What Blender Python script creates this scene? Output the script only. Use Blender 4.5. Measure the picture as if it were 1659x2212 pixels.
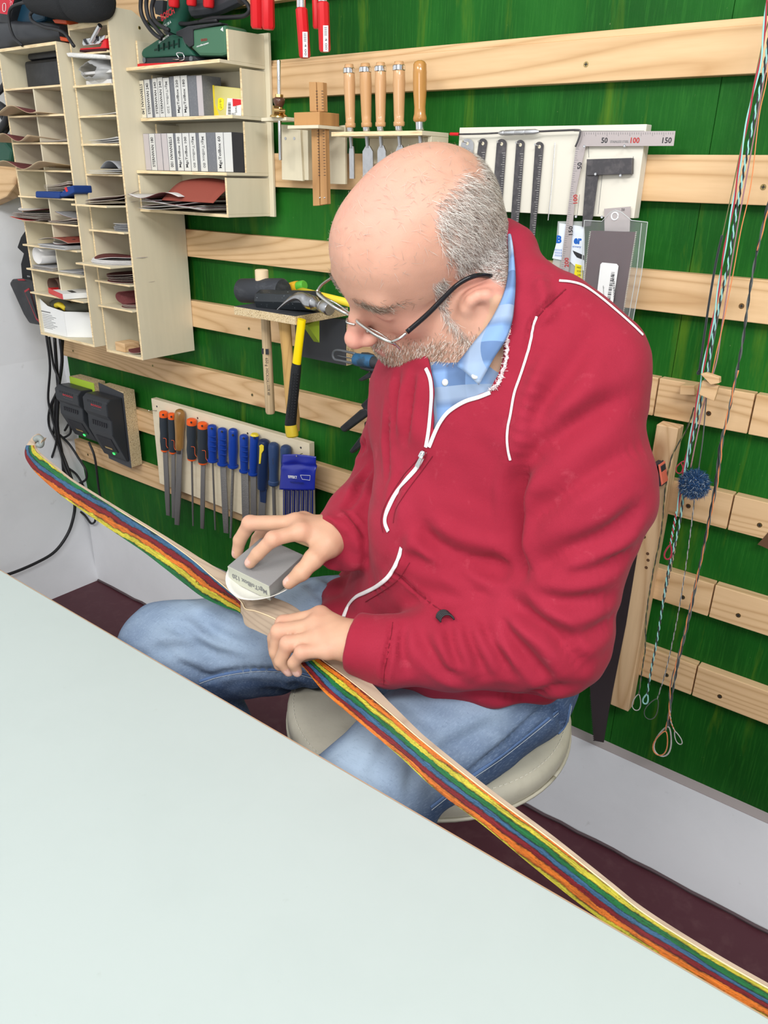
import bpy, bmesh, math, random
import numpy as np
from mathutils import Vector, Matrix, Quaternion
from mathutils.bvhtree import BVHTree
for o in list(bpy.data.objects): bpy.data.objects.remove(o)
random.seed(7); rng = np.random.default_rng(7)
SC = bpy.context.scene; COL = SC.collection
# ---------------------------------------------------------------- camera
FPX, YAW, PIT, ROL = 1685.89, 0.6529, 0.4083, 0.0223
CAMP = np.array([2.1976, -1.3268, 1.2991])
CF = np.array([-math.sin(YAW)*math.cos(PIT), math.cos(YAW)*math.cos(PIT), -math.sin(PIT)])
_R = np.array([math.cos(YAW), math.sin(YAW), 0.0]); _U = np.cross(_R, CF)
CR = math.cos(ROL)*_R+math.sin(ROL)*_U; CU = -math.sin(ROL)*_R+math.cos(ROL)*_U
cam = bpy.data.cameras.new('camera'); camo = bpy.data.objects.new('camera', cam); COL.objects.link(camo)
cam.sensor_fit = 'HORIZONTAL'; cam.sensor_width = 36.0; cam.lens = FPX/1659*36.0; cam.clip_start = 0.02
M = Matrix([[CR[i], CU[i], -CF[i]] for i in range(3)]).to_4x4(); M.translation = Vector(CAMP)
camo.matrix_world = M; SC.camera = camo
# ---------------------------------------------------------------- world, lights, exposure
SC.view_settings.view_transform = 'Standard'; SC.view_settings.look = 'None'
SC.view_settings.exposure = 0.0; SC.view_settings.gamma = 1.0; SC.view_settings.use_curve_mapping = False
w = bpy.data.worlds.new('room_light'); SC.world = w; w.use_nodes = True
w.node_tree.nodes['Background'].inputs[0].default_value = (0.93, 0.97, 1.0, 1)
w.node_tree.nodes['Background'].inputs[1].default_value = 0.55
def area(name, loc, target, sx, sy, watt, col):
    l = bpy.data.lights.new(name, 'AREA'); l.shape = 'RECTANGLE'; l.size = sx; l.size_y = sy; l.energy = watt; l.color = col
    o = bpy.data.objects.new(name, l); COL.objects.link(o); o.location = loc
    o.rotation_euler = (Vector(target)-Vector(loc)).to_track_quat('-Z', 'Y').to_euler(); return o
area('ceiling_lamp_main', (2.2, -1.35, 2.75), (1.7, -0.4, 0.7), 1.2, 0.25, 8, (1.0, 0.97, 0.93))
area('ceiling_lamp_side', (1.2, -2.6, 2.65), (1.4, -0.2, 0.7), 1.4, 0.3, 32, (1.0, 0.98, 0.96))
area('ceiling_lamp_right', (3.1, -1.8, 2.6), (1.5, -0.3, 0.4), 1.3, 0.3, 42, (0.97, 0.99, 1.0))
area('added_fill_light', (2.9, -3.8, 1.6), (1.3, -0.2, 0.6), 1.6, 1.2, 40, (0.95, 0.98, 1.0))  # low fill added to brighten upright surfaces, no window modelled
# ---------------------------------------------------------------- pixel <-> world
def at(u, v, x=None, y=None, z=None, d=None):
    r = CF+CR*(u-829.5)/FPX-CU*(v-1106)/FPX
    if x is not None: t = (x-CAMP[0])/r[0]
    elif y is not None: t = (y-CAMP[1])/r[1]
    elif z is not None: t = (z-CAMP[2])/r[2]
    else: t = d
    return CAMP+r*t
def depth(P): return float((np.asarray(P)-CAMP)@CF)
def px(P):
    Q = np.asarray(P, float)-CAMP; z = Q@CF
    return np.stack([829.5+FPX*(Q@CR)/z, 1106-FPX*(Q@CU)/z], -1)
def camv(a, b, c): return CR*a+CU*b-CF*c   # right, up, toward viewer
# ---------------------------------------------------------------- materials
MATS = {}
def mat(name, col, rough=0.6, metal=0.0, **k):
    if name in MATS: return MATS[name]
    m = bpy.data.materials.new(name); m.use_nodes = True; N = m.node_tree.nodes; L = m.node_tree.links
    b = N['Principled BSDF']; MATS[name] = m
    b.inputs['Roughness'].default_value = rough; b.inputs['Metallic'].default_value = metal
    b.inputs['Base Color'].default_value = (*col, 1)
    b.inputs['Specular IOR Level'].default_value = .5 if metal > .3 else .3
    if 'spec' in k: b.inputs['Specular IOR Level'].default_value = k['spec']
    if 'alpha' in k: b.inputs['Alpha'].default_value = k['alpha']
    if 'trans' in k: b.inputs['Transmission Weight'].default_value = k['trans']
    if 'sheen' in k: b.inputs['Sheen Weight'].default_value = k['sheen']
    if 'coat' in k: b.inputs['Coat Weight'].default_value = k['coat']
    if 'sss' in k:
        b.inputs['Subsurface Weight'].default_value = k['sss']; b.inputs['Subsurface Radius'].default_value = (0.012, 0.004, 0.002)
        b.inputs['Subsurface Scale'].default_value = 1.0
    if 'emit' in k:
        b.inputs['Emission Color'].default_value = (*k['emit'], 1); b.inputs['Emission Strength'].default_value = k.get('estr', 1)
    tc = N.new('ShaderNodeTexCoord')
    def noise(scale, detail=3, sc3=(1, 1, 1), rough=0.5, dist=0.0):
        mp = N.new('ShaderNodeMapping'); mp.inputs['Scale'].default_value = sc3
        L.new(tc.outputs['Object'], mp.inputs[0]); n = N.new('ShaderNodeTexNoise')
        n.inputs['Scale'].default_value = scale; n.inputs['Detail'].default_value = detail
        n.inputs['Roughness'].default_value = rough; n.inputs['Distortion'].default_value = dist
        L.new(mp.outputs[0], n.inputs['Vector']); return n.outputs['Fac']
    src = None
    if 'vcol' in k:
        a = N.new('ShaderNodeAttribute'); a.attribute_name = k['vcol']; src = a.outputs['Color']
    elif 'ramp' in k:   # ramp=(scale, sc3, [(pos,col)...], dist)
        sc, s3, stops, ds = k['ramp']; r = N.new('ShaderNodeValToRGB'); el = r.color_ramp.elements
        while len(el) < len(stops): el.new(0.5)
        for e, (p_, c_) in zip(el, stops): e.position = p_; e.color = (*c_, 1)
        L.new(noise(sc, 4, s3, 0.55, ds), r.inputs[0]); src = r.outputs[0]
    for (sc, s3, c2, lo, hi, amt) in k.get('over', []):   # layered noise overlays
        r = N.new('ShaderNodeMapRange'); r.inputs[1].default_value = lo; r.inputs[2].default_value = hi; r.inputs[4].default_value = amt
        L.new(noise(sc, 5, s3, 0.6, 0.3), r.inputs[0])
        mx = N.new('ShaderNodeMix'); mx.data_type = 'RGBA'; L.new(r.outputs[0], mx.inputs[0])
        if src is None: mx.inputs[6].default_value = (*col, 1)
        else: L.new(src, mx.inputs[6])
        mx.inputs[7].default_value = (*c2, 1); src = mx.outputs[2]
    if src is not None: L.new(src, b.inputs['Base Color'])
    if 'bump' in k:
        prev = None
        bl = k['bump'] if isinstance(k['bump'], list) else [k['bump']]
        for (sc, s3, st, dd) in bl:
            bn = N.new('ShaderNodeBump'); bn.inputs['Strength'].default_value = st; bn.inputs['Distance'].default_value = dd
            L.new(noise(sc, 4, s3), bn.inputs['Height'])
            if prev: L.new(prev, bn.inputs['Normal'])
            prev = bn.outputs[0]
        L.new(prev, b.inputs['Normal'])
    return m
def wood_mat(name, base, dark, axis='x', ringscale=1.0, knots=True, rough=0.6):
    """long grained softwood: stretched rings, fine streaks and a few knots"""
    if name in MATS: return MATS[name]
    m = mat(name, base, rough); N = m.node_tree.nodes; L = m.node_tree.links; b = N['Principled BSDF']
    tc = N.new('ShaderNodeTexCoord'); mp = N.new('ShaderNodeMapping'); L.new(tc.outputs['Object'], mp.inputs[0])
    s = {'x': (0.5, 6, 6), 'z': (6, 6, 0.5), 'y': (6, 0.5, 6)}[axis]; mp.inputs['Scale'].default_value = s
    oi = N.new('ShaderNodeObjectInfo'); ad = N.new('ShaderNodeVectorMath'); ad.operation = 'ADD'
    mu = N.new('ShaderNodeVectorMath'); mu.operation = 'SCALE'; mu.inputs[3].default_value = 0.0
    L.new(mp.outputs[0], ad.inputs[0]); 
    cmb = N.new('ShaderNodeCombineXYZ'); 
    for i in range(3): 
        mm = N.new('ShaderNodeMath'); mm.operation = 'MULTIPLY'; mm.inputs[1].default_value = (17.0, 3.0, 11.0)[i]
        L.new(oi.outputs['Random'], mm.inputs[0]); L.new(mm.outputs[0], cmb.inputs[i])
    L.new(cmb.outputs[0], ad.inputs[1])
    wv = N.new('ShaderNodeTexNoise'); wv.inputs['Scale'].default_value = 1.1*ringscale; wv.inputs['Detail'].default_value = 1; L.new(ad.outputs[0], wv.inputs['Vector'])
    fr = N.new('ShaderNodeMath'); fr.operation = 'MULTIPLY'; fr.inputs[1].default_value = 26; L.new(wv.outputs['Fac'], fr.inputs[0])
    sn = N.new('ShaderNodeMath'); sn.operation = 'PINGPONG'; sn.inputs[1].default_value = 0.5; L.new(fr.outputs[0], sn.inputs[0])
    pw = N.new('ShaderNodeMath'); pw.operation = 'POWER'; pw.inputs[1].default_value = 3.0
    m2 = N.new('ShaderNodeMath'); m2.operation = 'MULTIPLY'; m2.inputs[1].default_value = 2.0; L.new(sn.outputs[0], m2.inputs[0]); L.new(m2.outputs[0], pw.inputs[0])
    fn = N.new('ShaderNodeTexNoise'); fn.inputs['Scale'].default_value = 30; fn.inputs['Detail'].default_value = 3; L.new(ad.outputs[0], fn.inputs['Vector'])
    md = N.new('ShaderNodeMath'); md.operation = 'MULTIPLY'; L.new(pw.outputs[0], md.inputs[0]); md.inputs[1].default_value = 0.55
    mf = N.new('ShaderNodeMath'); mf.operation = 'MULTIPLY_ADD'; L.new(fn.outputs['Fac'], mf.inputs[0]); mf.inputs[1].default_value = 0.35; L.new(md.outputs[0], mf.inputs[2])
    mx = N.new('ShaderNodeMix'); mx.data_type = 'RGBA'; mx.inputs[6].default_value = (*base, 1); mx.inputs[7].default_value = (*dark, 1)
    L.new(mf.outputs[0], mx.inputs[0]); src = mx.outputs[2]
    if knots:
        vo = N.new('ShaderNodeTexVoronoi'); vo.inputs['Scale'].default_value = 1.0; vo.inputs['Randomness'].default_value = 1.0
        mk = N.new('ShaderNodeMapping'); mk.inputs['Scale'].default_value = {'x': (3.2, 7, 7), 'z': (7, 7, 3.2), 'y': (7, 3.2, 7)}[axis]; L.new(tc.outputs['Object'], mk.inputs[0])
        a2 = N.new('ShaderNodeVectorMath'); L.new(mk.outputs[0], a2.inputs[0]); L.new(cmb.outputs[0], a2.inputs[1]); L.new(a2.outputs[0], vo.inputs['Vector'])
        mr = N.new('ShaderNodeMapRange'); mr.inputs[1].default_value = 0.05; mr.inputs[2].default_value = 0.13; mr.inputs[3].default_value = 0.75; mr.inputs[4].default_value = 0.0
        L.new(vo.outputs['Distance'], mr.inputs[0])
        mz = N.new('ShaderNodeMix'); mz.data_type = 'RGBA'; L.new(mr.outputs[0], mz.inputs[0]); L.new(src, mz.inputs[6]); mz.inputs[7].default_value = (0.33, 0.15, 0.06, 1); src = mz.outputs[2]
    L.new(src, b.inputs['Base Color'])
    bn = N.new('ShaderNodeBump'); bn.inputs['Strength'].default_value = 0.15; bn.inputs['Distance'].default_value = 0.0006; L.new(mf.outputs[0], bn.inputs['Height']); L.new(bn.outputs[0], b.inputs['Normal'])
    return m
PINE = wood_mat('pine', (0.76, 0.52, 0.29), (0.45, 0.25, 0.10))
PINEV = wood_mat('pine_upright', (0.80, 0.56, 0.33), (0.48, 0.27, 0.12), 'z', 0.8)
PLY = mat('birch_plywood', (0.70, 0.62, 0.45), 0.6, over=[(3, (1, 1, 1), (0.60, 0.56, 0.42), .4, .7, .7), (40, (1, 1, .1), (0.78, 0.70, 0.52), .4, .8, .5)])
PLYE = mat('plywood_edge', (0.83, 0.66, 0.40), 0.6, over=[(300, (.1, .1, 1), (0.50, 0.33, 0.16), .45, .65, .6)])
OAK = mat('beech_oiled', (0.52, 0.27, 0.10), 0.45, over=[(30, (1, 1, .12), (0.28, 0.13, 0.05), .45, .75, .7)])
ASH = mat('ash_handle', (0.60, 0.34, 0.16), 0.35, over=[(26, (1, 1, .15), (0.42, 0.20, 0.08), .45, .75, .8)], coat=.3)
STEEL = mat('steel', (0.55, 0.55, 0.56), 0.3, 1.0, over=[(60, (1, 1, 1), (0.35, 0.35, 0.36), .4, .7, .5)])
CHROME = mat('chrome', (0.75, 0.75, 0.76), 0.15, 1.0)
DSTEEL = mat('dark_steel', (0.085, 0.08, 0.085), 0.42, 0.6, over=[(80, (1, 1, 1), (0.20, 0.18, 0.18), .45, .7, .5)])
BRASS = mat('brass', (0.72, 0.50, 0.20), 0.25, 1.0)
BLACK = mat('black_plastic', (0.022, 0.023, 0.026), 0.4, over=[(50, (1, 1, 1), (0.05, 0.05, 0.055), .4, .8, .6)])
RUBBER = mat('black_rubber', (0.018, 0.018, 0.02), 0.6, bump=(300, (1, 1, 1), .2, .001))
CABLE = mat('cable_black', (0.02, 0.02, 0.022), 0.45)
RED = mat('red_plastic', (0.62, 0.015, 0.02), 0.35)
INK = mat('ink_black', (0.03, 0.03, 0.035), 0.6)
INKG = mat('ink_grey', (0.20, 0.20, 0.20), 0.6)
INKR = mat('ink_red', (0.45, 0.03, 0.03), 0.6)
PAPER = mat('white_paper', (0.78, 0.78, 0.76), 0.6)
# ---------------------------------------------------------------- mesh builder
class MB:
    def __init__(s): s.v = []; s.f = []; s.m = []
    def add(s, V, F, mi=0):
        o = len(s.v); s.v += [tuple(map(float, p)) for p in V]; s.f += [tuple(i+o for i in f) for f in F]; s.m += [mi]*len(F); return s
    def box(s, c, size, R=None, mi=0, taper=None):
        h = np.array(size, float)/2; V = []
        for sx, sy, sz in ((-1, -1, -1), (1, -1, -1), (1, 1, -1), (-1, 1, -1), (-1, -1, 1), (1, -1, 1), (1, 1, 1), (-1, 1, 1)):
            q = np.array([sx, sy, sz])*h
            if taper and sz > 0: q[0] *= taper[0]; q[1] *= taper[1]
            if R is not None: q = R@q
            V.append(np.asarray(c)+q)
        return s.add(V, [(3, 2, 1, 0), (4, 5, 6, 7), (0, 1, 5, 4), (1, 2, 6, 5), (2, 3, 7, 6), (3, 0, 4, 7)], mi)
    def bb(s, x0, x1, y0, y1, z0, z1, mi=0): return s.box(((x0+x1)/2, (y0+y1)/2, (z0+z1)/2), (x1-x0, y1-y0, z1-z0), mi=mi)
    def prism(s, P, vec, mi=0):
        P = [np.asarray(p, float) for p in P]; n = len(P); vec = np.asarray(vec, float)
        nn = sum((np.cross(P[i]-P[0], P[(i+1) % n]-P[0]) for i in range(n)), np.zeros(3))
        if nn@vec > 0: P = P[::-1]
        V = P+[p+vec for p in P]
        return s.add(V, [tuple(range(n)), tuple(range(2*n-1, n-1, -1))]+[((i+1) % n, i, n+i, n+(i+1) % n) for i in range(n)], mi)
    def tube(s, pts, r, seg=8, mi=0, cap=True, flat=1.0, up=None):
        pts = [np.asarray(p, float) for p in pts]; n = len(pts); rr = list(r) if hasattr(r, '__len__') else [r]*n
        T = [pts[min(i+1, n-1)]-pts[max(i-1, 0)] for i in range(n)]; T = [t/(np.linalg.norm(t)+1e-12) for t in T]
        a = np.array(up, float) if up is not None else (np.array([0, 0, 1.]) if abs(T[0][2]) < .9 else np.array([0, 1., 0]))
        N = a-T[0]*(a@T[0]); N /= np.linalg.norm(N); V = []
        for i in range(n):
            N = N-T[i]*(N@T[i]); N /= np.linalg.norm(N)+1e-12; B = np.cross(T[i], N)
            for k in range(seg):
                t = 2*math.pi*k/seg; V.append(pts[i]+rr[i]*(math.cos(t)*N*flat+math.sin(t)*B))
        F = [(i*seg+k, i*seg+(k+1) % seg, (i+1)*seg+(k+1) % seg, (i+1)*seg+k) for i in range(n-1) for k in range(seg)]
        if cap: F += [tuple(range(seg-1, -1, -1)), tuple((n-1)*seg+k for k in range(seg))]
        return s.add(V, F, mi)
    def lathe(s, a, b, prof, seg=16, mi=0, ell=1.0, up=None):
        a = np.asarray(a, float); b = np.asarray(b, float)
        return s.tube([a+(b-a)*t for t, r in prof], [max(r, 1e-4) for t, r in prof], seg, mi, True, ell, up)
    def sheet(s, G, th, mi=0):
        """grid of points (rows x cols) thickened both ways"""
        G = np.asarray(G, float); n, m = G.shape[:2]
        du = np.gradient(G, axis=0); dv = np.gradient(G, axis=1); N = np.cross(du, dv); N /= np.linalg.norm(N, axis=2, keepdims=True)+1e-12
        A = (G+N*th/2).reshape(-1, 3); B = (G-N*th/2).reshape(-1, 3); k = n*m; F = []
        for i in range(n-1):
            for j in range(m-1):
                q = i*m+j; F += [(q, q+m, q+m+1, q+1), (k+q, k+q+1, k+q+m+1, k+q+m)]
        ring = [j for j in range(m)]+[i*m+m-1 for i in range(1, n)]+[(n-1)*m+j for j in range(m-2, -1, -1)]+[i*m for i in range(n-2, 0, -1)]
        for a, b in zip(ring, ring[1:]+ring[:1]): F.append((a, b, k+b, k+a))
        return s.add(np.vstack([A, B]), F, mi)
def wloc(o):
    p = Vector((0, 0, 0))
    while o is not None: p = p+o.location; o = o.parent
    return p
def obj(name, mb, mats, parent=None, smooth=False, bevel=0, base=None):
    if not isinstance(mats, (list, tuple)): mats = [mats]
    V = np.array(mb.v, float)
    if parent is not None: org = np.array(wloc(parent))
    elif base is not None: org = np.array(base, float)
    else: org = np.array([(V[:, 0].min()+V[:, 0].max())/2, (V[:, 1].min()+V[:, 1].max())/2, V[:, 2].min()])
    me = bpy.data.meshes.new(name); me.from_pydata([tuple(p) for p in V-org], [], mb.f)
    for m_ in mats: me.materials.append(m_)
    if len(mats) > 1: me.polygons.foreach_set('material_index', mb.m)
    if smooth: me.polygons.foreach_set('use_smooth', [True]*len(me.polygons))
    me.update(); o = bpy.data.objects.new(name, me); COL.objects.link(o)
    if parent is not None: o.parent = parent
    else: o.location = org
    if bevel:
        md = o.modifiers.new('edge_round', 'BEVEL'); md.width = bevel; md.segments = 2; md.limit_method = 'ANGLE'; md.angle_limit = .6
    if smooth == 'auto':
        md = o.modifiers.new('sharp', 'EDGE_SPLIT'); md.split_angle = math.radians(38)
    return o
def tag(o, label, cat, group=None, kind=None):
    if label: o['label'] = label
    if cat: o['category'] = cat
    if group: o['group'] = group
    if kind: o['kind'] = kind
    return o
def thing(name, label, cat, loc, group=None):
    o = bpy.data.objects.new(name, None); COL.objects.link(o); o.location = Vector(loc); o.empty_display_size = .03
    return tag(o, label, cat, group)
def struct(name, mb, m, parent=None, **k):
    o = obj(name, mb, m, parent, **k)
    if parent is None: o['kind'] = 'structure'
    return o
def copy_tree(o, loc=None, parent=None, rot=None):
    c = o.copy(); COL.objects.link(c); c.parent = parent
    if loc is not None: c.location = loc
    if rot is not None: c.rotation_euler = rot
    for ch in list(o.children): copy_tree(ch, None, c)
    return c
def text(s, c, xdir, ydir, height, m, parent, name='lettering', lift=0.0004, width=None, bold=0, align='CENTER'):
    """flat printed lettering as a mesh lying on a surface: c centre, xdir reading direction, ydir up of letters"""
    xd = Vector(xdir).normalized(); yd = Vector(ydir); yd = (yd-xd*yd.dot(xd)).normalized(); n = xd.cross(yd)
    cu = bpy.data.curves.new(name, 'FONT'); cu.body = s; cu.size = 1; cu.align_x = 'CENTER'; cu.align_y = 'CENTER'; cu.offset = bold; cu.resolution_u = 2
    t = bpy.data.objects.new(name, cu); COL.objects.link(t)
    dg = bpy.context.evaluated_depsgraph_get(); me = bpy.data.meshes.new_from_object(t.evaluated_get(dg)); bpy.data.objects.remove(t)
    V = np.zeros(len(me.vertices)*3); me.vertices.foreach_get('co', V); V = V.reshape(-1, 3)
    lo = V.min(0); hi = V.max(0); V = V-(lo+hi)/2; k = height/(hi[1]-lo[1]); kx = k if width is None else width/(hi[0]-lo[0])
    W_ = np.array(c)+np.outer(V[:, 0]*kx, xd)+np.outer(V[:, 1]*k, yd)+np.array(n)*lift
    mb = MB(); mb.add(W_, [tuple(p.vertices) for p in me.polygons]); bpy.data.meshes.remove(me)
    o = obj(name, mb, m, parent); return o
X_, Y_, Z_ = np.eye(3)
def poly(pts, y): return [at(u, v, y=y) for u, v in pts]
def plate(pts, y, th, mb=None, mi=0):
    """outline seen in the plane y, cut from a sheet of thickness th behind it"""
    mb = mb or MB(); return mb.prism(poly(pts, y), (0, th, 0), mi)
def spl(P, n=8):
    """Catmull-Rom through points"""
    P = [np.asarray(p, float) for p in P]; Q = [2*P[0]-P[1]]+P+[2*P[-1]-P[-2]]; out = []
    for i in range(1, len(Q)-2):
        for k in range(n):
            t = k/n; a, b, c, d = Q[i-1:i+3]
            out.append(.5*((2*b)+(c-a)*t+(2*a-5*b+4*c-d)*t*t+(3*b-a-3*c+d)*t**3))
    return out+[P[-1]]
# ---------------------------------------------------------------- signed-distance modelling
def R3(a): return np.asarray(a, float)
class SDF:
    def __init__(s): s.p = []
    def cone(s, a, b, r1, r2, k=.01, op=1): a, b = R3(a), R3(b); s.p.append(('c', a, b, r1, r2, k, op, (a+b)/2, np.linalg.norm(b-a)/2+max(r1, r2))); return s
    def chain(s, pts, rs, k=.01, op=1, k0=None):
        for i in range(len(pts)-1): s.cone(pts[i], pts[i+1], rs[i], rs[i+1], (k0 if (k0 is not None and i == 0) else k), op)
        return s
    def ell(s, c, r, A=None, k=.01, op=1):
        """A: 3x3 rows = local axes in world"""
        s.p.append(('e', R3(c), R3(r), np.eye(3) if A is None else R3(A), 0, k, op, R3(c), max(r))); return s
    def box(s, c, h, A=None, rad=.002, k=.005, op=1):
        s.p.append(('b', R3(c), R3(h), np.eye(3) if A is None else R3(A), rad, k, op, R3(c), float(np.linalg.norm(h))+rad)); return s
    def d1(s, q, P):
        if q[0] == 'c':
            a, b, r1, r2 = q[1:5]; ab = b-a; l2 = ab@ab; t = np.clip(((P-a)@ab)/l2, 0, 1)
            # sloped correction of a tapered capsule
            dv = P-a-t[:, None]*ab; dist = np.sqrt((dv*dv).sum(1)); l = math.sqrt(l2); sl = (r1-r2)/l
            if abs(sl) < .9:
                t = np.clip(t+ (dist*sl/math.sqrt(1-sl*sl))/l, 0, 1) if abs(sl) > 1e-4 else t
                dv = P-a-t[:, None]*ab; dist = np.sqrt((dv*dv).sum(1))
            return dist-(r1+(r2-r1)*t)
        Q = (P-q[1])@q[3].T
        if q[0] == 'e':
            k0 = np.sqrt(((Q/q[2])**2).sum(1)); k1 = np.sqrt(((Q/q[2]**2)**2).sum(1)); return np.where(k1 > 1e-9, k0*(k0-1)/np.maximum(k1, 1e-9), -min(q[2]))
        D = np.abs(Q)-q[2]; return np.sqrt((np.maximum(D, 0)**2).sum(1))+np.minimum(D.max(1), 0)-q[4]
    def ev(s, P, prims=None):
        d = np.full(len(P), 10.0)
        for q in (s.p if prims is None else prims):
            e = s.d1(q, P); k = q[5]
            if q[6] > 0:
                h = np.maximum(k-np.abs(d-e), 0)/k; d = np.minimum(d, e)-h*h*k*.25
            else:
                e = -e; h = np.maximum(k-np.abs(d-e), 0)/k; d = np.maximum(d, e)+h*h*k*.25
        return d
    def mesh(s, vx, disp=None):
        B = 12; bs = B*vx; lo = np.min([q[7]-q[8]-.02 for q in s.p if q[6] > 0], 0); hi = np.max([q[7]+q[8]+.02 for q in s.p if q[6] > 0], 0)
        n = np.ceil((hi-lo)/bs).astype(int); g = np.stack(np.meshgrid(*[np.arange(k) for k in n], indexing='ij'), -1).reshape(-1, 3)
        cen = lo+(g+.5)*bs; half = bs*math.sqrt(3)/2; dc = np.concatenate([s.ev(cen[i:i+20000]) for i in range(0, len(cen), 20000)])
        keep = g[np.abs(dc) < half*2.2+.02]; N = np.array(n*B+2, dtype=np.int64)
        def hid(I): return (I[:, 0]*N[1]+I[:, 1])*N[2]+I[:, 2]
        loc = np.stack(np.meshgrid(*[np.arange(B+1)]*3, indexing='ij'), -1).reshape(-1, 3)
        cid = []; cv = []; edges = []; km = max(q[5] for q in s.p)
        E = [((0, 0, 0), a) for a in range(3)]
        for gb in keep:
            I = gb*B+loc; P = lo+I*vx; c = lo+(gb+.5)*bs
            pr = [q for q in s.p if np.linalg.norm(q[7]-c) < q[8]+half+km*1.3+.02]
            if not pr: continue
            d = s.ev(P, pr)
            if disp is not None: d = d-disp(P, d)
            D = d.reshape(B+1, B+1, B+1); S = D < 0
            if S.all() or not S.any(): continue
            cnt = np.zeros((B, B, B)); acc = np.zeros((B, B, B, 3))
            for ax in range(3):
                o1, o2 = [a for a in range(3) if a != ax]
                sl0 = [slice(None)]*3; sl1 = [slice(None)]*3; sl0[ax] = slice(0, B); sl1[ax] = slice(1, B+1)
                d0 = D[tuple(sl0)]; d1_ = D[tuple(sl1)]; cr = (d0 < 0) != (d1_ < 0)
                t = np.where(cr, d0/np.where(cr, d0-d1_, 1), 0)
                pos = np.stack(np.meshgrid(*[np.arange(k) for k in cr.shape], indexing='ij'), -1).astype(float); pos[..., ax] += t
                for u in (0, 1):
                    for v in (0, 1):
                        sl = [slice(0, B)]*3; sl[o1] = slice(u, B+u); sl[o2] = slice(v, B+v); sl = tuple(sl)
                        cnt += cr[sl]; acc += pos[sl]*cr[sl][..., None]
                sb = [slice(0, B)]*3; crb = cr[tuple(sb)]; w_ = np.argwhere(crb)
                if len(w_): edges.append(np.column_stack([gb*B+w_, np.full(len(w_), ax), S[tuple(sb)][crb]]))
            a = np.argwhere(cnt > 0)
            cid.append(hid(gb*B+a)); cv.append(lo+(gb*B+acc[tuple(a.T)]/cnt[tuple(a.T)][:, None])*vx)
        cid = np.concatenate(cid); cv = np.concatenate(cv); o = np.argsort(cid); cid = cid[o]; cv = cv[o]; ed = np.concatenate(edges)
        F = []
        for ax in range(3):
            e = ed[ed[:, 3] == ax]; o1, o2 = (ax+1) % 3, (ax+2) % 3; q = []
            for (u, v) in ((0, 0), (1, 0), (1, 1), (0, 1)):
                I = e[:, :3].copy(); I[:, o1] -= u; I[:, o2] -= v; h = hid(I); k = np.searchsorted(cid, h); k = np.clip(k, 0, len(cid)-1); q.append(np.where(cid[k] == h, k, -1))
            q = np.stack(q, 1); ok = (q >= 0).all(1); q = q[ok]; ins = e[ok, 4] == 1
            F.append(np.where(ins[:, None], q[:, ::-1], q))
        F = np.concatenate(F)[:, ::-1]
        return cv, F
def smooth_border(V, F, it=6):
    E = np.sort(np.concatenate([F[:, [i, (i+1) % 4]] for i in range(4)]), axis=1); u, c = np.unique(E, axis=0, return_counts=True); B = u[c == 1]; V = V.copy()
    for _ in range(it):
        A = np.zeros_like(V); n = np.zeros(len(V)); np.add.at(A, B[:, 0], V[B[:, 1]]); np.add.at(A, B[:, 1], V[B[:, 0]]); np.add.at(n, B[:, 0], 1); np.add.at(n, B[:, 1], 1); m = n > 0; V[m] = .5*V[m]+.5*A[m]/n[m][:, None]
    return V
def vnormals(V, F):
    a = V[F[:, 0]]; n = np.cross(V[F[:, 2]]-a, V[F[:, 3]]-V[F[:, 1]]); N = np.zeros_like(V)
    for i in range(4): np.add.at(N, F[:, i], n)
    return N/(np.linalg.norm(N, axis=1, keepdims=True)+1e-12)
def relax(V, F, it=1, lam=.5):
    for _ in range(it):
        A = np.zeros_like(V); c = np.zeros(len(V))
        for i in range(4):
            a, b = F[:, i], F[:, (i+1) % 4]; np.add.at(A, a, V[b]); np.add.at(c, a, 1); np.add.at(A, b, V[a]); np.add.at(c, b, 1)
        V = V*(1-lam)+lam*A/np.maximum(c, 1)[:, None]
    return V
def mesh_np(name, V, F, mats, parent=None, col=None, org=None, fm=None):
    o_ = np.array(wloc(parent)) if parent is not None else (np.array(org) if org is not None else np.zeros(3))
    me = bpy.data.meshes.new(name); F = np.asarray(F); me.vertices.add(len(V)); me.vertices.foreach_set('co', (V-o_).astype(np.float32).ravel())
    k = F.shape[1]; me.loops.add(F.size); me.loops.foreach_set('vertex_index', F.astype(np.int32).ravel())
    me.polygons.add(len(F)); me.polygons.foreach_set('loop_start', np.arange(0, F.size, k, dtype=np.int32)); me.polygons.foreach_set('loop_total', np.full(len(F), k, np.int32))
    me.update(calc_edges=True); me.validate(); me.polygons.foreach_set('use_smooth', [True]*len(me.polygons))
    for m_ in (mats if isinstance(mats, (list, tuple)) else [mats]): me.materials.append(m_)
    if fm is not None: me.polygons.foreach_set('material_index', np.asarray(fm, np.int32))
    if col is not None:
        a = me.color_attributes.new('paint', 'FLOAT_COLOR', 'POINT'); a.data.foreach_set('color', np.column_stack([col, np.ones(len(col))]).astype(np.float32).ravel())
    o = bpy.data.objects.new(name, me); COL.objects.link(o)
    if parent is not None: o.parent = parent
    else: o.location = Vector(o_)
    return o
def tree(V, F): return BVHTree.FromPolygons([tuple(p) for p in V], [tuple(int(i) for i in f) for f in F])
def hit(T, u, v, dflt=None):
    r = CF+CR*(u-829.5)/FPX-CU*(v-1106)/FPX; r = r/np.linalg.norm(r)
    h = T.ray_cast(Vector(CAMP), Vector(r))
    if h[0] is None: return dflt
    return np.array(h[0]), np.array(h[1])
def ppath(P, n=6): return [tuple(q) for q in spl([(a, b, 0) for a, b in P], n)]
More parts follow.
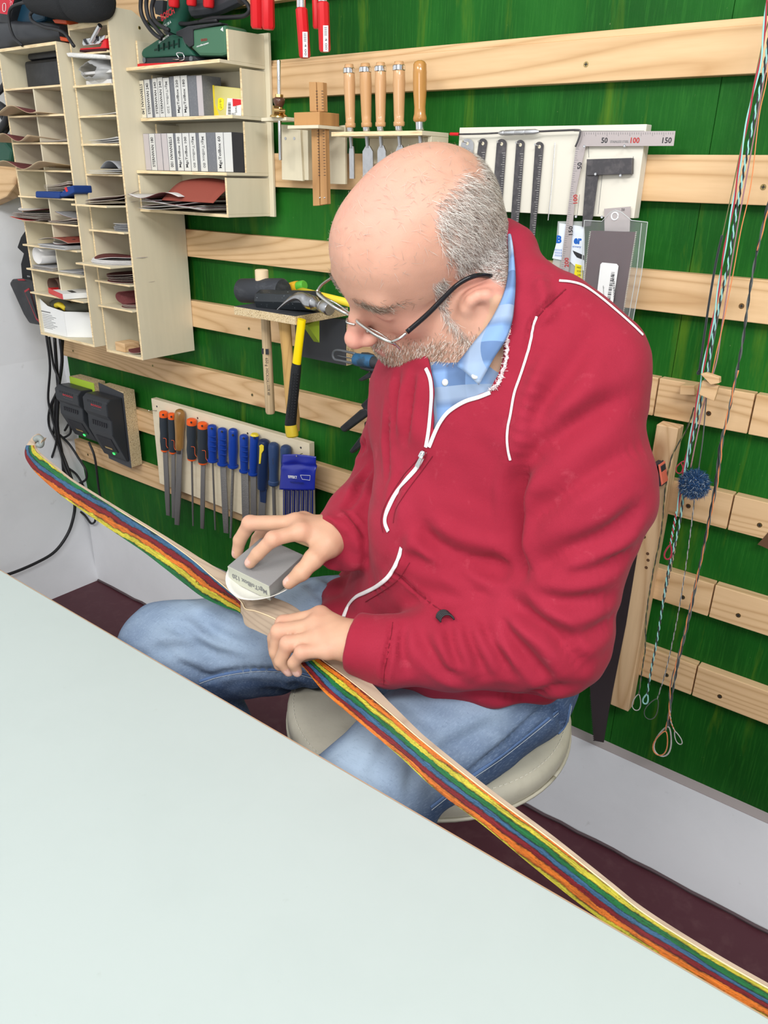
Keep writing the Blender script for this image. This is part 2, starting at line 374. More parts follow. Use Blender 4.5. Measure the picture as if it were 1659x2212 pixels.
def onsurf(T, P, lift=0.0, n=6):
    """pixel path dropped on a surface (real geometry lying on it)"""
    out = []
    for q in ppath(P, n):
        h = hit(T, q[0], q[1])
        if h is None: continue
        nn = h[1]
        if nn@CF > 0: nn = -nn
        out.append((h[0]+nn*lift, nn))
    return out
def noise3(P, sc, seed=0):
    """cheap smooth pseudo-noise in [-1,1] (sum of warped sines)"""
    r = np.random.default_rng(seed); o = np.zeros(len(P)); P = P*sc
    for i in range(5):
        k = r.normal(size=(3, 3))*1.2; ph = r.uniform(0, 6.28, 3); Q = np.sin(P@k.T+ph); o += np.sin(P@r.normal(size=3)*1.5+Q@np.array([1., .8, .6])+ph[0])
    return o/3.0
# ================================================================ ROOM
ZF, YP, ZP = -0.02, -0.027, 0.2235
WALLM = mat('white_wall_paint', (0.84, 0.85, 0.87), 0.75, over=[(5, (1, 1, 1), (0.74, 0.75, 0.77), .45, .8, .6), (30, (1, 1, 1), (0.50, 0.49, 0.48), .66, .8, .5)],
            bump=[(14, (1, 1, 1), .25, .004), (120, (1, 1, 1), .12, .001)])
FLOORM = mat('maroon_floor_paint', (0.075, 0.020, 0.028), 0.5, over=[(30, (1, 1, 1), (0.11, 0.045, 0.05), .5, .75, .6), (160, (1, 1, 1), (0.20, 0.13, 0.13), .7, .8, .6)], bump=(60, (1, 1, 1), .15, .001))
LEDGEM = mat('ledge_shaded', (0.42, 0.36, 0.36), 0.8)  # pinkish grey puts the shade on the ledge into its colour
GREEN = mat('green_brushed_paint', (0.020, 0.135, 0.022), 0.5, spec=.12,
            ramp=(2.6, (1.6, 1, .55), [(0.30, (0.005, 0.052, 0.006)), (0.52, (0.008, 0.092, 0.009)), (0.72, (0.018, 0.145, 0.016))], 0.6),
            over=[(13, (2.2, 1, .25), (0.12, 0.22, 0.012), .57, .78, .6), (90, (4, 1, .16), (0.03, 0.17, 0.02), .5, .8, .6), (160, (1, 1, 1), (0.30, 0.36, 0.16), .72, .80, .7)],
            bump=[(28, (1, 1, 1), .35, .003), (150, (3, 1, .3), .3, .0012)])
mb = MB(); mb.bb(-.2, 4.6, -4.4, .2, ZF-.05, ZF); struct('floor', mb, FLOORM)
mb = MB()
mb.prism([(-.05, YP, ZF), (-.05, YP, ZP), (-.05, .016, ZP), (-.05, .016, 2.8), (-.05, .12, 2.8), (-.05, .12, ZF)], (4.65, 0, 0))
mb.prism([(-.14, .001, .4), (-.14, .001, 2.8), (-.14, .12, 2.8), (-.14, .12, .4)], (.10, 0, 0))
wallb = struct('wall_back', mb, WALLM)
mb = MB(); mb.prism([(-.045, .1, ZF), (-.118, .1, .75), (-.118, .1, 2.8), (-.25, .1, 2.8), (-.25, .1, ZF)], (0, -4.5, 0)); struct('wall_left', mb, WALLM)
mb = MB(); mb.bb(-.05, 3.9, YP, -.0005, ZP, ZP+.0015); obj('ledge_top', mb, LEDGEM, wallb)
# crack between plinth and floor
mb = MB(); xx = np.linspace(-.04, 3.6, 90)
mb.tube([(x, YP-.002+random.uniform(-.002, .002), ZF+.003+random.uniform(0, .004)) for x in xx], .004, 5); obj('floor_joint', mb, mat('joint_dirt', (0.10, 0.07, 0.075), .9), wallb)
for x0, x1 in ((-.087, .5354), (.536, 1.7864), (1.787, 3.6)):
    mb = MB(); mb.bb(x0, x1, 0, .0155, ZP, 2.45); obj('green_panel', mb, GREEN, wallb, bevel=.001)
SL = [(1.611, 1.672), (1.4398, 1.4994), (1.2686, 1.3357), (1.1017, 1.1653), (.929, .9945), (.7607, .8235), (.5907, .6546), (.4214, .4861)]
xs4 = at(1424, 830, y=-.02)[0]
slats = {}
for i, (z0, z1) in enumerate(SL):
    cuts = [-.082, 3.5] if i < 4 else [-.082, 1.927, 3.5]
    if i == 4: cuts = [-.082, xs4-.002, 1.927, 3.5]
    for a, b in zip(cuts[:-1], cuts[1:]):
        mb = MB(); mb.bb(a+.0012, b-.0012, -.02, 0, z0, z1)
        if i == 1:
            mb.prism([(a, -.0165, z1), (a, -.0165, z1+.004), (a, -.012, z1+.011), (a, 0, z1+.011), (a, 0, z1)], (b-a, 0, 0))
        slats[(i, round(a, 2))] = obj('slat', mb, PINE, wallb, bevel=.0012)
def slat_at(p):
    best = None
    for i, (z0, z1) in enumerate(SL):
        if z0-.01 < p[2] < z1+.02:
            c = [(a, o) for (k, a), o in slats.items() if k == i and a <= p[0]]
            best = max(c, key=lambda t: t[0])[1]
    return best
GOLD = mat('yellow_zinc_screw', (0.55, 0.42, 0.18), 0.3, 1.0)
for (u, v) in ((1266, 139), (1649, 404), (1602, 661), (1641, 1134), (1475, 1290), (1595, 1329), (1440, 1458), (1555, 1504), (538, 710), (545, 853), (190, 982), (330, 790), (1487, 1093), (1531, 893), (158, 758)):
    p = at(u, v, y=-.02); s_ = slat_at(p)
    if s_ is None: continue
    mb = MB(); mb.lathe(p+(0, -.0006, 0), p+(0, .002, 0), [(0, .0042), (.5, .0040), (1, .0022)], 12)
    for a_ in range(2): mb.box(p+(0, -.0008, 0), (.0052 if a_ else .0012, .0006, .0012 if a_ else .0052), mi=1)
    obj('screw', mb, [GOLD, INK], s_)
mb = MB(); mb.prism([at(*q, y=-.021) for q in ((1636, 1176), (1648, 1163), (1659, 1150), (1659, 1186), (1646, 1180))], (0, .001, 0)); 
obj('torn_knot', mb, mat('bark', (0.12, 0.06, 0.03), .9), slats[(5, 1.93)])

# ================================================================ PIGEONHOLE SHELVES
TH = .004
def zpx(u, v, y): return float(at(u, v, y=y)[2])
def xpx(u, v, y): return float(at(u, v, y=y)[0])
def bx(name, x0, x1, y0, y1, z0, z1, par, m=None, bevel=.0006):
    mb = MB(); mb.bb(x0, x1, y0, y1, z0, z1); o = obj(name, mb, m or PLY, par, bevel=bevel); return o
def edge_strip(x0, x1, y, z0, z1, mb):
    mb.bb(x0, x1, y-.0004, y, z0, z1)
# --- left wide unit
YA = -.21; AX0, AX1 = .160, .410
ua = thing('pigeonhole_shelf', 'wide birch plywood pigeonhole shelf at the far left, two columns of compartments', 'shelf', (.285, -.02, .88))
zsA = []
for (uL, vL, uR, vR) in ((10, 196, 131, 183), (15, 252, 138, 249), (24, 310, 146, 309), (34, 368, 152, 370), (40, 424, 160, 431), (49, 477, 168, 487), (58, 530, 177, 541), (65, 578, 182, 599), (73, 630, 191, 653)):
    zsA.append((zpx(uL, vL, YA)+zpx(uR, vR, YA))/2)
ZA0, ZA1 = .882, 1.552
bx('side_panel', AX0, AX0+.005, YA, -.021, ZA0, ZA1, ua); bx('side_panel', AX1-.005, AX1, YA, -.021, ZA0, ZA1, ua)
bx('top_panel', AX0, AX1-.0052, YA, -.021, ZA1-.006, ZA1, ua); bx('bottom_panel', AX0+.0052, AX1-.0052, YA, -.021, ZA0, ZA0+.006, ua)
bx('back_panel', AX0+.0052, AX1-.0052, -.025, -.021, ZA0+.006, ZA1-.006, ua)
out = [0, 0, 0, 0, .004, .004, .012, .012, .012]
for z, o_ in zip(zsA, out): bx('shelf_board', AX0+.0052 if not o_ else AX0-.001, AX1-.0052, YA-o_, -.026, z-TH/2, z+TH/2, ua)
AXM = xpx(93, 354, YA)
zz = [ZA1]+zsA
for a, b in zip(zsA[:-1], zsA[1:]): bx('divider', AXM-.002, AXM+.002, YA+.001, -.026, b+TH/2, a-TH/2, ua)
mb = MB()
for x_, w_ in ((AX0, .005), (AX1-.005, .005)): edge_strip(x_, x_+w_, YA, ZA0, ZA1, mb)
edge_strip(AX0+.005, AX1-.005, YA, ZA1-.006, ZA1, mb); edge_strip(AX0+.005, AX1-.005, YA, ZA0, ZA0+.006, mb)
for z, o_ in zip(zsA, out): edge_strip(AX0+.0052 if not o_ else AX0-.001, AX1-.0052, YA-o_, z-TH/2, z+TH/2, mb)
obj('edge_veneer', mb, PLYE, ua)
# --- narrow tall unit
YB = -.181; BX0, BX1 = .416, .567; ZB0, ZB1 = .868, 1.609
ub = thing('tall_shelf', 'tall narrow birch plywood shelf column with a deep blank side panel', 'shelf', (.49, -.02, .868))
mb = MB(); mb.prism([(BX1-.006, YB, ZB0), (BX1-.006, YB, ZB1), (BX1-.006, -.12, ZB1), (BX1-.006, -.021, 1.56), (BX1-.006, -.021, ZB0)], (.006, 0, 0)); obj('side_panel', mb, PLY, ub, bevel=.0006)
bx('side_panel', BX0, BX0+.005, YB, -.021, ZB0, 1.598, ub)
bx('bottom_panel', BX0+.0052, BX1-.0062, YB, -.021, ZB0, ZB0+.006, ub); bx('back_panel', BX0+.0052, BX1-.0062, -.025, -.021, ZB0+.006, 1.56, ub)
zsB = []
for i, (uL, vL, uR, vR, o_, wd) in enumerate(((147, 60, 232, 48, 0, .010), (151, 116, 238, 114, .004, 0), (153, 186, 247, 183, .008, 0), (158, 251, 252, 252, .004, 0), (162, 310, 259, 315, .005, 0), (168, 375, 266, 381, .002, 0),
                                (121, 437, 207, 448, .05, 0), (186, 495, 276, 506, .012, 0), (116, 559, 194, 576, .058, 0), (197, 603, 286, 621, .012, 0), (206, 658, 295, 676, .012, 0))):
    z = (zpx(uL, vL, YB-o_)+zpx(uR, vR, YB-o_))/2; zsB.append(z)
    t = wd or TH; x0 = BX0+.0052; x1 = BX1-.0062
    bx('shelf_board' if o_ < .03 else 'pull_out_board', x0, x1, YB-o_, -.026, z-t/2, z+t/2, ub)
    mb = MB(); edge_strip(x0, x1, YB-o_, z-t/2, z+t/2, mb); obj('edge_veneer', mb, PLYE, ub)
mb = MB(); edge_strip(BX0, BX0+.005, YB, ZB0, 1.598, mb); edge_strip(BX1-.006, BX1, YB, ZB0, ZB1, mb); edge_strip(BX0+.005, BX1-.006, YB, ZB0, ZB0+.006, mb); obj('edge_veneer', mb, PLYE, ub)
for (u, v) in ((301, 60),):
    p = at(u, v, x=BX1); mb = MB(); mb.lathe(p, p+(.0008, 0, 0), [(0, .0035), (1, .003)], 10); obj('screw', mb, GOLD, ub)
# --- stepped box unit on the right of it
CX0, CX1 = BX1+.001, .869
uc = thing('stepped_shelf', 'four tier stepped plywood shelf holding the green sander and sanding blocks', 'shelf', ((CX0+CX1)/2, -.02, 1.208))
bx('back_panel', CX0, .882, -.0275, -.021, 1.208, 1.557, uc)
tiers = [(-.124, 1.493, 1.552, 295, 110), (-.093, 1.397, 1.489, 328, 180), (-.091, 1.290, 1.393, 336, 280), (-.148, 1.209, 1.286, 301, 410)]
shelf_y = [-.149, -.123, -.147, -.148]
for (yf, z0, z1, ul, vl), ys in zip(tiers, shelf_y):
    xl = xpx(ul, vl, yf); xl = max(xl, CX0)
    mb = MB()
    for xa, xb in ((xl, xl+.005), (CX1-.005, CX1)):
        if z0 > 1.48 and xa > .8: mb2 = MB(); mb2.prism([(xa, yf, z0+.006), (xa, yf, z1), (xa, -.0278, z1+.002), (xa, -.0278, z0+.006)], (.005, 0, 0)); obj('side_panel', mb2, PLY, uc, bevel=.0005)
        else: bx('side_panel', xa, xb, yf, -.0278, z0+.006, z1-.0005, uc)
        edge_strip(xa, xb, yf, z0+.006, z1, mb)
    bx('shelf_board', CX0, CX1, ys, -.0278, z0, z0+.006, uc); edge_strip(CX0, CX1, ys, z0, z0+.006, mb)
    obj('edge_veneer', mb, PLYE, uc)
# ---------------------------------------------------------------- sanding blocks
LBL = mat('block_label', (0.62, 0.61, 0.58), .6); LBLP = mat('block_label_pinkish', (0.50, 0.45, 0.45), .6); LBLC = mat('block_label_cream', (0.70, 0.64, 0.50), .6)
GRIT = mat('grey_abrasive', (0.16, 0.165, 0.18), .85, bump=(900, (1, 1, 1), .4, .0006), over=[(300, (1, 1, 1), (0.25, 0.25, 0.26), .5, .7, .5)])
GRITD = mat('black_abrasive', (0.045, 0.045, 0.05), .9, bump=(900, (1, 1, 1), .5, .0006))
def block(u0, u1, v, z0, h, txt, up, face, lab, yb, body=GRIT, grp=None):
    x0 = xpx(u0, v, yb); x1 = xpx(u1, v, yb)-.0006
    t = thing('sanding_block', lab, 'sanding block', ((x0+x1)/2, yb+.025, z0), grp)
    mb = MB(); mb.bb(x0, x1, yb+.0006, yb+.052, z0, z0+h); obj('abrasive_body', mb, body, t, bevel=.0006)
    if face is not None:
        mb = MB(); mb.bb(x0+.0004, x1-.0004, yb, yb+.0006, z0+.0006, z0+h-.0006); obj('end_label', mb, face, t)
    if txt:
        u_ = 1 if up else -1
        text(txt, ((x0+x1)/2, yb, z0+h/2), (0, 0, u_), (-u_, 0, 0), (x1-x0)*.46, INK if 'Mg' not in txt or up else INKG, t, width=h*.8, bold=.012)
y1b = -.117; q = lambda c: 290+c/6.636
S = 'STERNWAN 240'
for a, b, tx, up, fc, lb, gp in (
    (105, 185, S, 0, LBLC, 'cream-labelled grit 240 block at the left end of the upper row, lettering running down', None),
    (190, 270, S, 1, LBL, 'second block from the left in the upper row, labelled STERNWAN 240 reading upward', None),
    (272, 303, None, 1, None, 'thin grey unlabelled block between the second and third white labels, upper row', None),
    (305, 375, S, 1, LBL, 'grit 240 block just right of the thin grey one in the upper row', None),
    (377, 452, S, 1, LBL, 'grit 240 block left of the faded grit 220 one in the upper row', None),
    (455, 545, 'MgcTolBox 220', 0, LBL, 'faded grey lettered grit 220 block with its lettering running down, upper row', None),
    (547, 608, None, 1, None, 'dark unlabelled block between the two grit 220 blocks, upper row', None),
    (610, 702, 'MgcTolBox 220', 1, LBL, 'grit 220 block lettered in black reading upward, upper row', None),
    (705, 800, 'MgcTolBox 180', 1, LBL, 'grit 180 sanding block in the upper row', None),
    (802, 925, None, 1, None, 'wide dark grey block showing its abrasive face, upper row right of grit 180', None),
    (928, 1008, None, 1, LBLP, 'block with a blank pale label beside the yellow packet', None)):
    block(q(a), q(b), 261, 1.4035, .0745+.0003*random.random()*10, tx, up, fc, lb, y1b, grp='sanding blocks in the upper row')
y2b = float(at(504.7, 374, x=.862)[1])
for a, b, tx, up, fc, lb, gp in (
    (175, 255, None, 1, LBLP, 'blank pinkish block at the left end of the lower row', None),
    (257, 338, 'STERNWAN 180', 1, LBL, 'grit 180 block labelled STERNWAN in the lower row', None),
    (341, 426, None, 1, LBLP, 'blank pale block directly right of the lower grit 180 block', None),
    (430, 511, None, 1, LBLP, 'blank pale block directly left of the STERNWAN 100 block', None),
    (513, 600, 'STERNWAN 100', 0, LBL, 'STERNWAN 100 block with lettering running down, lower row', None),
    (632, 720, 'MgcTolBox 100', 1, LBL, 'left one of the two MgcTolBox 100 blocks, lower row', None),
    (725, 822, 'MgcTolBox 100', 1, LBL, 'right one of the two MgcTolBox 100 blocks, lower row', None),
    (826, 917, 'MgcTolBox 80', 0, LBL, 'left one of the two grit 80 blocks, lower row', None),
    (960, 1062, 'MgcTolBox 80', 0, LBL, 'right one of the two grit 80 blocks, lower row', None),
    (1065, 1190, None, 1, None, 'wide slate grey block showing its abrasive face left of grit 60', None),
    (1195, 1305, 'MgcTolBox 60', 1, LBL, 'grit 60 sanding block in the lower row', None),
    (1308, 1425, None, 1, LBL, 'blank grey block with a ragged right edge, lower row', None)):
    block(q(a), q(b), 374, 1.2965, .0755, tx, up, fc, lb, y2b, body=GRITD if a > 1300 else GRIT, grp='sanding blocks in the lower row')
block(q(602), q(630), 374, 1.2965, .075, None, 1, None, 'thin dark block left of the two MgcTolBox 100 blocks', y2b+.001, GRIT, 'sanding blocks in the lower row')
block(q(919), q(957), 374, 1.2965, .075, None, 1, None, 'thin dark block between the two grit 80 blocks', y2b+.001, GRIT, 'sanding blocks in the lower row')
# yellow packet
YEL = mat('yellow_card', (0.80, 0.62, 0.04), .4); YELT = mat('yellow_clear_plastic', (0.62, 0.55, 0.20), .25, spec=.6)
yp = -.0885
pk = thing('plastic_packet', 'yellow plastic packet with price sticker and barcode beside the upper sanding blocks', 'packet', at(480, 262, y=yp))
mb = MB(); mb.prism([(p_[0], p_[1], max(p_[2], 1.4036)) for p_ in poly([(448, 183), (524, 191), (526, 266), (441, 264), (444, 225)], yp)], (0, .02, 0)); obj('pouch', mb, YELT, pk, bevel=.002)
mb = MB(); mb.prism([(p_[0], p_[1], max(p_[2], 1.4036)) for p_ in poly([(448, 183), (462, 184), (464, 225), (474, 262), (441, 261), (444, 225)], yp-.001)], (0, .001, 0)); obj('folded_side', mb, YEL, pk)
mb = MB(); mb.prism(poly([(471, 213), (477, 211), (483, 214), (482, 235), (476, 239), (470, 235)], yp-.001), (0, .001, 0)); st = obj('price_sticker', mb, mat('sticker_yellow', (0.9, 0.75, 0.02), .5), pk)
text('15-117', at(476.5, 225, y=yp-.001), (0, 0, -1), (1, 0, 0), .006, INK, st, width=.016)
mb = MB(); mb.prism(poly([(491, 212), (521, 214), (521, 256), (488, 252)], yp-.001), (0, .001, 0)); lb_ = obj('barcode_label', mb, PAPER, pk)
mb = MB(); mb.prism(poly([(502, 213), (521, 215), (521, 226), (503, 230)], yp-.0012), (0, .0002, 0)); obj('red_print', mb, RED, lb_)
mb = MB()
for i in range(12):
    v0 = 221+i*2.2; mb.prism(poly([(492.5, v0), (498.5, v0+.3), (498.5, v0+1.2+(i % 3)*.4), (492.5, v0+.9+(i % 3)*.4)], yp-.0012), (0, .0002, 0))
obj('barcode', mb, INK, lb_); text('5042', at(510, 236, y=yp-.001), (0, 0, 1), (-1, 0, 0), .006, INK, lb_, width=.013); text('CINCO-I', at(505, 246, y=yp-.001), X_, Z_, .004, INK, lb_, width=.013)
# ---------------------------------------------------------------- abrasive papers
MAROON = mat('maroon_grit', (0.14, 0.035, 0.035), .8, over=[(400, (1, 1, 1), (0.22, 0.08, 0.07), .5, .7, .5)]); BACK = mat('paper_backing', (0.50, 0.44, 0.37), .8)
GREYP = mat('grey_paper', (0.30, 0.30, 0.31), .8); WHITEP = mat('white_backing', (0.68, 0.66, 0.64), .7); TANP = mat('tan_backing', (0.60, 0.45, 0.28), .8); BRICK = mat('brick_red_grit', (0.27, 0.06, 0.04), .8)
def paper(label, group, c, rx, ry, shape='rect', curl=None, top=MAROON, bot=BACK, holes=0, name='sandpaper_sheet', n=12, rot=0.):
    """one bent sheet; curl(u,v) in -1..1 gives height"""
    G = []
    for i in range(n+1):
        row = []
        for j in range(n+1):
            u, v = -1+2*i/n, -1+2*j/n
            if shape == 'disc': a, b = u*math.sqrt(1-v*v/2), v*math.sqrt(1-u*u/2)
            else: a, b = u, v
            ca, sa = math.cos(rot), math.sin(rot); A, B_ = a*rx, b*ry
            row.append((c[0]+A*ca-B_*sa, c[1]+A*sa+B_*ca, c[2]+(curl(a, b) if curl else 0)))
        G.append(row)
    mb = MB(); mb.sheet(G, .0008); k = len(mb.f); nn = n*n*2; mb.m = [0 if (f < nn and f % 2 == 0) or f >= nn else 1 for f in range(k)]
    mb.m = [(1 if f >= nn else mb.m[f]) for f in range(k)]
    o = obj(name, mb, [top, bot], None, smooth=True, base=c); o.location = Vector(c)
    tag(o, label, 'sandpaper', group)
    if holes:
        for h in range(holes):
            hm = MB()
            a = -.6+1.2*h/max(1, holes-1) if holes > 1 else 0.
            cz = (curl(a, -.35) if curl else 0); hc = np.array([c[0]+a*rx, c[1]-.35*ry, c[2]+cz+.0006]); hm.lathe(hc, hc+(0, 0, .0003), [(0, .004), (1, .004)], 10); obj('dust_hole', hm, INK, o)
    return o
def cellA(i, col):
    z = zsA[i]+TH/2; xs = (AX0+.006, AXM-.003) if col == 0 else (AXM+.003, AX1-.006)
    return (xs[0]+xs[1])/2, (xs[1]-xs[0])/2, z
def cellB(i): return (BX0+BX1-.001)/2, (BX1-BX0-.013)/2, zsB[i]+TH/2
def pile(cx, hw, z, n, label, group, yf, outy, shape='rect', tops=(MAROON,), bots=(BACK,), curl=0, depthy=.075, step=.0014, holes=0, wf=1.0, xo=0):
    for k in range(n):
        amp = curl*(k+1)/n; ph = random.uniform(-.5, .5); s_ = random.uniform(-.002, .002)
        cy = yf-outy+depthy+random.uniform(-.003, .003)
        f = (lambda amp, ph: (lambda a, b: amp*(a*.5+.5+.15*math.sin(3*b+ph))**2+.0003))(amp, ph)
        paper((label if n == 1 else '%s, %s' % (label, 'topmost' if k == n-1 else 'lowest' if k == 0 else ('second', 'third', 'fourth', 'fifth', 'sixth')[k-1]+' from bottom')), group, (cx+xo+s_, cy, z+.0009+k*step), hw*wf, depthy, shape, f, tops[k % len(tops)], bots[k % len(bots)], holes if k == n-1 else 0, name='sanding_disc' if shape == 'disc' else 'sandpaper_sheet')
# wide unit, left-projecting sheets with wavy fronts
for i, lab in ((1, 'upper'), (2, 'middle'), (3, 'lower')):
    cx, hw, z = cellA(i, 0)
    f = (lambda s: (lambda a, b: .009*(1+math.sin(a*4.2+s))*(.5-.5*b)))(i*1.3)
    paper('wavy tan-backed maroon sheet spanning both columns on the %s shelf of the wide unit' % lab, None, ((AX0+AXM)/2+(.006 if i != 2 else -.02), YA-.035+.09, z+.001), .115 if i != 2 else .09, .088, 'rect', f, MAROON, TANP, n=18)
text('P 60', (AX1-.06, YA-.0175, cellA(3, 0)[2]+.0062), X_, (0, 1, .3), .010, INK, bpy.data.objects['pigeonhole_shelf'], width=.035)
cx, hw, z = cellA(1, 1)
for k_, (mm_, dx_) in enumerate(((TANP, 0), (MAROON, .010))):
    G = [[(cx-.030+dx_+.075*a_, -.155+.02*math.sin(3*a_)+.010*k_, z+.0015+h_*(.050-.012*a_)) for h_ in (0, .5, 1)] for a_ in np.linspace(0, .95, 14)]
    mb = MB(); mb.sheet(G, .0009); tag(obj('sandpaper_sheet', mb, mm_, None, smooth=True), ('tan', 'maroon')[k_]+' sheet standing curled in the compartment under the black case', 'sandpaper')
cx, hw, z = cellA(2, 1); pile(cx, hw, z, 2, 'thin maroon sheet in third right compartment, wide unit', 'thin sheets third right compartment', YA, .0, curl=.004)
cx, hw, z = cellA(4, 1); pile(cx, hw*.95, z+.014, 5, 'curled maroon sheet above the blue strap roll', 'curled sheets above the blue strap', YA, .01, curl=.012, step=.003)
cx, hw, z = cellA(5, 0); pile(cx, hw, z+.006, 6, 'dark sheet under the white disc, left column', 'dark stacked sheets left column', YA, .03, tops=(MAROON, GREYP), step=.0022, curl=.003)
paper('white-backed disc on top of the dark stack, poking out left of the wide unit', None, (cx-.022, YA+.02, z+.024), .055, .045, 'disc', lambda a, b: .006*a*a, WHITEP, MAROON, name='sanding_disc')
paper('bright red sheet at the bottom of the stack poking out to the left', None, (cx-.010, YA+.02, z+.0022), .066, .05, 'rect', lambda a, b: .004*(a-.2)**2, RED, BACK)
cx, hw, z = cellA(5, 1); pile(cx, hw, z, 3, 'maroon sheet with lifted corner, sixth right compartment', 'sheets with lifted corner', YA, .008, curl=.01)
paper('loose grey sheet lifting off the maroon sheets in the sixth right compartment', None, (cx+.008, YA+.05, z+.014), hw*.8, .05, 'rect', lambda a, b: .012*(.5-.5*a)**2, GREYP, MAROON)
cx, hw, z = cellA(6, 1); cx -= .02
pile(cx, .058, z, 6, 'flat grey sheet below the punched maroon sheet', 'flat grey sheets', YA, .03, tops=(GREYP,), bots=(WHITEP,), step=.0014, curl=.001)
paper('white disc between the grey sheets and the punched maroon sheet', None, (cx+.004, YA+.03, z+.0105), .052, .05, 'disc', lambda a, b: .006*a*a, WHITEP, MAROON, name='sanding_disc')
paper('maroon triangular sheet punched with pale dust holes, middle of the wide unit', None, (cx-.002, YA+.025, z+.021), .066, .05, 'rect', lambda a, b: .004-.008*a*a, BRICK, BACK, holes=3)
cx, hw, z = cellA(7, 0); pile(cx+.01, hw*.8, z, 5, 'grey sheet under the white-backed roll', 'grey sheets under the roll', YA, .012, tops=(GREYP,), step=.002)
G = [[(cx-.012+.022*math.cos(t)+.01*k_, YA-.008+.1*k_, z+.034+.020*math.sin(t)) for k_ in (0, .5, 1)] for t in np.linspace(.6, 6.3, 26)]
mb = MB(); mb.sheet(G, .001); o = obj('sandpaper_roll', mb, WHITEP, None, smooth=True); tag(o, 'rolled white-backed sandpaper in the eighth left compartment', 'sandpaper')
cx, hw, z = cellA(7, 1); pile(cx, hw*.9, z, 3, 'pale grey sheet in eighth right compartment', 'pale grey sheets eighth right', YA, .004, tops=(GREYP,), bots=(WHITEP,), curl=.006)
cx, hw, z = cellA(8, 0)
G = [[(cx+.012+.026*math.cos(t), YA+.01+.09*k_, z+.022+.019*math.sin(t)) for k_ in (0, .5, 1)] for t in np.linspace(2.2, 7.4, 24)]
mb = MB(); mb.sheet(G, .001); o = obj('sandpaper_roll', mb, mat('brown_grit', (0.09, 0.05, 0.035), .8), None, smooth=True); tag(o, 'dark brown sandpaper roll in the ninth left compartment', 'sandpaper')
# blue strap roll
cx, hw, z = cellA(4, 0); BLU = mat('blue_webbing', (0.012, 0.045, 0.20), .7, bump=(400, (1, .2, 1), .4, .001))
t = thing('strap_bundle', 'blue webbing strap with a red stripe folded on a shelf of the wide unit', 'strap', (cx+.05, YA+.02, z))
mb = MB(); mb.prism(poly([(76, 413), (128, 414), (129, 424), (127, 429), (76, 427)], YA-.012), (0, .06, 0)); obj('folded_strap', mb, BLU, t, bevel=.003)
mb = MB(); mb.prism(poly([(131, 426), (128, 419), (144, 404), (157, 400), (159, 417), (144, 424)], YA-.012), (0, .05, 0)); obj('strap_end', mb, BLU, t, bevel=.003)
mb = MB(); mb.prism(poly([(139, 406), (143, 404), (147, 413), (143, 415)], YA-.0125), (0, .001, 0)); obj('red_stripe', mb, RED, t)
# red and white flat box + white box
t = thing('flat_box', 'flat red and white carton sticking out above the white box', 'box', at(147, 650, y=YA-.02))
zt = zsA[8]+TH/2+.001; P0 = at(103, 634, y=YA-.03); P1 = at(155, 655, y=YA-.03); dx = np.array([P1[0]-P0[0], 0, 0])
Rz = lambda a: np.array([[math.cos(a), -math.sin(a), 0], [math.sin(a), math.cos(a), 0], [0, 0, 1]])
mb = MB(); cb = ((AX0+AX1)/2+.02, YA+.045, zt+.007); mb.box(cb, (.13, .125, .013), Rz(-.28)); obj('carton', mb, PAPER, t, bevel=.0008)
mb = MB(); cf = np.array(cb)+Rz(-.28)@np.array([-.0, -.0628, 0]); mb.box(cf, (.1302, .0006, .0132), Rz(-.28)); mb.box(np.array(cb)+Rz(-.28)@np.array([-.045, 0, .0066]), (.04, .125, .0005), Rz(-.28)); obj('red_panel', mb, RED, t)
mb = MB(); mb.box(np.array(cb)+Rz(-.28)@np.array([.03, -.03, .0068]), (.04, .012, .0005), Rz(-.28)); obj('black_print', mb, INK, t)
yb_ = YA+.008
t = thing('opened_box', 'opened white carton with printed text in the bottom of the wide unit', 'box', (.28, YA+.05, ZA0+.006))
mb = MB(); w0 = xpx(95, 725, yb_); w1 = xpx(158, 735, yb_); wd = .175; zt0 = ZA0+.0065
mb.prism([(w0, yb_, zt0), (w0+.115, yb_, zt0), (w0+.115, yb_, zt0+.066), (w0+.04, yb_, zt0+.072), (w0+.005, yb_, zt0+.088)], (0, .0012, 0)); mb.bb(w0, w0+.0012, yb_+.002, yb_+.12, zt0, zt0+.075)
mb.prism([(w0+.116, yb_, zt0), (w0+.175, yb_+.05, zt0), (w0+.175, yb_+.05, zt0+.065), (w0+.116, yb_, zt0+.066)], (0, .0012, 0)); obj('carton', mb, PAPER, t)
mb = MB(); mb.bb(w0+.006, w0+.05, yb_-.0004, yb_, zt0+.054, zt0+.057)
for k in range(9): mb.bb(w0+.008, w0+.05+.03*((k*7) % 5)/5, yb_-.0004, yb_, zt0+.012+k*.0045, zt0+.0132+k*.0045)
obj('printed_lines', mb, INKG, t)
mb = MB(); mb.tube(spl([(w0+.02, yb_+.03, zt0+.068), (w0+.06, yb_+.035, zt0+.082), (w0+.10, yb_+.03, zt0+.07), (w0+.14, yb_+.06, zt0+.076)]), .014, 8); obj('rag', mb, mat('olive_cloth', (0.12, 0.12, 0.09), .9), t, smooth=True)
mb = MB(); mb.tube(spl([(w0+.05, yb_+.02, zt0+.072), (w0+.075, yb_+.016, zt0+.077), (w0+.095, yb_+.02, zt0+.069)]), .0075, 8); obj('yellow_rag', mb, YEL, t, smooth=True)
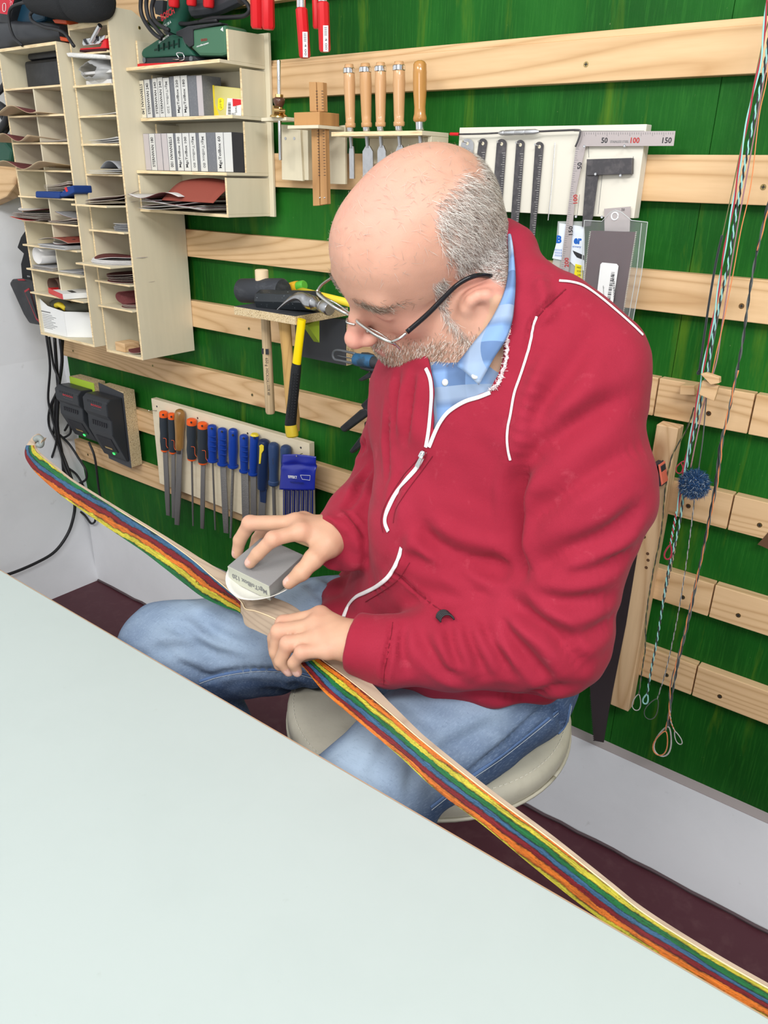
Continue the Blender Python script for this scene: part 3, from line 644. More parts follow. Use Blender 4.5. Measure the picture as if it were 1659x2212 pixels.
# black box in top compartment
t = thing('black_case', 'black moulded plastic case in the big top compartment of the wide unit', 'case', (.33, -.10, zsA[0]+TH/2))
zc = zsA[0]+TH/2+.0002; mb = MB(); mb.bb(xpx(55, 170, -.165), .40, -.165, -.04, zc, zc+.062); obj('case_body', mb, BLACK, t, bevel=.008)
mb = MB(); mb.bb(xpx(62, 150, -.16), .398, -.160, -.045, zc+.063, zc+.078); obj('lid', mb, BLACK, t, bevel=.006)
mb = MB(); mb.bb(.345, .385, -.1665, -.165, zc+.048, zc+.052); mb.bb(.345, .375, -.1665, -.165, zc+.040, zc+.042); obj('print', mb, INKG, t)
mb = MB(); mb.tube(spl([(.30, -.12, zc+.086), (.33, -.13, zc+.098), (.36, -.12, zc+.094), (.395, -.1, zc+.098)]), .011, 8); tag(obj('red_cloth', mb, mat('dark_red_cloth', (0.16, 0.01, 0.015), .9), None, smooth=True), 'dark red cloth lying on the black case', 'cloth')
# --- narrow unit contents
cx, hw, z = cellB(1); z1_ = zsB[1]+TH/2
t = thing('hand_sander', 'red hand sanding clamp with a steel lever in the top of the narrow unit', 'tool', (cx+.01, YB+.03, z1_))
mb = MB(); mb.prism(poly([(172, 108), (229, 104), (229, 110), (172, 112)], YB-.006), (0, .022, 0)); obj('foam_base', mb, mat('dark_foam', (0.05, 0.01, 0.012), .9), t)
mb = MB(); mb.prism(poly([(172, 104), (216, 101), (227, 76), (229, 105), (172, 109)], YB-.005), (0, .020, 0)); obj('red_body', mb, RED, t, bevel=.002)
mb = MB(); mb.prism(poly([(179, 84), (214, 77), (217, 92), (213, 95), (180, 99), (177, 94)], YB-.009), (0, .004, 0)); mb.prism(poly([(214, 78), (227, 75), (226, 83), (217, 90)], YB-.008), (0, .02, 0)); pl_ = obj('steel_plate', mb, CHROME, t, bevel=.001)
mb = MB()
for (u, v) in ((184, 88), (211, 84)): p = at(u, v, y=YB-.0095); mb.lathe(p, p+(0, .0006, 0), [(0, .0042), (1, .0042)], 12)
obj('plate_holes', mb, INK, pl_)
mb = MB(); mb.tube([at(197, 90, y=YB-.012), at(216, 55, y=YB-.018)], [.0045, .0050], 10); obj('lever', mb, CHROME, t, smooth='auto')
t = obj('foam_strip', MB().prism(poly([(141, 114), (150, 113), (226, 118), (228, 127), (146, 123)], YB-.014), (0, .03, 0)), mat('white_fleece', (0.75, 0.73, 0.70), .95, bump=(200, (1, 1, 1), .8, .003)), None, bevel=.003)
tag(t, 'white fleecy strip wedged under the red hand sander', 'fleece strip')
cx, hw, z = cellB(2)
PLAS = mat('clear_plastic_bag', (0.62, 0.62, 0.62), .2, alpha=.45, spec=.8)
t = thing('plastic_bag_bundle', 'crumpled clear plastic bag with white-edged papers, second cell of the narrow unit', 'bag', (cx, YB+.03, z))
G = []
for i in range(22):
    a = 2*math.pi*i/21; row = []
    for j in range(9):
        s_ = j/8; r_ = (1+.12*math.sin(5*a+3*s_)+.08*math.sin(9*a+j)); row.append((cx+.056*math.cos(a)*r_*(.35+.65*math.sin(math.pi*(s_*.8+.1))), YB-.012+.09*s_, z+.027+.024*math.sin(a)*r_*(.4+.6*math.sin(math.pi*(s_*.8+.1)))))
    G.append(row)
mb = MB(); mb.sheet(G, .0006); obj('clear_bag', mb, PLAS, t, smooth=True)
mb = MB(); mb.bb(cx-.05, cx+.06, YB+.006, YB+.07, z+.022, z+.027); mb.bb(cx-.045, cx+.05, YB+.01, YB+.06, z+.002, z+.010); obj('papers', mb, WHITEP, t)
for i, n_, nm in ((3, 1, 'single grey sheet'), (4, 3, 'thin dark sheet'), (5, 3, 'white and grey sheet')):
    cx, hw, z = cellB(i)
    pile(cx+.012, hw*.8, z, n_, '%s, narrow unit, %s' % (nm, {3: 'next cell below the bag', 4: 'two cells below the bag', 5: 'three cells below the bag'}[i]), '%s narrow unit' % nm, YB, .0 if i != 5 else .012, tops=(GREYP,), bots=(WHITEP,), curl=.004+.003*(i == 4), step=.003)
cx, hw, z = cellB(5); paper('folded dark grey sheet arching over the white sheets, narrow unit', None, (cx+.03, YB+.05, z+.012), .035, .055, 'rect', lambda a, b: .016*(1-a*a), GREYP, GREYP)
cx, hw, z = cellB(6); pile(cx+.008, hw*1.02, z, 3, 'big maroon disc curling on the upper pulled-out board', 'discs on the upper pulled-out board', YB, .052, 'disc', curl=.022, depthy=.07, step=.003)
cx, hw, z = cellB(7); pile(cx+.03, hw*.62, z, 7, 'small grey disc below the upper pulled-out board', 'small grey discs', YB, .0, 'disc', tops=(WHITEP, GREYP), bots=(GREYP,), depthy=.045, step=.0024)
cx, hw, z = cellB(8)
pile(cx, hw*1.05, z, 6, 'white-edged disc on the lower pulled-out board', 'discs on the lower pulled-out board', YB, .045, 'disc', tops=(WHITEP,), bots=(WHITEP,), depthy=.07, step=.0016)
paper('maroon disc with a centre hole topping the lower pulled-out board', None, (cx+.006, YB-.045+.07, z+.013), hw*1.05, .066, 'disc', lambda a, b: .004*math.sin(3*a)+.003*a*a, MAROON, WHITEP, holes=1, name='sanding_disc')
cx, hw, z = cellB(9); pile(cx+.01, hw*.95, z, 5, 'rumpled maroon disc below the lower pulled-out board', 'rumpled maroon discs', YB, .016, 'disc', curl=.012, depthy=.065, step=.0035)
cx, hw, z = cellB(10); pile(cx+.028, hw*.66, z, 4, 'flat maroon disc, lowest disc shelf of narrow unit', 'folded discs lowest shelf', YB, .0, 'disc', curl=.003, depthy=.05, step=.0022)
G = [[(cx+.005+.03*math.cos(t)+.045*s_, YB+.01+.07*s_, z+.022+.014*math.sin(t)+.006*s_) for s_ in (0, .5, 1)] for t in np.linspace(1.6, 5.2, 16)]
mb = MB(); mb.sheet(G, .001); tag(obj('sanding_disc', mb, MAROON, None, smooth=True), 'single disc folded over itself above the lowest maroon discs', 'sandpaper')
zb = ZB0+.0065; t = obj('wood_offcut', MB().bb(.447, .487, YB+.006, YB+.05, zb, zb+.022), PINE, None, bevel=.001); tag(t, 'small square wooden offcut in the bottom of the narrow unit', 'wood block')
paper('dark maroon disc lying behind the wooden offcut in the bottom cell', None, (.515, YB+.05, zb+.003), .042, .045, 'disc', lambda a, b: .008*a*a, MAROON, BACK, name='sanding_disc')
# --- sheets in the fourth tier
zt = 1.2155
for k in range(8):
    o_ = -.008*k; f = (lambda k: (lambda a, b: .004*math.sin(2.5*a+k)+.0035+.003*a*a*(k % 2)))(k)
    paper('sandpaper sheet in the lowest stepped tier, '+('lowest of the pile' if k == 0 else 'topmost of the pile' if k == 7 else ('second', 'third', 'fourth', 'fifth', 'sixth', 'seventh')[k-1]+' from the bottom'), 'sheets in the lowest stepped tier', (.715+.004*(k % 3), -.172+.065+.002*k, zt+.002+.0024*k), .108-.004*(k % 3), .075, 'rect', f, MAROON if k % 3 else GREYP, WHITEP if k % 2 else BACK)
paper('pale wavy backing sheet sliding out to the left of the lowest stepped tier', None, (.67, -.115, zt+.026), .088, .072, 'rect', lambda a, b: .007*math.sin(3.2*a)+.005, WHITEP, MAROON, n=16)
G = [[(xc, -.178+.075*t, zt+.022+.046*math.sin(t*math.pi*.5)*(1-.25*((xc-.76)/.1)**2)) for xc in np.linspace(.690, .858, 9)] for t in np.linspace(0, 1, 12)]
mb = MB(); mb.sheet(G, .0012); tag(obj('sandpaper_sheet', mb, BRICK, None, smooth=True), 'big brick-red punched sheet arched over the pile in the lowest stepped tier', 'sandpaper')
# ================================================================ TOOLS ON THE WALL
def pr_(mb, P, y, th, mi=0): return mb.prism(poly(P, y), (0, th, 0), mi)
def lz(mb, p0, p1, y, prof, seg=14, mi=0, flat=1.0, y2=None):
    a = at(*p0, y=y); b = at(*p1, y=y if y2 is None else y2); s = depth((a+b)/2)/FPX
    return mb.lathe(a, b, [(t, r*s) for t, r in prof], seg, mi, flat, up=(0, 1, 0))
def pt(mb, P, y, r, seg=8, n=6, mi=0):
    """tube through pixels; entries (u,v) or (u,v,y)"""
    W = [at(p[0], p[1], y=p[2] if len(p) > 2 else y) for p in P]; return mb.tube(spl(W, n), r, seg, mi)
# ---- marking gauges and their brackets
yg = -.085
t = thing('gauge_bracket', 'pale plywood bracket holding the brass marking gauge', 'bracket', at(630, 390, y=-.05))
mb = MB(); pr_(mb, [(607, 269), (648, 271), (654, 391), (609, 388)], -.05, .006); pv = obj('upright', mb, PLY, t, bevel=.0005)
mb = MB(); P = poly([(567, 254), (612, 251), (637, 258), (636, 264), (604, 265), (567, 260)], yg); mb.bb(xpx(567, 257, yg), xpx(640, 257, -.06), yg-.004, -.05, float(P[0][2])-.007, float(P[0][2])-.0005); mb.bb(xpx(648, 271, -.05), xpx(660, 271, -.05), -.044, -.02, zpx(648, 389, -.05), zpx(648, 273, -.05)); obj('shelf_board', mb, PLY, t, bevel=.0008)
for u, v in ((617, 299), (636, 299)):
    mb = MB(); p = at(u, v, y=-.05); mb.lathe(p+(0, -.0008, 0), p, [(0, .003), (1, .003)], 10); obj('screw', mb, STEEL, t)
t = thing('brass_marking_gauge', 'wheel marking gauge with steel rod, brass thumbscrew and brown wooden knob', 'marking gauge', at(605, 346, y=yg))
mb = MB(); lz(mb, (602, 130), (606, 346), yg, [(0, 3.6), (.01, 4.2), (.99, 4.2), (1, 3.6)]); obj('steel_rod', mb, CHROME, t, smooth='auto')
mb = MB(); lz(mb, (603, 210), (603, 232), yg, [(0, 8), (.15, 12.5), (.5, 12.5), (.85, 9), (1, 8)]); obj('wooden_knob', mb, mat('walnut', (0.09, 0.035, 0.02), .35, coat=.4), t, smooth=True)
mb = MB(); lz(mb, (603, 204), (603, 210), yg, [(0, 9), (1, 9)], 6); lz(mb, (603, 231), (603, 254), yg, [(0, 8), (.4, 9), (.7, 15), (.85, 20), (1, 20)]); obj('brass_body', mb, BRASS, t, smooth='auto')
mb = MB(); c = at(590, 239, y=yg-.02); mb.lathe(c, c+np.array([.012, .02, 0]), [(0, .009), (.45, .009), (.46, .004), (1, .004)], 16); obj('thumbscrew', mb, BRASS, t, smooth='auto')
ym = -.10
t = thing('marking_gauge', 'old beech marking gauge with a slotted scale stem through a square block', 'marking gauge', at(692, 440, y=ym))
xr = xpx(690, 255, -.115); yk = float(at(733, 255, x=xr)[1]); x0 = xpx(635, 255, -.115); zt0, zt1 = zpx(690, 270, -.115), zpx(690, 241, -.115)
mb = MB(); mb.bb(x0, xr, -.115, yk, zt0, zt1); obj('fence_block', mb, OAK, t, bevel=.001)
for (a, b) in (((668, 177), (683, 176)), ((684, 176), (697, 178))): pass
mb = MB(); pr_(mb, [(667, 177), (682, 177), (684, 241), (669, 241)], ym, .012); pr_(mb, [(684, 177), (697, 178), (699, 241), (686, 241)], ym, .012)
pr_(mb, [(672, 276), (687, 275), (690, 444), (676, 445)], ym, .012); pr_(mb, [(689, 275), (702, 275), (706, 441), (692, 443)], ym, .012); obj('stem', mb, wood_mat('gauge_stem', (0.55, 0.30, 0.12), (0.33, 0.16, 0.06), 'z', 1, False), t, bevel=.0008)
mb = MB()
for k in range(26):
    v = 196+k*6.4+(22 if k > 6 else 0)
    if v > 384: break
    u = 682+(v-196)*.03; pr_(mb, [(u, v), (u+4, v), (u+4, v+1), (u, v+1)], ym-.0004, .0004); pr_(mb, [(u+12, v), (u+16, v), (u+16, v+1), (u+12, v+1)], ym-.0004, .0004)
obj('scale_marks', mb, INK, t)
for u in (691, 701): mb = MB(); p = at(u, 427, y=ym); mb.lathe(p+(0, -.001, 0), p, [(0, .0012), (1, .002)], 8); obj('pin', mb, CHROME, t)
t = thing('gauge_shelf', 'thin plywood ledge with upright board under the old beech marking gauge', 'bracket', at(725, 398, y=-.05))
mb = MB(); pr_(mb, [(702, 274), (746, 270), (746, 398), (706, 397)], -.05, .006); obj('upright', mb, PLY, t, bevel=.0005)
mb = MB(); mb.bb(x0-.008, xpx(744, 270, -.05), -.125, -.044, zt0-.006, zt0-.0004); obj('shelf_board', mb, PLY, t, bevel=.0005)
# ---- chisel shelf
xc = 1.327; yc = float(at(912, 286, x=xc)[1]); x0 = xpx(716, 290, yc); z1_ = zpx(912, 282, yc); z0_ = zpx(912, 292, yc)
t = thing('chisel_rack', 'plywood rack shelf carrying five wooden handled tools', 'rack', ((x0+xc)/2, -.02, z0_-.05))
bx('shelf_board', x0, xc, yc, -.021, z0_, z1_, t); bx('end_panel', xc-.008, xc, -.075, -.021, z0_-.06, z0_-.0002, t); bx('back_panel', x0+.03, xc-.0085, -.027, -.021, z0_-.045, z0_-.0002, t)
mb = MB(); edge_strip(x0, xc, yc, z0_, z1_, mb); obj('edge_veneer', mb, PLYE, t)
yy_ = (yc-.03)/2-.01
for i, (u, v, w_, lab) in enumerate(((754, 137, 12.5, 'first chisel from the left, knotty light handle with steel hoop'), (789, 135, 13, 'second chisel from the left, darker figured handle and broad blade'), (822, 133, 12.5, 'middle chisel with steel hoop and reddish streaked handle'), (862, 131, 13.5, 'fourth chisel from the left with the thickest hooped handle'), (907, 131, 15, 'orange-brown varnished handle without a hoop, rightmost in the rack'))):
    hoop = i < 4; ub_ = u+(3 if i < 2 else 0); vb = 276-i
    t = thing('chisel' if hoop else 'wooden_handled_file', lab, 'chisel' if hoop else 'file', at(ub_, vb+8, y=yy_), 'wood chisels in the rack' if hoop else None)
    mb = MB()
    if hoop: lz(mb, (u, v+2), (ub_, vb), yy_, [(0, w_*.72), (.03, w_*.8), (.10, w_*.9), (.11, w_*.94), (.3, w_), (.55, w_*.93), (.80, w_*.86), (.92, w_*.80), (.93, w_*.92), (.98, w_*.92), (1, w_*.8)], 18)
    else: lz(mb, (u, v), (ub_, vb-8), yy_, [(0, w_*.45), (.02, w_*.75), (.06, w_*.95), (.2, w_), (.5, w_*.98), (.75, w_*.82), (.86, w_*.85), (.93, w_*1.0), (.97, w_*.98), (1, w_*.7)], 18)
    obj('handle', mb, [ASH, OAK, ASH, ASH, mat('varnished_handle', (0.50, 0.24, 0.06), .25, coat=.5, over=[(30, (1, 1, .2), (0.30, 0.13, 0.03), .45, .7, .6)])][i] if i != 1 else mat('figured_handle', (0.55, 0.30, 0.13), .35, over=[(14, (1, 1, .3), (0.25, 0.10, 0.04), .5, .65, .8)]), t, smooth=True)
    if hoop: mb = MB(); lz(mb, (u, v+10), (u, v+22), yy_, [(0, w_*.99), (.1, w_*1.06), (.9, w_*1.06), (1, w_*.99)], 18); obj('steel_hoop', mb, CHROME, t, smooth='auto')
    mb = MB(); lz(mb, (ub_, vb-8 if not hoop else vb), (ub_, vb+9), yy_, [(0, w_*.68), (.9, w_*.62), (1, w_*.5)], 14); obj('ferrule', mb, CHROME, t, smooth='auto')
    mb = MB(); s_ = depth(at(ub_, vb, y=yy_))/FPX
    lz(mb, (ub_, vb+8), (ub_+2, vb+44), yy_, [(0, 6), (.4, 4.6), (1, 4)], 10); bw = [5, 11, 9, 9, 5][i]
    mb.prism([at(ub_+2-4, vb+40, y=yy_), at(ub_+2+4, vb+40, y=yy_), at(ub_+2+bw, vb+52, y=yy_), at(ub_+3+bw, vb+110, y=yy_), at(ub_+3-bw, vb+110, y=yy_), at(ub_+2-bw, vb+52, y=yy_)], (0, .003, 0)); obj('blade', mb, STEEL, t)
# ---- ruler board
yr = -.042
rb = thing('ruler_board', 'whitewashed plywood board hung with rulers and squares', 'board', at(1190, 474, y=yr))
bx('board', 1.363, 1.700, yr, -.0208, 1.243, 1.377, rb, mat('whitewashed_ply', (0.72, 0.68, 0.58), .6), .0008)
mb = MB()
for P in ([(1240, 283), (1392, 283)], [(1271, 312), (1272, 340)], [(1252, 420), (1246, 470)], [(1368, 338), (1364, 378)], [(1301, 377), (1292, 462)]):
    mb.tube([at(*p, y=yr-.0002) for p in P], .0004, 4)
obj('pencil_outline', mb, INKG, rb)
def rounded_strip(mb, u0, u1, vt, l0, l1, vb, y, th):
    c = (u0+u1)/2; r = (u1-u0)/2; P = [(c-r*math.cos(a), vt+r-r*math.sin(a)) for a in np.linspace(0, math.pi, 9)]; return pr_(mb, P+[(l1, vb), (l0, vb)], y, th)
for (u0, u1, vt, l0, l1, vb, m_, lab, marks) in (
    (996, 1023, 299, 990, 1017, 400, STEEL, 'bright steel ruler reading 300 cm at the left of the ruler board', 0),
    (1034, 1052, 299, 1018, 1036, 420, DSTEEL, 'dark ruler just right of the bright steel one', 1),
    (1073, 1094, 300, 1060, 1082, 470, DSTEEL, 'broader dark engraved ruler in the middle of the board', 1),
    (1115, 1133, 302, 1102, 1119, 495, DSTEEL, 'long plain dark ruler left of the longest one', 1),
    (1156, 1174, 306, 1141, 1153, 537, DSTEEL, 'longest dark ruler, reaching below the board', 1)):
    t = thing('steel_ruler', lab, 'ruler', at((l0+l1)/2, vb, y=yr-.003), 'rulers hung on nails')
    mb = MB(); rounded_strip(mb, u0, u1, vt, l0, l1, vb, yr-.0035, .001); obj('blade', mb, m_, t)
    mb = MB(); c = at((u0+u1)/2, vt+11, y=yr-.0037); mb.lathe(c, c+(0, .0003, 0), [(0, .0028), (1, .0028)], 12); obj('hang_hole', mb, PLY, t)
    mb = MB(); mb.tube([c+(-.004, -.008, .003), c+(.001, .003, 0)], .0007, 6); mb.lathe(c+(-.004, -.0085, .003), c+(-.0038, -.008, .003), [(0, .002), (1, .002)], 8); tag(obj('nail', mb, CHROME, rb), None, None)
    if marks:
        mb = MB(); n_ = int((vb-vt-30)/5)
        for k in range(n_):
            f = (30+k*5)/(vb-vt); e = u1+(l1-u1)*f; L_ = 5 if k % 5 else 8; v = vt+30+k*5; pr_(mb, [(e-L_, v), (e-.5, v), (e-.5, v+.7), (e-L_, v+.7)], yr-.0038, .0002)
        obj('graduations', mb, mat('engraving', (0.55, 0.53, 0.50), .6), t)
text('300 cm', at(1007, 352, y=yr-.0036), (0, 0, 1), (-1, 0, 0), .006, INK, bpy.data.objects['steel_ruler'], width=.026)
mb = MB(); mb.tube([at(1199, 308, y=yr-.006), at(1192, 400, y=yr-.006), at(1184, 476, y=yr-.006)], .0009, 6); tag(obj('steel_needle', mb, CHROME, None), 'thin steel rod hanging alone right of the longest ruler', 'rod')
ys = yr-.012
t = thing('scriber', 'bent scriber with knurled grip and red tip along the board top', 'scriber', at(1120, 290, y=ys))
mb = MB(); pt(mb, [(991, 290), (1040, 289), (1080, 287)], ys, .0014); pt(mb, [(1163, 284), (1210, 282), (1249, 281), (1253, 287), (1250, 300), (1243, 317)], ys, .0015); obj('shaft', mb, DSTEEL, t, smooth=True)
mb = MB(); lz(mb, (1077, 287.5), (1165, 284.5), ys, [(0, 2), (.05, 4.5), (.12, 5.5), (.14, 4.2), (.16, 5.5), (.4, 5.5), (.41, 4.4), (.43, 5.5), (.64, 5.5), (.65, 4.4), (.67, 5.5), (.9, 5.5), (1, 2)], 12); obj('knurled_grip', mb, mat('knurl', (0.65, 0.66, 0.68), .35, 1, bump=(1800, (1, 1, 1), 1, .0006)), t, smooth='auto')
mb = MB(); lz(mb, (972, 289.5), (991, 290), ys, [(0, 2.5), (.1, 3.4), (.9, 3.4), (1, 3)], 10); obj('red_tip', mb, RED, t, smooth='auto')
# steel square
yq = yr-.007
SQM = mat('satin_rule_steel', (0.50, 0.44, 0.43), .45, .55)
t = thing('steel_square', 'stainless steel try square ruler numbered to 150 across and 200 down', 'square', at(1240, 590, y=yq))
mb = MB(); pr_(mb, [(1252, 284), (1459, 283), (1455, 315), (1265, 316), (1243, 420), (1243, 420), (1227, 600), (1208, 600), (1244, 316)], yq, .0012); obj('blade', mb, SQM, t)
for s_, u in (('50', 1306), ('100', 1372), ('150', 1441)): text(s_, at(u, 303, y=yq), X_, Z_, .0080, INK if s_ != '100' else INKR, t, bold=.02)
text('STAINLESS STEEL', at(1338, 306, y=yq), X_, Z_, .0034, INKG, t, width=.030, bold=.01)
for s_, u, v in (('50', 1252, 358), ('100', 1243, 430), ('150', 1233, 498), ('200', 1224, 567)): text(s_, at(u, v, y=yq), (-.12, 0, 1), (-1, 0, -.12), .0078, INK if s_ in ('50', '150') else INKR, t, bold=.02)
mb = MB()
for k in range(40):
    u = 1262+k*4.9; L_ = 8 if k % 5 == 0 else 4.5; pr_(mb, [(u, 286), (u+.6, 286), (u+.6, 286+L_), (u, 286+L_)], yq-.0004, .0003)
for k in range(58):
    v = 322+k*4.7; e = 1243.2-(v-316)*.121; L_ = 8 if k % 5 == 0 else 4.5; pr_(mb, [(e+1, v), (e+1+L_, v), (e+1+L_, v+.6), (e+1, v+.6)], yq-.0004, .0003)
obj('graduations', mb, INKG, t)
t = thing('engineer_square', 'small dark steel engineer square beside the big try square', 'square', at(1270, 488, y=yq))
mb = MB(); pr_(mb, [(1267, 352), (1292, 350), (1292, 378), (1280, 470), (1275, 488), (1257, 490)], yr-.008, .0025); obj('blade', mb, DSTEEL, t, bevel=.0003)
mb = MB(); pr_(mb, [(1267, 344), (1365, 341), (1364, 376), (1267, 379)], yr-.011, .009); obj('stock', mb, DSTEEL, t, bevel=.0006)
mb = MB()
for (u, v) in ((1262, 316), (1349, 315), (1286, 376), (1340, 379), (1244, 468), (1300, 469)): p = at(u, v, y=yr-.016); mb = MB(); mb.lathe(p, p+(0, .0006, 0), [(0, .0022), (1, .0022)], 8); mb.tube([p, at(u, v, y=yr-.001)+(0, .001, 0)], .0008, 6); obj('nail', mb, CHROME, rb)
mb = MB(); pr_(mb, [(1305, 451), (1362, 446), (1360, 500), (1306, 502)], yr-.005, .001); o = obj('protractor_plate', mb, SQM, None); tag(o, 'dull steel plate half hidden at the top of the saw blade sleeve', 'plate'); text('50', at(1346, 453, y=yr-.005), X_, Z_, .004, INK, o)
# saw blade sleeve
CLEAR = mat('clear_sleeve', (0.95, 0.97, 0.97), .08, alpha=.06, spec=1.0)
t = thing('saw_blade_sleeve', 'clear plastic sleeve with a dark saw blade and barcode label', 'packet', at(1315, 660, y=-.065))
yz = -.068; SAWM = mat('saw_blade_painted_reflection', (0.050, 0.014, 0.020), .3, .0, over=[(5, (1, 1, 2), (0.18, 0.09, 0.09), .52, .7, .7)])  # dark maroon reflection on the blade is put into its base colour
mb = MB(); pr_(mb, [(1277, 498), (1373, 501), (1366, 540), (1350, 640), (1340, 720), (1250, 720), (1263, 620), (1270, 540)], yz+.002, .0012); sw = obj('saw_blade', mb, SAWM, t)
mb = MB()
for k in range(52):
    f = k/52; v = 500+f*200; ul = 1276-(v-500)*.13; ur = 1373-(v-500)*.16
    pr_(mb, [(ul, v), (ul-3.5, v+1.0), (ul, v+3)], yz+.0022, .0012); pr_(mb, [(ur, v), (ur+3.5, v+1.0), (ur, v+3)], yz+.0022, .0012)
o = obj('saw_teeth', mb, mat('tooth_steel', (0.7, 0.66, 0.6), .4, .7), t); o['kind'] = 'stuff'
mb = MB(); pr_(mb, [(1262, 476), (1300, 478), (1311, 472), (1318, 459), (1329, 454), (1342, 458), (1350, 469), (1364, 476), (1399, 480), (1386, 590), (1362, 720), (1240, 720), (1256, 590)], yz-.003, .0006); obj('clear_front', mb, CLEAR, t)
mb = MB(); c = at(1328, 467, y=yz-.004); mb.tube([c+.0055*np.array([math.cos(a), 0, math.sin(a)]) for a in np.linspace(0, 2*math.pi, 20)], .0012, 8); obj('ring', mb, mat('white_ring', (0.8, 0.8, 0.8), .25), t, smooth=True)
mb = MB()
for P in ([(1262, 476), (1256, 590), (1240, 720)], [(1399, 480), (1386, 590), (1362, 720)], [(1262, 476), (1300, 478), (1318, 459), (1329, 454), (1342, 458), (1364, 476), (1399, 480)], [(1386, 482), (1376, 580), (1352, 720)]): mb.tube([at(*p, y=yz-.0035) for p in P], .0006, 5)
obj('welded_rim', mb, mat('plastic_rim', (0.55, 0.58, 0.57), .2), t)
mb = MB(); P = [(1301, 567), (1332, 570), (1336, 575), (1322, 668), (1286, 662), (1297, 571)]; pr_(mb, P, yz-.0042, .0005); lb_ = obj('barcode_label', mb, PAPER, t)
mb = MB()
for k in range(22):
    v = 588+k*3.3; u = 1320.5-(v-588)*.16; pr_(mb, [(u, v), (u+7, v+.3), (u+7, v+1.0+(k*7 % 3)*.7), (u, v+.7+(k*7 % 3)*.7)], yz-.0046, .0003)
obj('barcode', mb, INK, lb_); text('9120068340472', at(1326.5, 622, y=yz-.0043), (-.2, 0, 1), (-1, 0, -.2), .0036, INK, lb_, width=.042); text('Japansaege', at(1304, 632, y=yz-.0043), (-.2, 0, 1), (-1, 0, -.2), .003, INKG, lb_, width=.022)
# blue and white packet
t = thing('blade_packet', 'white packet with blue lettering and a yellow tag behind the try square', 'packet', at(1235, 600, y=-.046)); yw = -.0445
mb = MB(); pr_(mb, [(1205, 478), (1262, 478), (1264, 700), (1230, 700), (1186, 600), (1200, 540)], yw, .002); obj('clear_bag', mb, mat('milky_bag', (0.6, 0.63, 0.6), .2, alpha=.5), t)
mb = MB(); pr_(mb, [(1208, 482), (1262, 490), (1262, 585), (1248, 580), (1232, 566), (1193, 558), (1207, 505)], yw-.0012, .0008); cd = obj('card', mb, mat('packet_white', (0.75, 0.80, 0.86), .4), t)
BLUE = mat('print_blue', (0.01, 0.12, 0.50), .4)
text('B', at(1208, 517, y=yw-.0012), X_, Z_, .0125, BLUE, cd, width=.0095, bold=.05); text('er', at(1248, 521, y=yw-.0012), X_, Z_, .0095, BLUE, cd, width=.014, bold=.05); text('ermany', at(1246, 534, y=yw-.0012), X_, Z_, .0035, BLUE, cd, width=.015)
for k in range(3): text('|||||', at(1206, 540+k*6, y=yw-.0012), X_, Z_, .003, BLUE, cd, width=.012)
mb = MB(); pr_(mb, [(1237, 541), (1262, 552), (1262, 562), (1246, 556), (1240, 548)], yw-.0016, .0003); obj('black_print', mb, INK, cd)
mb = MB(); pr_(mb, [(1243, 570), (1258, 574), (1258, 640), (1235, 640)], yw-.0020, .0006); yt = obj('yellow_tag', mb, mat('tag_yellow', (0.85, 0.72, 0.02), .5), t)
for k, s_ in enumerate(('MADE', 'SCHN', 'LINE', 'GR')): text(s_, at(1252, 578+k*8, y=yw-.0020), X_, Z_, .0026, INK, yt)
# ---- hammer shelf
ybk = -.046; xh = xpx(752, 664, ybk); yf = float(at(638, 684, x=xh)[1]); xl = xpx(505, 661, yf); zt_ = zpx(638, 683, yf); zb_ = zpx(637, 702, yf)
CHIP = mat('chipboard_edge', (0.62, 0.48, 0.28), .8, over=[(420, (1, 1, 1), (0.16, 0.08, 0.03), .55, .62, .9), (300, (1, 1, 1), (0.85, 0.74, 0.55), .58, .65, .8)], bump=(400, (1, 1, 1), .5, .001))
GRAYL = mat('grey_laminate', (0.055, 0.058, 0.065), .5)
LIME = mat('lime_laminate', (0.42, 0.60, 0.05), .45)
t = thing('hammer_shelf', 'dark grey topped chipboard shelf carrying mallets and hammers', 'shelf', ((xl+xh)/2, ybk, zb_))
mb = MB(); mb.bb(xl, xh, yf, ybk-.0005, zb_, zt_-.0006); obj('chipboard', mb, CHIP, t, bevel=.0005)
mb = MB(); mb.bb(xl+.0003, xh-.0003, yf+.0003, ybk-.0005, zt_-.0006, zt_); obj('laminate_top', mb, GRAYL, t)
mb = MB(); pr_(mb, [(636, 680), (745, 690), (748, 790), (654, 771), (640, 760)], ybk, .019); bk = obj('back_board', mb, [GRAYL], t); 
mb = MB(); mb.bb(xpx(748, 740, ybk)+.0002, xpx(748, 740, ybk)+.0012, ybk, ybk+.019, zpx(748, 790, ybk), zpx(748, 700, ybk)); obj('board_edge', mb, CHIP, t)
mb = MB(); mb.prism([at(664, 702, x=1.09), at(690, 690, x=1.09), at(690, 740, x=1.09)], (-.016, 0, 0)); o = obj('brace', mb, LIME, t); o['label'] = 'lime green triangular brace'
yh = (yf+ybk)/2
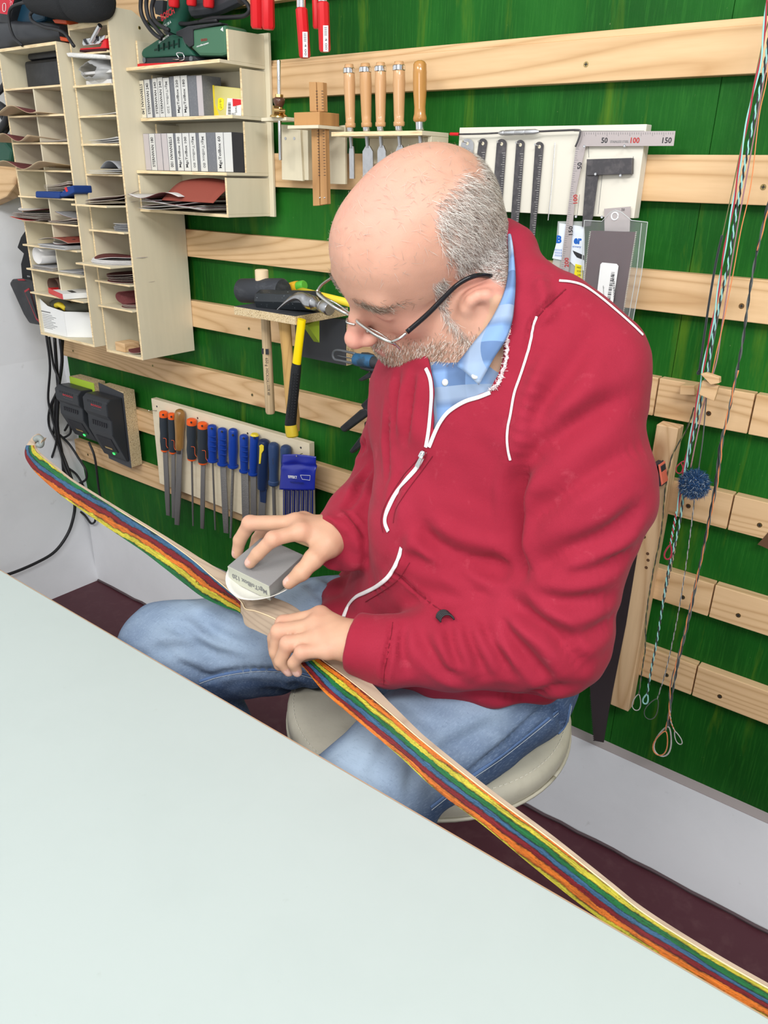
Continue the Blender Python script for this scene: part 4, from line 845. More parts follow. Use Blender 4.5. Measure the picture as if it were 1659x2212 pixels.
# rubber mallet
ym_ = yh-.01
t = thing('rubber_mallet', 'black rubber mallet with a pale ash handle hanging through the shelf', 'mallet', at(580, 893, y=ym_))
mb = MB(); lz(mb, (522, 628), (612, 629), ym_, [(0, 23), (.03, 26), (.97, 26.5), (1, 24)], 26); obj('head', mb, mat('worn_rubber', (0.035, 0.038, 0.045), .6, over=[(25, (1, 1, 2), (0.11, 0.115, 0.125), .5, .75, .7)]), t, smooth='auto')
mb = MB(); lz(mb, (565, 582), (566, 608), ym_, [(0, 12.5), (.06, 14.5), (1, 14.5)], 16); obj('handle_end', mb, mat('raw_ash', (0.78, 0.60, 0.38), .7), t, smooth='auto')
mb = MB(); lz(mb, (572, 655), (584, 893), ym_, [(0, 9.5), (.5, 10.5), (.98, 10.5), (1, 9)], 16); hd = obj('handle', mb, wood_mat('mallet_handle', (0.60, 0.45, 0.27), (0.38, 0.26, 0.14), 'z', 2, False), t, smooth='auto')
fr = camv(0, 0, 1); fr[2] = 0; fr /= np.linalg.norm(fr); 
def on_handle(s_, u, v, h, w_, r_, y=ym_, sz=INK): c = at(u, v, y=y)+fr*(r_*depth(at(u, v, y=y))/FPX*1.02+.0006); sd = np.cross(Z_, fr); text(s_, c, (0, 0, -1), np.cross(fr, (0, 0, -1)), h, sz, hd, width=w_)
mb = MB(); 
for (u, v, w_, h_) in ((571, 756, .008, .012), (579, 757, .007, .012)): 
    c = at(u, v, y=ym_)+fr*.0135; mb.box(c, (w_, .0004, h_), np.stack([np.cross(Z_, fr), -fr, Z_], 1))
obj('printed_square', mb, INK, hd); on_handle('650 g  HICKORY', 578, 800, .008, .06, 10.5); on_handle('LUX 60', 582, 840, .006, .022, 10.5)
# sledge
ysl = yf+.035
t = thing('sledge_hammer', 'black painted sledge hammer with a honey coloured wooden handle', 'hammer', at(632, 890, y=ysl+.01))
A_ = at(560, 648, y=ysl); B_ = at(690, 652, y=ysl+.03); mb = MB(); mb.lathe(A_, B_, [(0, .0185), (.03, .021), (.25, .0215), (.4, .020), (.6, .0215), (.97, .021), (1, .0185)], 8); obj('head', mb, mat('chipped_black_paint', (0.02, 0.024, 0.028), .4, over=[(160, (1, 1, 1), (0.5, 0.55, 0.6), .66, .72, .9)]), t, smooth='auto')
mb = MB(); lz(mb, (614, 690), (636, 930), ysl+.015, [(0, 15.5), (.3, 14), (.6, 16), (.9, 17), (1, 14)], 16, flat=.7); obj('handle', mb, wood_mat('honey_handle', (0.62, 0.38, 0.13), (0.40, 0.22, 0.07), 'z', 1.5, False), t, smooth='auto')
# claw hammer
yc2 = yf+.008
t = thing('claw_hammer', 'steel claw hammer with yellow shaft and black rubber grip', 'hammer', at(632, 944, y=yc2))
mb = MB(); c0 = [(599, 669, 1.5), (612, 658, 3.5), (626, 648, 6), (641, 641, 9), (656, 643, 13), (668, 652, 17), (678, 655, 16)]; W = [at(u, v, y=yc2-.004) for u, v, r in c0]; s_ = depth(W[3])/FPX
Wp = spl([np.append(w_, r*s_) for w_, (u, v, r) in zip(W, c0)], 5); mb.tube([w_[:3] for w_ in Wp], [w_[3] for w_ in Wp], 10, flat=.9)
mb.lathe(W[-1], at(698, 662, y=yc2-.014), [(0, 15*s_), (.3, 10*s_), (.6, 9*s_), (.7, 11*s_), (1, 14*s_)], 16)
mb.lathe(at(696, 661, y=yc2-.013), at(713, 668, y=yc2-.022), [(0, 11*s_), (.2, 14*s_), (.9, 14*s_), (1, 12*s_)], 18); obj('head', mb, STEEL, t, smooth='auto')
mb = MB(); lz(mb, (652, 690), (640, 790), yc2, [(0, 10.5), (.5, 10.5), (1, 11)], 14, flat=.7); obj('yellow_shaft', mb, mat('yellow_fibreglass', (0.85, 0.62, 0.0), .35), t, smooth='auto')
mb = MB(); lz(mb, (641, 785), (627, 920), yc2, [(0, 11), (.1, 12), (.6, 12.5), (.85, 13.5), (.97, 14), (1, 13)], 18, flat=.8)
gr_ = obj('rubber_grip', mb, mat('ribbed_rubber', (0.015, 0.016, 0.018), .5, bump=(500, (1, 1, 1), .6, .001)), t, smooth='auto')
mb = MB(); ax = at(627, 920, y=yc2)-at(641, 785, y=yc2); sd = np.cross(fr, Z_)
for k in range(16):
    for j in (-1, 0, 1):
        p = at(641, 785, y=yc2)+ax*(.15+.72*k/16)+fr*(.0125-.0012*abs(j))-sd*j*.0055; mb.box(p, (.0035, .002, .002), np.stack([np.cross(Z_, fr), -fr, Z_], 1))
o = obj('grip_ribs', mb, RUBBER, gr_); o['kind'] = 'stuff'
mb = MB(); lz(mb, (628, 918), (632, 944), yc2, [(0, 14.5), (.6, 15.5), (.9, 15), (1, 12)], 16, flat=.8); obj('yellow_butt', mb, mat('scuffed_yellow', (0.62, 0.45, 0.03), .45), t, smooth='auto')
# soft faced hammer
y5 = ybk-.05
t = thing('soft_face_hammer', 'small green and orange soft-faced hammer with yellow handle lying at the shelf back', 'hammer', at(640, 640, y=y5))
GP = mat('green_plastic', (0.10, 0.42, 0.04), .4); mb = MB(); lz(mb, (612, 627), (625, 624), y5, [(0, 9), (.2, 11), (1, 11)], 16); obj('green_face', mb, GP, t, smooth='auto'); mb = MB(); lz(mb, (645, 619), (658, 616), y5, [(0, 11), (.8, 11), (1, 9)], 16); obj('green_face', mb, mat('green_plastic', (0.10, 0.42, 0.04), .4), t, smooth='auto')
mb = MB(); lz(mb, (625, 624), (645, 619), y5, [(0, 12), (.3, 13), (.7, 13), (1, 12)], 16); obj('head', mb, mat('orange_plastic', (0.72, 0.40, 0.02), .35), t, smooth='auto')
mb = MB(); mb.tube([at(640, 624, y=y5), at(700, 640, y=y5-.03), at(760, 656, y=y5-.05)], [.006, .007, .008], 10); obj('handle', mb, YEL, t, smooth=True)
# ---- clamps behind the man's face
t = thing('bar_clamp', 'blue and black bar clamp with a grey loop end beside the nose', 'clamp', at(790, 800, y=-.07)); yk = -.085
mb = MB(); cp = [(768, 764), (735, 757), (723, 758), (719, 767), (723, 776), (735, 779), (768, 786)]; pt(mb, cp, yk, .0028); pt(mb, [(728, 768), (768, 776)], yk, .0012); obj('loop_handle', mb, mat('grey_plastic', (0.12, 0.13, 0.14), .35), t, smooth=True)
mb = MB(); lz(mb, (766, 776), (806, 782), yk, [(0, 11), (.08, 14), (.9, 15), (1, 14)], 16); obj('blue_grip', mb, mat('steel_blue_plastic', (0.035, 0.13, 0.26), .45, over=[(40, (1, 1, 1), (0.03, 0.05, 0.07), .45, .6, .8)]), t, smooth='auto')
mb = MB(); lz(mb, (804, 782), (850, 790), yk, [(0, 13), (.5, 13), (1, 12)], 14); lz(mb, (782, 766), (806, 770), yk+.01, [(0, 5), (.5, 7), (1, 5)], 10); lz(mb, (780, 793), (815, 800), yk, [(0, 4), (.5, 6), (1, 5)], 10); obj('jaw_body', mb, mat('charcoal_plastic', (0.04, 0.042, 0.048), .4), t, smooth='auto')
t = obj('wood_strip', MB().prism(poly([(797, 800), (804, 803), (807, 900), (800, 897)], -.045), (0, .02, 0)), PINEV, None); tag(t, 'thin upright wooden strip behind the black clamps', 'wood strip')
t = thing('spring_clamp', 'black spring clamp with a slanting jaw above the sleeve fold', 'clamp', at(800, 930, y=-.08)); yk = -.08
mb = MB(); pr_(mb, [(773, 820), (798, 803), (806, 797), (815, 800), (816, 824), (808, 806), (801, 815), (780, 824), (775, 822)], yk, .012); obj('trigger', mb, BLACK, t, bevel=.002)
mb = MB(); pr_(mb, [(794, 858), (812, 826), (818, 826), (803, 864), (797, 862)], yk, .01); obj('bar', mb, DSTEEL, t, bevel=.001)
mb = MB(); pr_(mb, [(778, 875), (795, 858), (808, 862), (815, 880), (790, 893)], yk, .014); pr_(mb, [(733, 923), (776, 886), (790, 882), (800, 893), (744, 934), (738, 932)], yk-.004, .014); obj('jaw', mb, BLACK, t, bevel=.003)
t = thing('spring_clamp', 'lower black clamp pointing down at the red sleeve', 'clamp', at(770, 985, y=-.07)); yk = -.07
mb = MB(); pr_(mb, [(786, 912), (805, 905), (810, 935), (792, 940), (786, 926)], yk, .014); pr_(mb, [(753, 975), (775, 945), (790, 935), (805, 945), (759, 981)], yk-.004, .014); obj('jaw', mb, BLACK, t, bevel=.003)
# ---- red handled clamps hanging from a rail above the frame
def hbot(u, v): return at(u, v, y=-.12)
t = thing('clamp_rail', 'steel rail carrying the red handled clamps above the shelves', 'rail', at(560, -130, y=-.12))
zr = 1.78; mb = MB(); mb.bb(xpx(340, 0, -.12), xpx(760, 0, -.12), -.135, -.0205, zr, zr+.012); obj('rail', mb, DSTEEL, t)
for (u, vt, ub_, vb, w_, lab, st_) in ((375, -60, 376, 16, 12, 'leftmost red clamp handle end over the green machine', 0), (413, -60, 414, 13, 11, 'second red clamp handle end over the green machine', 0), (450, -60, 451, 17, 12, 'third red clamp handle end, right of the other two over the green machine', 0),
        (553, -70, 556, 62, 14, 'left one of the pair of plain red clamp handles', 0), (577, -70, 580, 64, 14, 'right one of the pair of plain red clamp handles', 0),
        (651, 17, 659, 125, 12.5, 'left labelled red clamp handle with a steel collar over the green wall', 1), (682, -40, 685, 62, 9, 'short red clamp handle tucked behind the right labelled one', 0), (698, 4, 702, 112, 12.5, 'rightmost red clamp handle with a white label', 1)):
    yy = -.12 if u != 682 else -.10; a = at(u, vt, y=yy); b = at(ub_, vb, y=yy); t = thing('bar_clamp', lab, 'clamp', b, 'red handled clamps'); s_ = depth(b)/FPX
    mb = MB(); mb.lathe(a, b, [(0, w_*s_*.8), (.03, w_*s_), (.95, w_*s_), (1, w_*s_*.8)], 8); hd_ = obj('handle', mb, RED, t, smooth='auto')
    top = np.array([a[0], a[1], zr-.0005]); mb = MB(); mb.tube([a-(0, 0, .002), top], .005, 10); obj('spindle', mb, STEEL, t, smooth='auto')
    if st_:
        mb = MB(); mb.lathe(a+(0, 0, .02), a, [(0, .0085), (1, .009)], 14); obj('steel_collar', mb, CHROME, t, smooth='auto')
        c = a*.25+b*.75+fr*(w_*s_*1.0+.0004)+np.cross(Z_, fr)*.003; mb = MB(); mb.box(c, (.009, .0005, .040), np.stack([np.cross(Z_, fr), -fr, Z_], 1)); lb_ = obj('label', mb, PAPER, hd_)
        text('||||| 4 00', c+fr*.0003, (0, 0, -1), np.cross(fr, (0, 0, -1)), .005, INK, lb_, width=.034)
# ---- green sanders on the stepped shelf
DG = mat('dark_green_plastic', (0.018, 0.085, 0.055), .4); DG2 = mat('green_housing', (0.055, 0.15, 0.085), .38)
zs_ = 1.4992; ysd = -.122
t = thing('orbital_sander', 'green orbital sander with a red sanding pad on the top tier', 'sander', at(400, 140, y=ysd))
mb = MB(); pr_(mb, [(297, 138), (430, 132), (430, 136), (297, 144)], ysd-.008, .085); obj('red_pad', mb, RED, t)
mb = MB(); pr_(mb, [(300, 137), (430, 130), (487, 128), (487, 132), (430, 134), (300, 140)], ysd-.006, .075); pr_(mb, [(310, 126), (420, 121), (430, 130), (310, 138)], ysd-.002, .09); obj('base_plate', mb, BLACK, t, bevel=.001)
mb = MB(); pr_(mb, [(305, 112), (309, 105), (338, 86), (371, 74), (395, 78), (402, 98), (412, 108), (420, 121), (370, 122), (310, 126), (305, 120)], ysd, .085); nose_ = obj('nose_housing', mb, DG, t, bevel=.004)
mb = MB()
for k in range(5): u = 333+k*11; pr_(mb, [(u, 106-k*3), (u+7, 104-k*3), (u+7, 108-k*3), (u, 110-k*3)], ysd-.001, .002); pr_(mb, [(u+7, 97-k*3.2), (u+9, 96-k*3.2), (u+9, 110-k*2), (u+7, 110-k*2)], ysd-.003, .004)
obj('vents', mb, mat('deep_green', (0.006, 0.03, 0.02), .5), nose_)
mb = MB(); pr_(mb, [(404, 62), (440, 58), (487, 53), (489, 119), (478, 122), (430, 121), (415, 106), (402, 90)], ysd-.002, .060); hs = obj('motor_housing', mb, DG2, t, bevel=.006)
mb = MB(); pr_(mb, [(380, 68), (405, 56), (440, 52), (476, 48), (478, 52), (416, 64), (417, 98), (408, 102), (398, 92), (393, 80), (380, 76)], ysd-.005, .02); obj('black_clip', mb, BLACK, t, bevel=.002)
text('BOSCH', at(441, 86, y=ysd-.0024), X_, Z_, .0045, mat('logo_dark_red', (0.30, 0.02, 0.02), .4), hs, width=.018, bold=.03); text('microfiltersystem', at(438, 97, y=ysd-.0024), (1, 0, .12), Z_, .004, PAPER, hs, width=.037, bold=.02)
text('LOW VIBRATION', at(354, 84, y=ysd-.0004), (1, 0, .32), Z_, .0038, PAPER, nose_, width=.036, bold=.03)
mb = MB(); pr_(mb, [(476, 64), (481, 58), (482, 68)], ysd-.0028, .0005); obj('white_arrow', mb, PAPER, hs)
mb = MB(); pt(mb, [(374, 128), (388, 128), (382, 118), (383, 114), (395, 115), (398, 128), (388, 131)], ysd-.008, .0012, n=2); obj('wire_clip', mb, CHROME, t, smooth=True)
mb = MB(); p = at(311, 130, y=ysd-.004); mb.lathe(p, p+(0, .002, 0), [(0, .0055), (.4, .0055), (.41, .003), (1, .003)], 14); p = at(412, 127, y=ysd-.004); mb.lathe(p, p+(0, .002, 0), [(0, .005), (1, .005)], 14); obj('roller', mb, mat('grey_plastic', (0.12, 0.13, 0.14), .35), t)
t = thing('power_jigsaw', 'dark green power tool behind the sander with red lettering', 'power tool', at(400, 80, y=-.07)); yj = -.09
mb = MB(); lz(mb, (400, -30), (378, 70), yj, [(0, 30), (.3, 31), (.6, 26), (.8, 26), (.95, 28), (1, 22)], 18); bd = obj('housing', mb, DG, t, smooth='auto')
mb = MB(); pr_(mb, [(330, 0), (352, 0), (350, 35), (335, 30)], yj-.005, .04); lz(mb, (378, 62), (376, 78), yj, [(0, 27), (1, 22)], 16); pt(mb, [(420, 20), (470, 12), (520, -10)], yj, .017, 10); obj('black_parts', mb, mat('charcoal_plastic', (0.04, 0.042, 0.048), .4), t, bevel=.001)
text('BOSCH', at(362, 30, y=yj-.030), (1, 0, .25), Z_, .013, mat('logo_red', (0.5, 0.03, 0.04), .4), bd, width=.045, bold=.03); text('PSS 28 A', at(362, 52, y=yj-.029), (1, 0, .3), Z_, .005, PAPER, bd, width=.025)
t = thing('looped_cable', 'looped black mains cord hanging between the narrow shelf and the green tools', 'cord', at(330, 80, y=-.13))
mb = MB()
for k, P in enumerate(([(306, -20), (304, 20), (312, 45), (330, 70), (348, 84)], [(320, -20), (316, 10), (322, 40), (340, 64), (352, 78)], [(335, -10), (328, 15), (332, 40), (346, 55), (365, 65)], [(342, 40), (370, 46), (400, 52), (430, 48), (470, 44)], [(520, -5), (535, 10), (538, 25), (525, 35), (490, 38), (455, 40), (430, 48)])): pt(mb, P, -.15 if k < 3 else -.10, .0042)
obj('cord', mb, CABLE, t, smooth=True)
# ---- tools heaped on top of the wide unit
zt2 = 1.5525
t = thing('dust_bag', 'big black textured dust bag of a sander lying over the shelves top left', 'bag', at(150, 30, y=-.20))
mb = MB(); lz(mb, (62, -8), (224, 0), -.20, [(0, 20), (.1, 34), (.35, 40), (.6, 42), (.63, 38), (.66, 44), (.85, 42), (.97, 36), (1, 24)], 24); obj('bag', mb, mat('black_textile', (0.02, 0.021, 0.023), .85, bump=(700, (1, 1, 1), .8, .0015)), t, smooth=True)
t = thing('cordless_tool', 'blue tool housing with a red battery label in the top left corner', 'power tool', at(60, 60, y=-.18))
mb = MB(); pr_(mb, [(30, -20), (105, -20), (95, 45), (60, 58), (20, 55), (34, 30)], -.17, .08); bd = obj('housing', mb, mat('dark_teal_plastic', (0.01, 0.045, 0.08), .4), t, bevel=.006)
mb = MB(); pr_(mb, [(-30, -20), (37, -20), (20, 40), (18, 52), (-30, 45)], -.19, .05); rd = obj('battery', mb, BLACK, t, bevel=.003)
mb = MB(); pr_(mb, [(-20, -18), (36, -18), (20, 32), (-20, 26)], -.1912, .001); rl = obj('red_label', mb, mat('label_red', (0.55, 0.02, 0.04), .4), t)
text('BO', at(24, 4, y=-.192), (0, 0, -1), (1, 0, 0), .010, mat('label_pink', (0.8, 0.45, 0.5), .5), rl); mb = MB(); pt(mb, [(7, 8), (12, 8), (12, 22), (9, 25), (6, 22), (6, 9)], -.193, .0007, n=2); obj('gauge_outline', mb, PAPER, rl)
t = thing('hot_air_gun', 'long charcoal tool body lying on the wide pigeonhole unit', 'power tool', at(80, 95, y=-.17))
mb = MB(); lz(mb, (-40, 78), (140, 72), -.17, [(0, 24), (.1, 27), (.45, 27), (.55, 24), (.9, 19), (1, 14)], 18); obj('housing', mb, mat('charcoal_plastic', (0.04, 0.042, 0.048), .4), t, smooth='auto')
mb = MB(); pr_(mb, [(112, 42), (142, 38), (144, 52), (118, 50)], -.19, .03); pr_(mb, [(128, 78), (144, 82), (145, 90), (130, 88)], -.19, .03); obj('orange_parts', mb, mat('signal_orange', (0.62, 0.08, 0.02), .4), t, bevel=.002)
mb = MB(); pt(mb, [(48, 98), (30, 80), (20, 50), (22, 20), (45, 7), (75, 8), (95, 20)], -.215, .0033); pt(mb, [(160, 100), (135, 68), (95, 58), (70, 45), (66, 30), (80, 22), (100, 28)], -.21, .0036); tag(obj('looped_cable', mb, CABLE, None, smooth=True), 'thin black cord looping over the tools in the top left corner', 'cord')
# ---- things at the far left edge
mb = MB(); pr_(mb, [(-40, 350), (30, 362), (38, 370), (34, 398), (14, 425), (-40, 450)], -.16, .04); tag(obj('wooden_lever', mb, PINE, None, bevel=.004), 'pale wooden arm poking in at the left edge beside the shelf', 'wood piece')
mb = MB(); pt(mb, [(-20, 130), (8, 150), (12, 180), (-5, 200)], -.16, .008); pt(mb, [(-20, 215), (10, 235), (14, 260), (-10, 290)], -.16, .009); pt(mb, [(-10, 230), (4, 250), (16, 275), (-5, 300)], -.14, .007); tag(obj('coiled_cable', mb, CABLE, None, smooth=True), 'black cord coils left of the wide pigeonhole unit', 'cord')
mb = MB(); pr_(mb, [(-40, 300), (10, 305), (26, 325), (22, 350), (-10, 358), (-40, 355)], -.14, .06); tag(obj('tool_case', mb, DG, None, bevel=.008), 'dark green tool corner left of the wide unit, under the cord coils', 'tool')
t = thing('battery_charger', 'black red-trimmed battery charger hanging left of the pigeonhole unit', 'charger', at(55, 700, y=-.18))
mb = MB(); pr_(mb, [(19, 612), (25, 603), (45, 602), (72, 608), (90, 690), (84, 703), (62, 699), (50, 680)], -.165, .06); bd = obj('housing', mb, BLACK, t, bevel=.006)
mb = MB(); pr_(mb, [(52, 628), (62, 622), (84, 696), (78, 690)], -.1665, .002); o = obj('red_trim', mb, mat('trim_red', (0.35, 0.02, 0.03), .4), bd)
mb = MB(); pr_(mb, [(54, 632), (62, 626), (82, 690), (78, 686)], -.168, .002); obj('label_panel', mb, BLACK, bd); mb = MB(); pr_(mb, [(37, 603), (50, 603), (54, 606), (40, 606)], -.1665, .002); obj('red_light', mb, mat('trim_red', (0, 0, 0)), bd)
t = thing('holster', 'black fabric holster hanging behind the charger at the left wall', 'holster', at(55, 600, y=-.14))
mb = MB(); pr_(mb, [(52, 500), (60, 490), (70, 620), (48, 615), (44, 570), (50, 548), (36, 535), (44, 512)], -.14, .05); obj('pouch', mb, mat('black_textile', (0, 0, 0)), t, bevel=.004)
text('BOSCH', at(62, 597, y=-.1402), X_, Z_, .004, PAPER, t, width=.014)
# ---- chargers
t = thing('charger_board', 'black laminated chipboard panel behind the larger charger', 'board', at(265, 1010, y=-.06)); yb2 = -.058
xcb = .281; y0b = -.021
ytf = float(at(266, 850, x=xcb)[1])
mb = MB(); pr_(mb, [(212, 826), (266, 850), (284, 1012), (235, 990)], ytf, .0008); o = obj('laminate', mb, GRAYL, t)
xl_ = xpx(212, 826, ytf); xr_ = xpx(266, 850, ytf); zt3 = zpx(266, 847, ytf); zb3 = zpx(286, 1010, ytf)
mb = MB(); mb.bb(xl_, xr_, ytf+.001, -.0205, zb3, zt3); obj('chipboard', mb, CHIP, t)
t2 = thing('charger_backing', 'lime green faced chipboard panel behind the smaller charger', 'board', at(180, 850, y=-.06))
x1_, x2_ = xpx(152, 830, ytf), xpx(204, 840, ytf); mb = MB(); mb.bb(x1_, x2_, ytf+.001, -.0205, zpx(204, 940, ytf), zpx(203, 828, ytf)); obj('chipboard', mb, CHIP, t2)
mb = MB(); mb.bb(x1_, x2_, ytf, ytf+.0009, zpx(204, 940, ytf), zpx(203, 828, ytf)); obj('laminate', mb, LIME, t2)
def charger(u0, u1, v0, v1, dp, lab, led):
    yb3 = ytf-.0005; xr_ = float(at(dp, v0+2, y=yb3)[0]); dp = yb3-float(at(u1, v0+2, x=xr_)[1]); xa = xpx(u0, v0, yb3-dp); xb = xpx(u1, v0, yb3-dp); zt = zpx((u0+u1)/2, v0, yb3-dp); zb = zpx(led[0], v1, yb3-.01)
    t = thing('battery_charger', lab, 'charger', ((xa+xb)/2, yb3, zb)); H = zt-zb; e = (.012, 0, 0)
    prof = [(yb3, zb), (yb3, zt+.004), (yb3-dp*.75, zt+.006), (yb3-dp, zt-.004), (yb3-dp, zt-H*.22), (yb3-dp*.82, zt-H*.3), (yb3-dp*.85, zt-H*.52), (yb3-dp*.55, zt-H*.72), (yb3-dp*.12, zb)]
    mb = MB(); mb.prism([(xa, y, z) for y, z in prof], (xb-xa, 0, 0)); bd = obj('housing', mb, mat('charger_black', (0.030, 0.033, 0.038), .38), t, bevel=.004)
    mb = MB(); xm = (xa+xb)/2; w_ = xb-xa
    for k in range(14):
        j_ = k % 7; mb = MB(); mb.bb(xa+w_*(.2+.09*j_), xa+w_*(.25+.09*j_), *((yb3-dp*.86-.0012, yb3-dp*.84, zt-H*.43, zt-H*.36) if k < 7 else (yb3-dp-.0006, yb3-dp+.003, zt-.013, zt-.006))); obj('vent_slot', mb, INK, bd)
    mb = MB(); A = np.array([xm, yb3-dp*.70, zt-H*.62]); Bv = np.array([xm, yb3-dp*.35, zt-H*.86]); n_ = np.cross(X_, Bv-A); n_ /= np.linalg.norm(n_); n_ = -n_ if n_[1] > 0 else n_
    mb.box((A+Bv)/2+n_*.0002, (w_*.62, .003, np.linalg.norm(Bv-A)), np.stack([X_, -n_, (A-Bv)/np.linalg.norm(A-Bv)], 1)); obj('battery_slot', mb, INK, bd)
    mb = MB(); mb.box((A+Bv)/2+n_*.002+(Bv-A)*.3, (w_*.3, .002, .006), np.stack([X_, -n_, (A-Bv)/np.linalg.norm(A-Bv)], 1)); obj('contacts', mb, BRASS, bd)
    text('BOSCH', (xm+w_*.06, yb3-dp, zt-H*.10), X_, Z_, .0058, mat('logo_red', (0, 0, 0)), bd, width=w_*.42, bold=.03); text('Professional', (xm+w_*.06, yb3-dp, zt-H*.10-.009), X_, Z_, .0018, INKG, bd, width=w_*.36)
    mb = MB(); c = np.array([xm+w_*.1, yb3-dp*.30, zb+H*.10]); mb.box(c+n_*.0025, (.008, .002, .006), np.stack([X_, -n_, (A-Bv)/np.linalg.norm(A-Bv)], 1)); obj('led', mb, mat('green_led', (0.02, 0.5, 0.05), .4, emit=(.03, 1, .1), estr=3), bd)
    return t
charger(118, 166, 843, 948, 200, 'smaller black battery charger on the left with a green light', (186, 940))
charger(178, 228, 862, 990, 264, 'larger black battery charger on the right, overlapping the other', (250, 985))
# ---- cable tangle in the corner
cabs = [([(100, 725, -.10), (108, 790), (104, 860), (112, 900), (122, 950), (108, 1000)], 'outermost left cable of the tangle under the shelves'), ([(106, 728, -.09), (116, 790), (128, 830), (108, 880), (106, 920), (125, 960), (140, 1010), (155, 1040)], 'cable of the tangle that bulges out to the left below the smaller charger'),
        ([(118, 730, -.08), (122, 790), (126, 850), (124, 920), (134, 980), (140, 1030), (160, 1075)], 'straight thick cable down the middle of the tangle'), ([(130, 732, -.08), (134, 780), (126, 840), (118, 900), (128, 960), (146, 1010), (166, 1068)], 'cable crossing behind the thick one in the corner tangle'),
        ([(136, 735, -.07), (132, 800), (124, 850), (112, 880), (120, 935), (136, 985), (150, 1050), (164, 1090)], 'cable ending lowest behind the tip of the bow'),
        ([(140, 930, -.06), (150, 915), (152, 935), (138, 945), (130, 940), (150, 960), (170, 990), (185, 1015), (186, 1035), (170, 1045)], 'thin cable making small loops under the smaller charger'),
        ([(118, 915, -.08), (112, 960), (110, 1000), (107, 1020)], 'short cable hanging straight down left of the tangle'),
        ([(192, 955, -.06), (205, 990), (214, 1060), (222, 1085), (240, 1110)], 'thin cable running down from between the two chargers'),
        ([(146, 1010, -.05), (165, 1025), (180, 1050), (182, 1062), (176, 1052)], 'cable end curling against the green panel edge'),
        ([(126, 1067, -.04), (150, 1090), (180, 1110), (196, 1130), (204, 1128), (206, 1122)], 'short stiff cable hooking up under the bow'),
        ([(162, 1080, -.05), (160, 1110, float(at(160, 1110, x=-.03)[1])), (148, 1150, float(at(148, 1150, x=-.025)[1])), (120, 1190, float(at(120, 1190, x=-.02)[1])), (80, 1215, float(at(80, 1215, x=-.015)[1])), (20, 1240, float(at(20, 1240, x=-.01)[1])), (-30, 1250, float(at(-30, 1250, x=-.01)[1]))], 'thick black cable sweeping from the corner toward the table edge')]
for k, (P, lab) in enumerate(cabs):
    y0 = P[0][2]; Q = [(p[0], p[1], p[2] if len(p) > 2 else y0) for p in P]; mb = MB(); pt(mb, Q, y0, .0050 if k in (2, 3, 10) else .0036); tag(obj('cable', mb, CABLE, None, smooth=True), lab, 'cable', 'cables in the corner')
# ---- file rack
xfr = .985; yff = float(at(668, 962, x=xfr)[1]); zf1 = zpx(668, 958, yff); zf0 = zf1-.215; xfl = xpx(327, 866, yff)
t = thing('file_rack', 'pale birch board on which the files hang from nails', 'board', ((xfl+xfr)/2, -.021, zf0))
PLYL = mat('pale_birch', (0.76, 0.66, 0.48), .6, over=[(8, (1, 1, 6), (0.66, 0.54, 0.36), .5, .7, .5)])
zf0 = zpx(342, 1043, yff)
mb = MB(); mb.bb(xfl, xfr, yff, -.0208, zf0, zf1); fb = obj('board', mb, PLYL, t, bevel=.0008)
for (u, v) in ((339, 878), (427, 903), (535, 936), (650, 967)): mb = MB(); p = at(u, v, y=yff); mb.lathe(p+(0, -.0006, 0), p, [(0, .0028), (1, .0028)], 8); obj('screw', mb, DSTEEL, t)
mb = MB(); mb.tube([at(322, 887, y=yff-.02), at(342, 887, y=yff+.004)], .0009, 6); mb.lathe(at(321, 887, y=yff-.021), at(322, 887, y=yff-.02), [(0, .0025), (1, .0025)], 8); obj('nail', mb, STEEL, t)
f_ = lambda u, v: (300+u/3.95, 840+v/3.95)
ORG = mat('orange_end', (0.85, 0.12, 0.02), .4); NAVY = mat('charcoal_grip', (0.03, 0.038, 0.048), .5); BLU2 = mat('blue_grip', (0.008, 0.045, 0.30), .38); DNAV = mat('navy_grip', (0.01, 0.025, 0.08), .4); GRB = mat('grey_blue_grip', (0.03, 0.06, 0.15), .45)
FST = mat('file_steel', (0.24, 0.23, 0.225), .5, .75, bump=[(900, (1, 1, .25), .9, .0008)]); FSTR = mat('rasp_steel', (0.27, 0.26, 0.25), .5, .7, bump=[(420, (1, 1, 1), 1, .0016)])
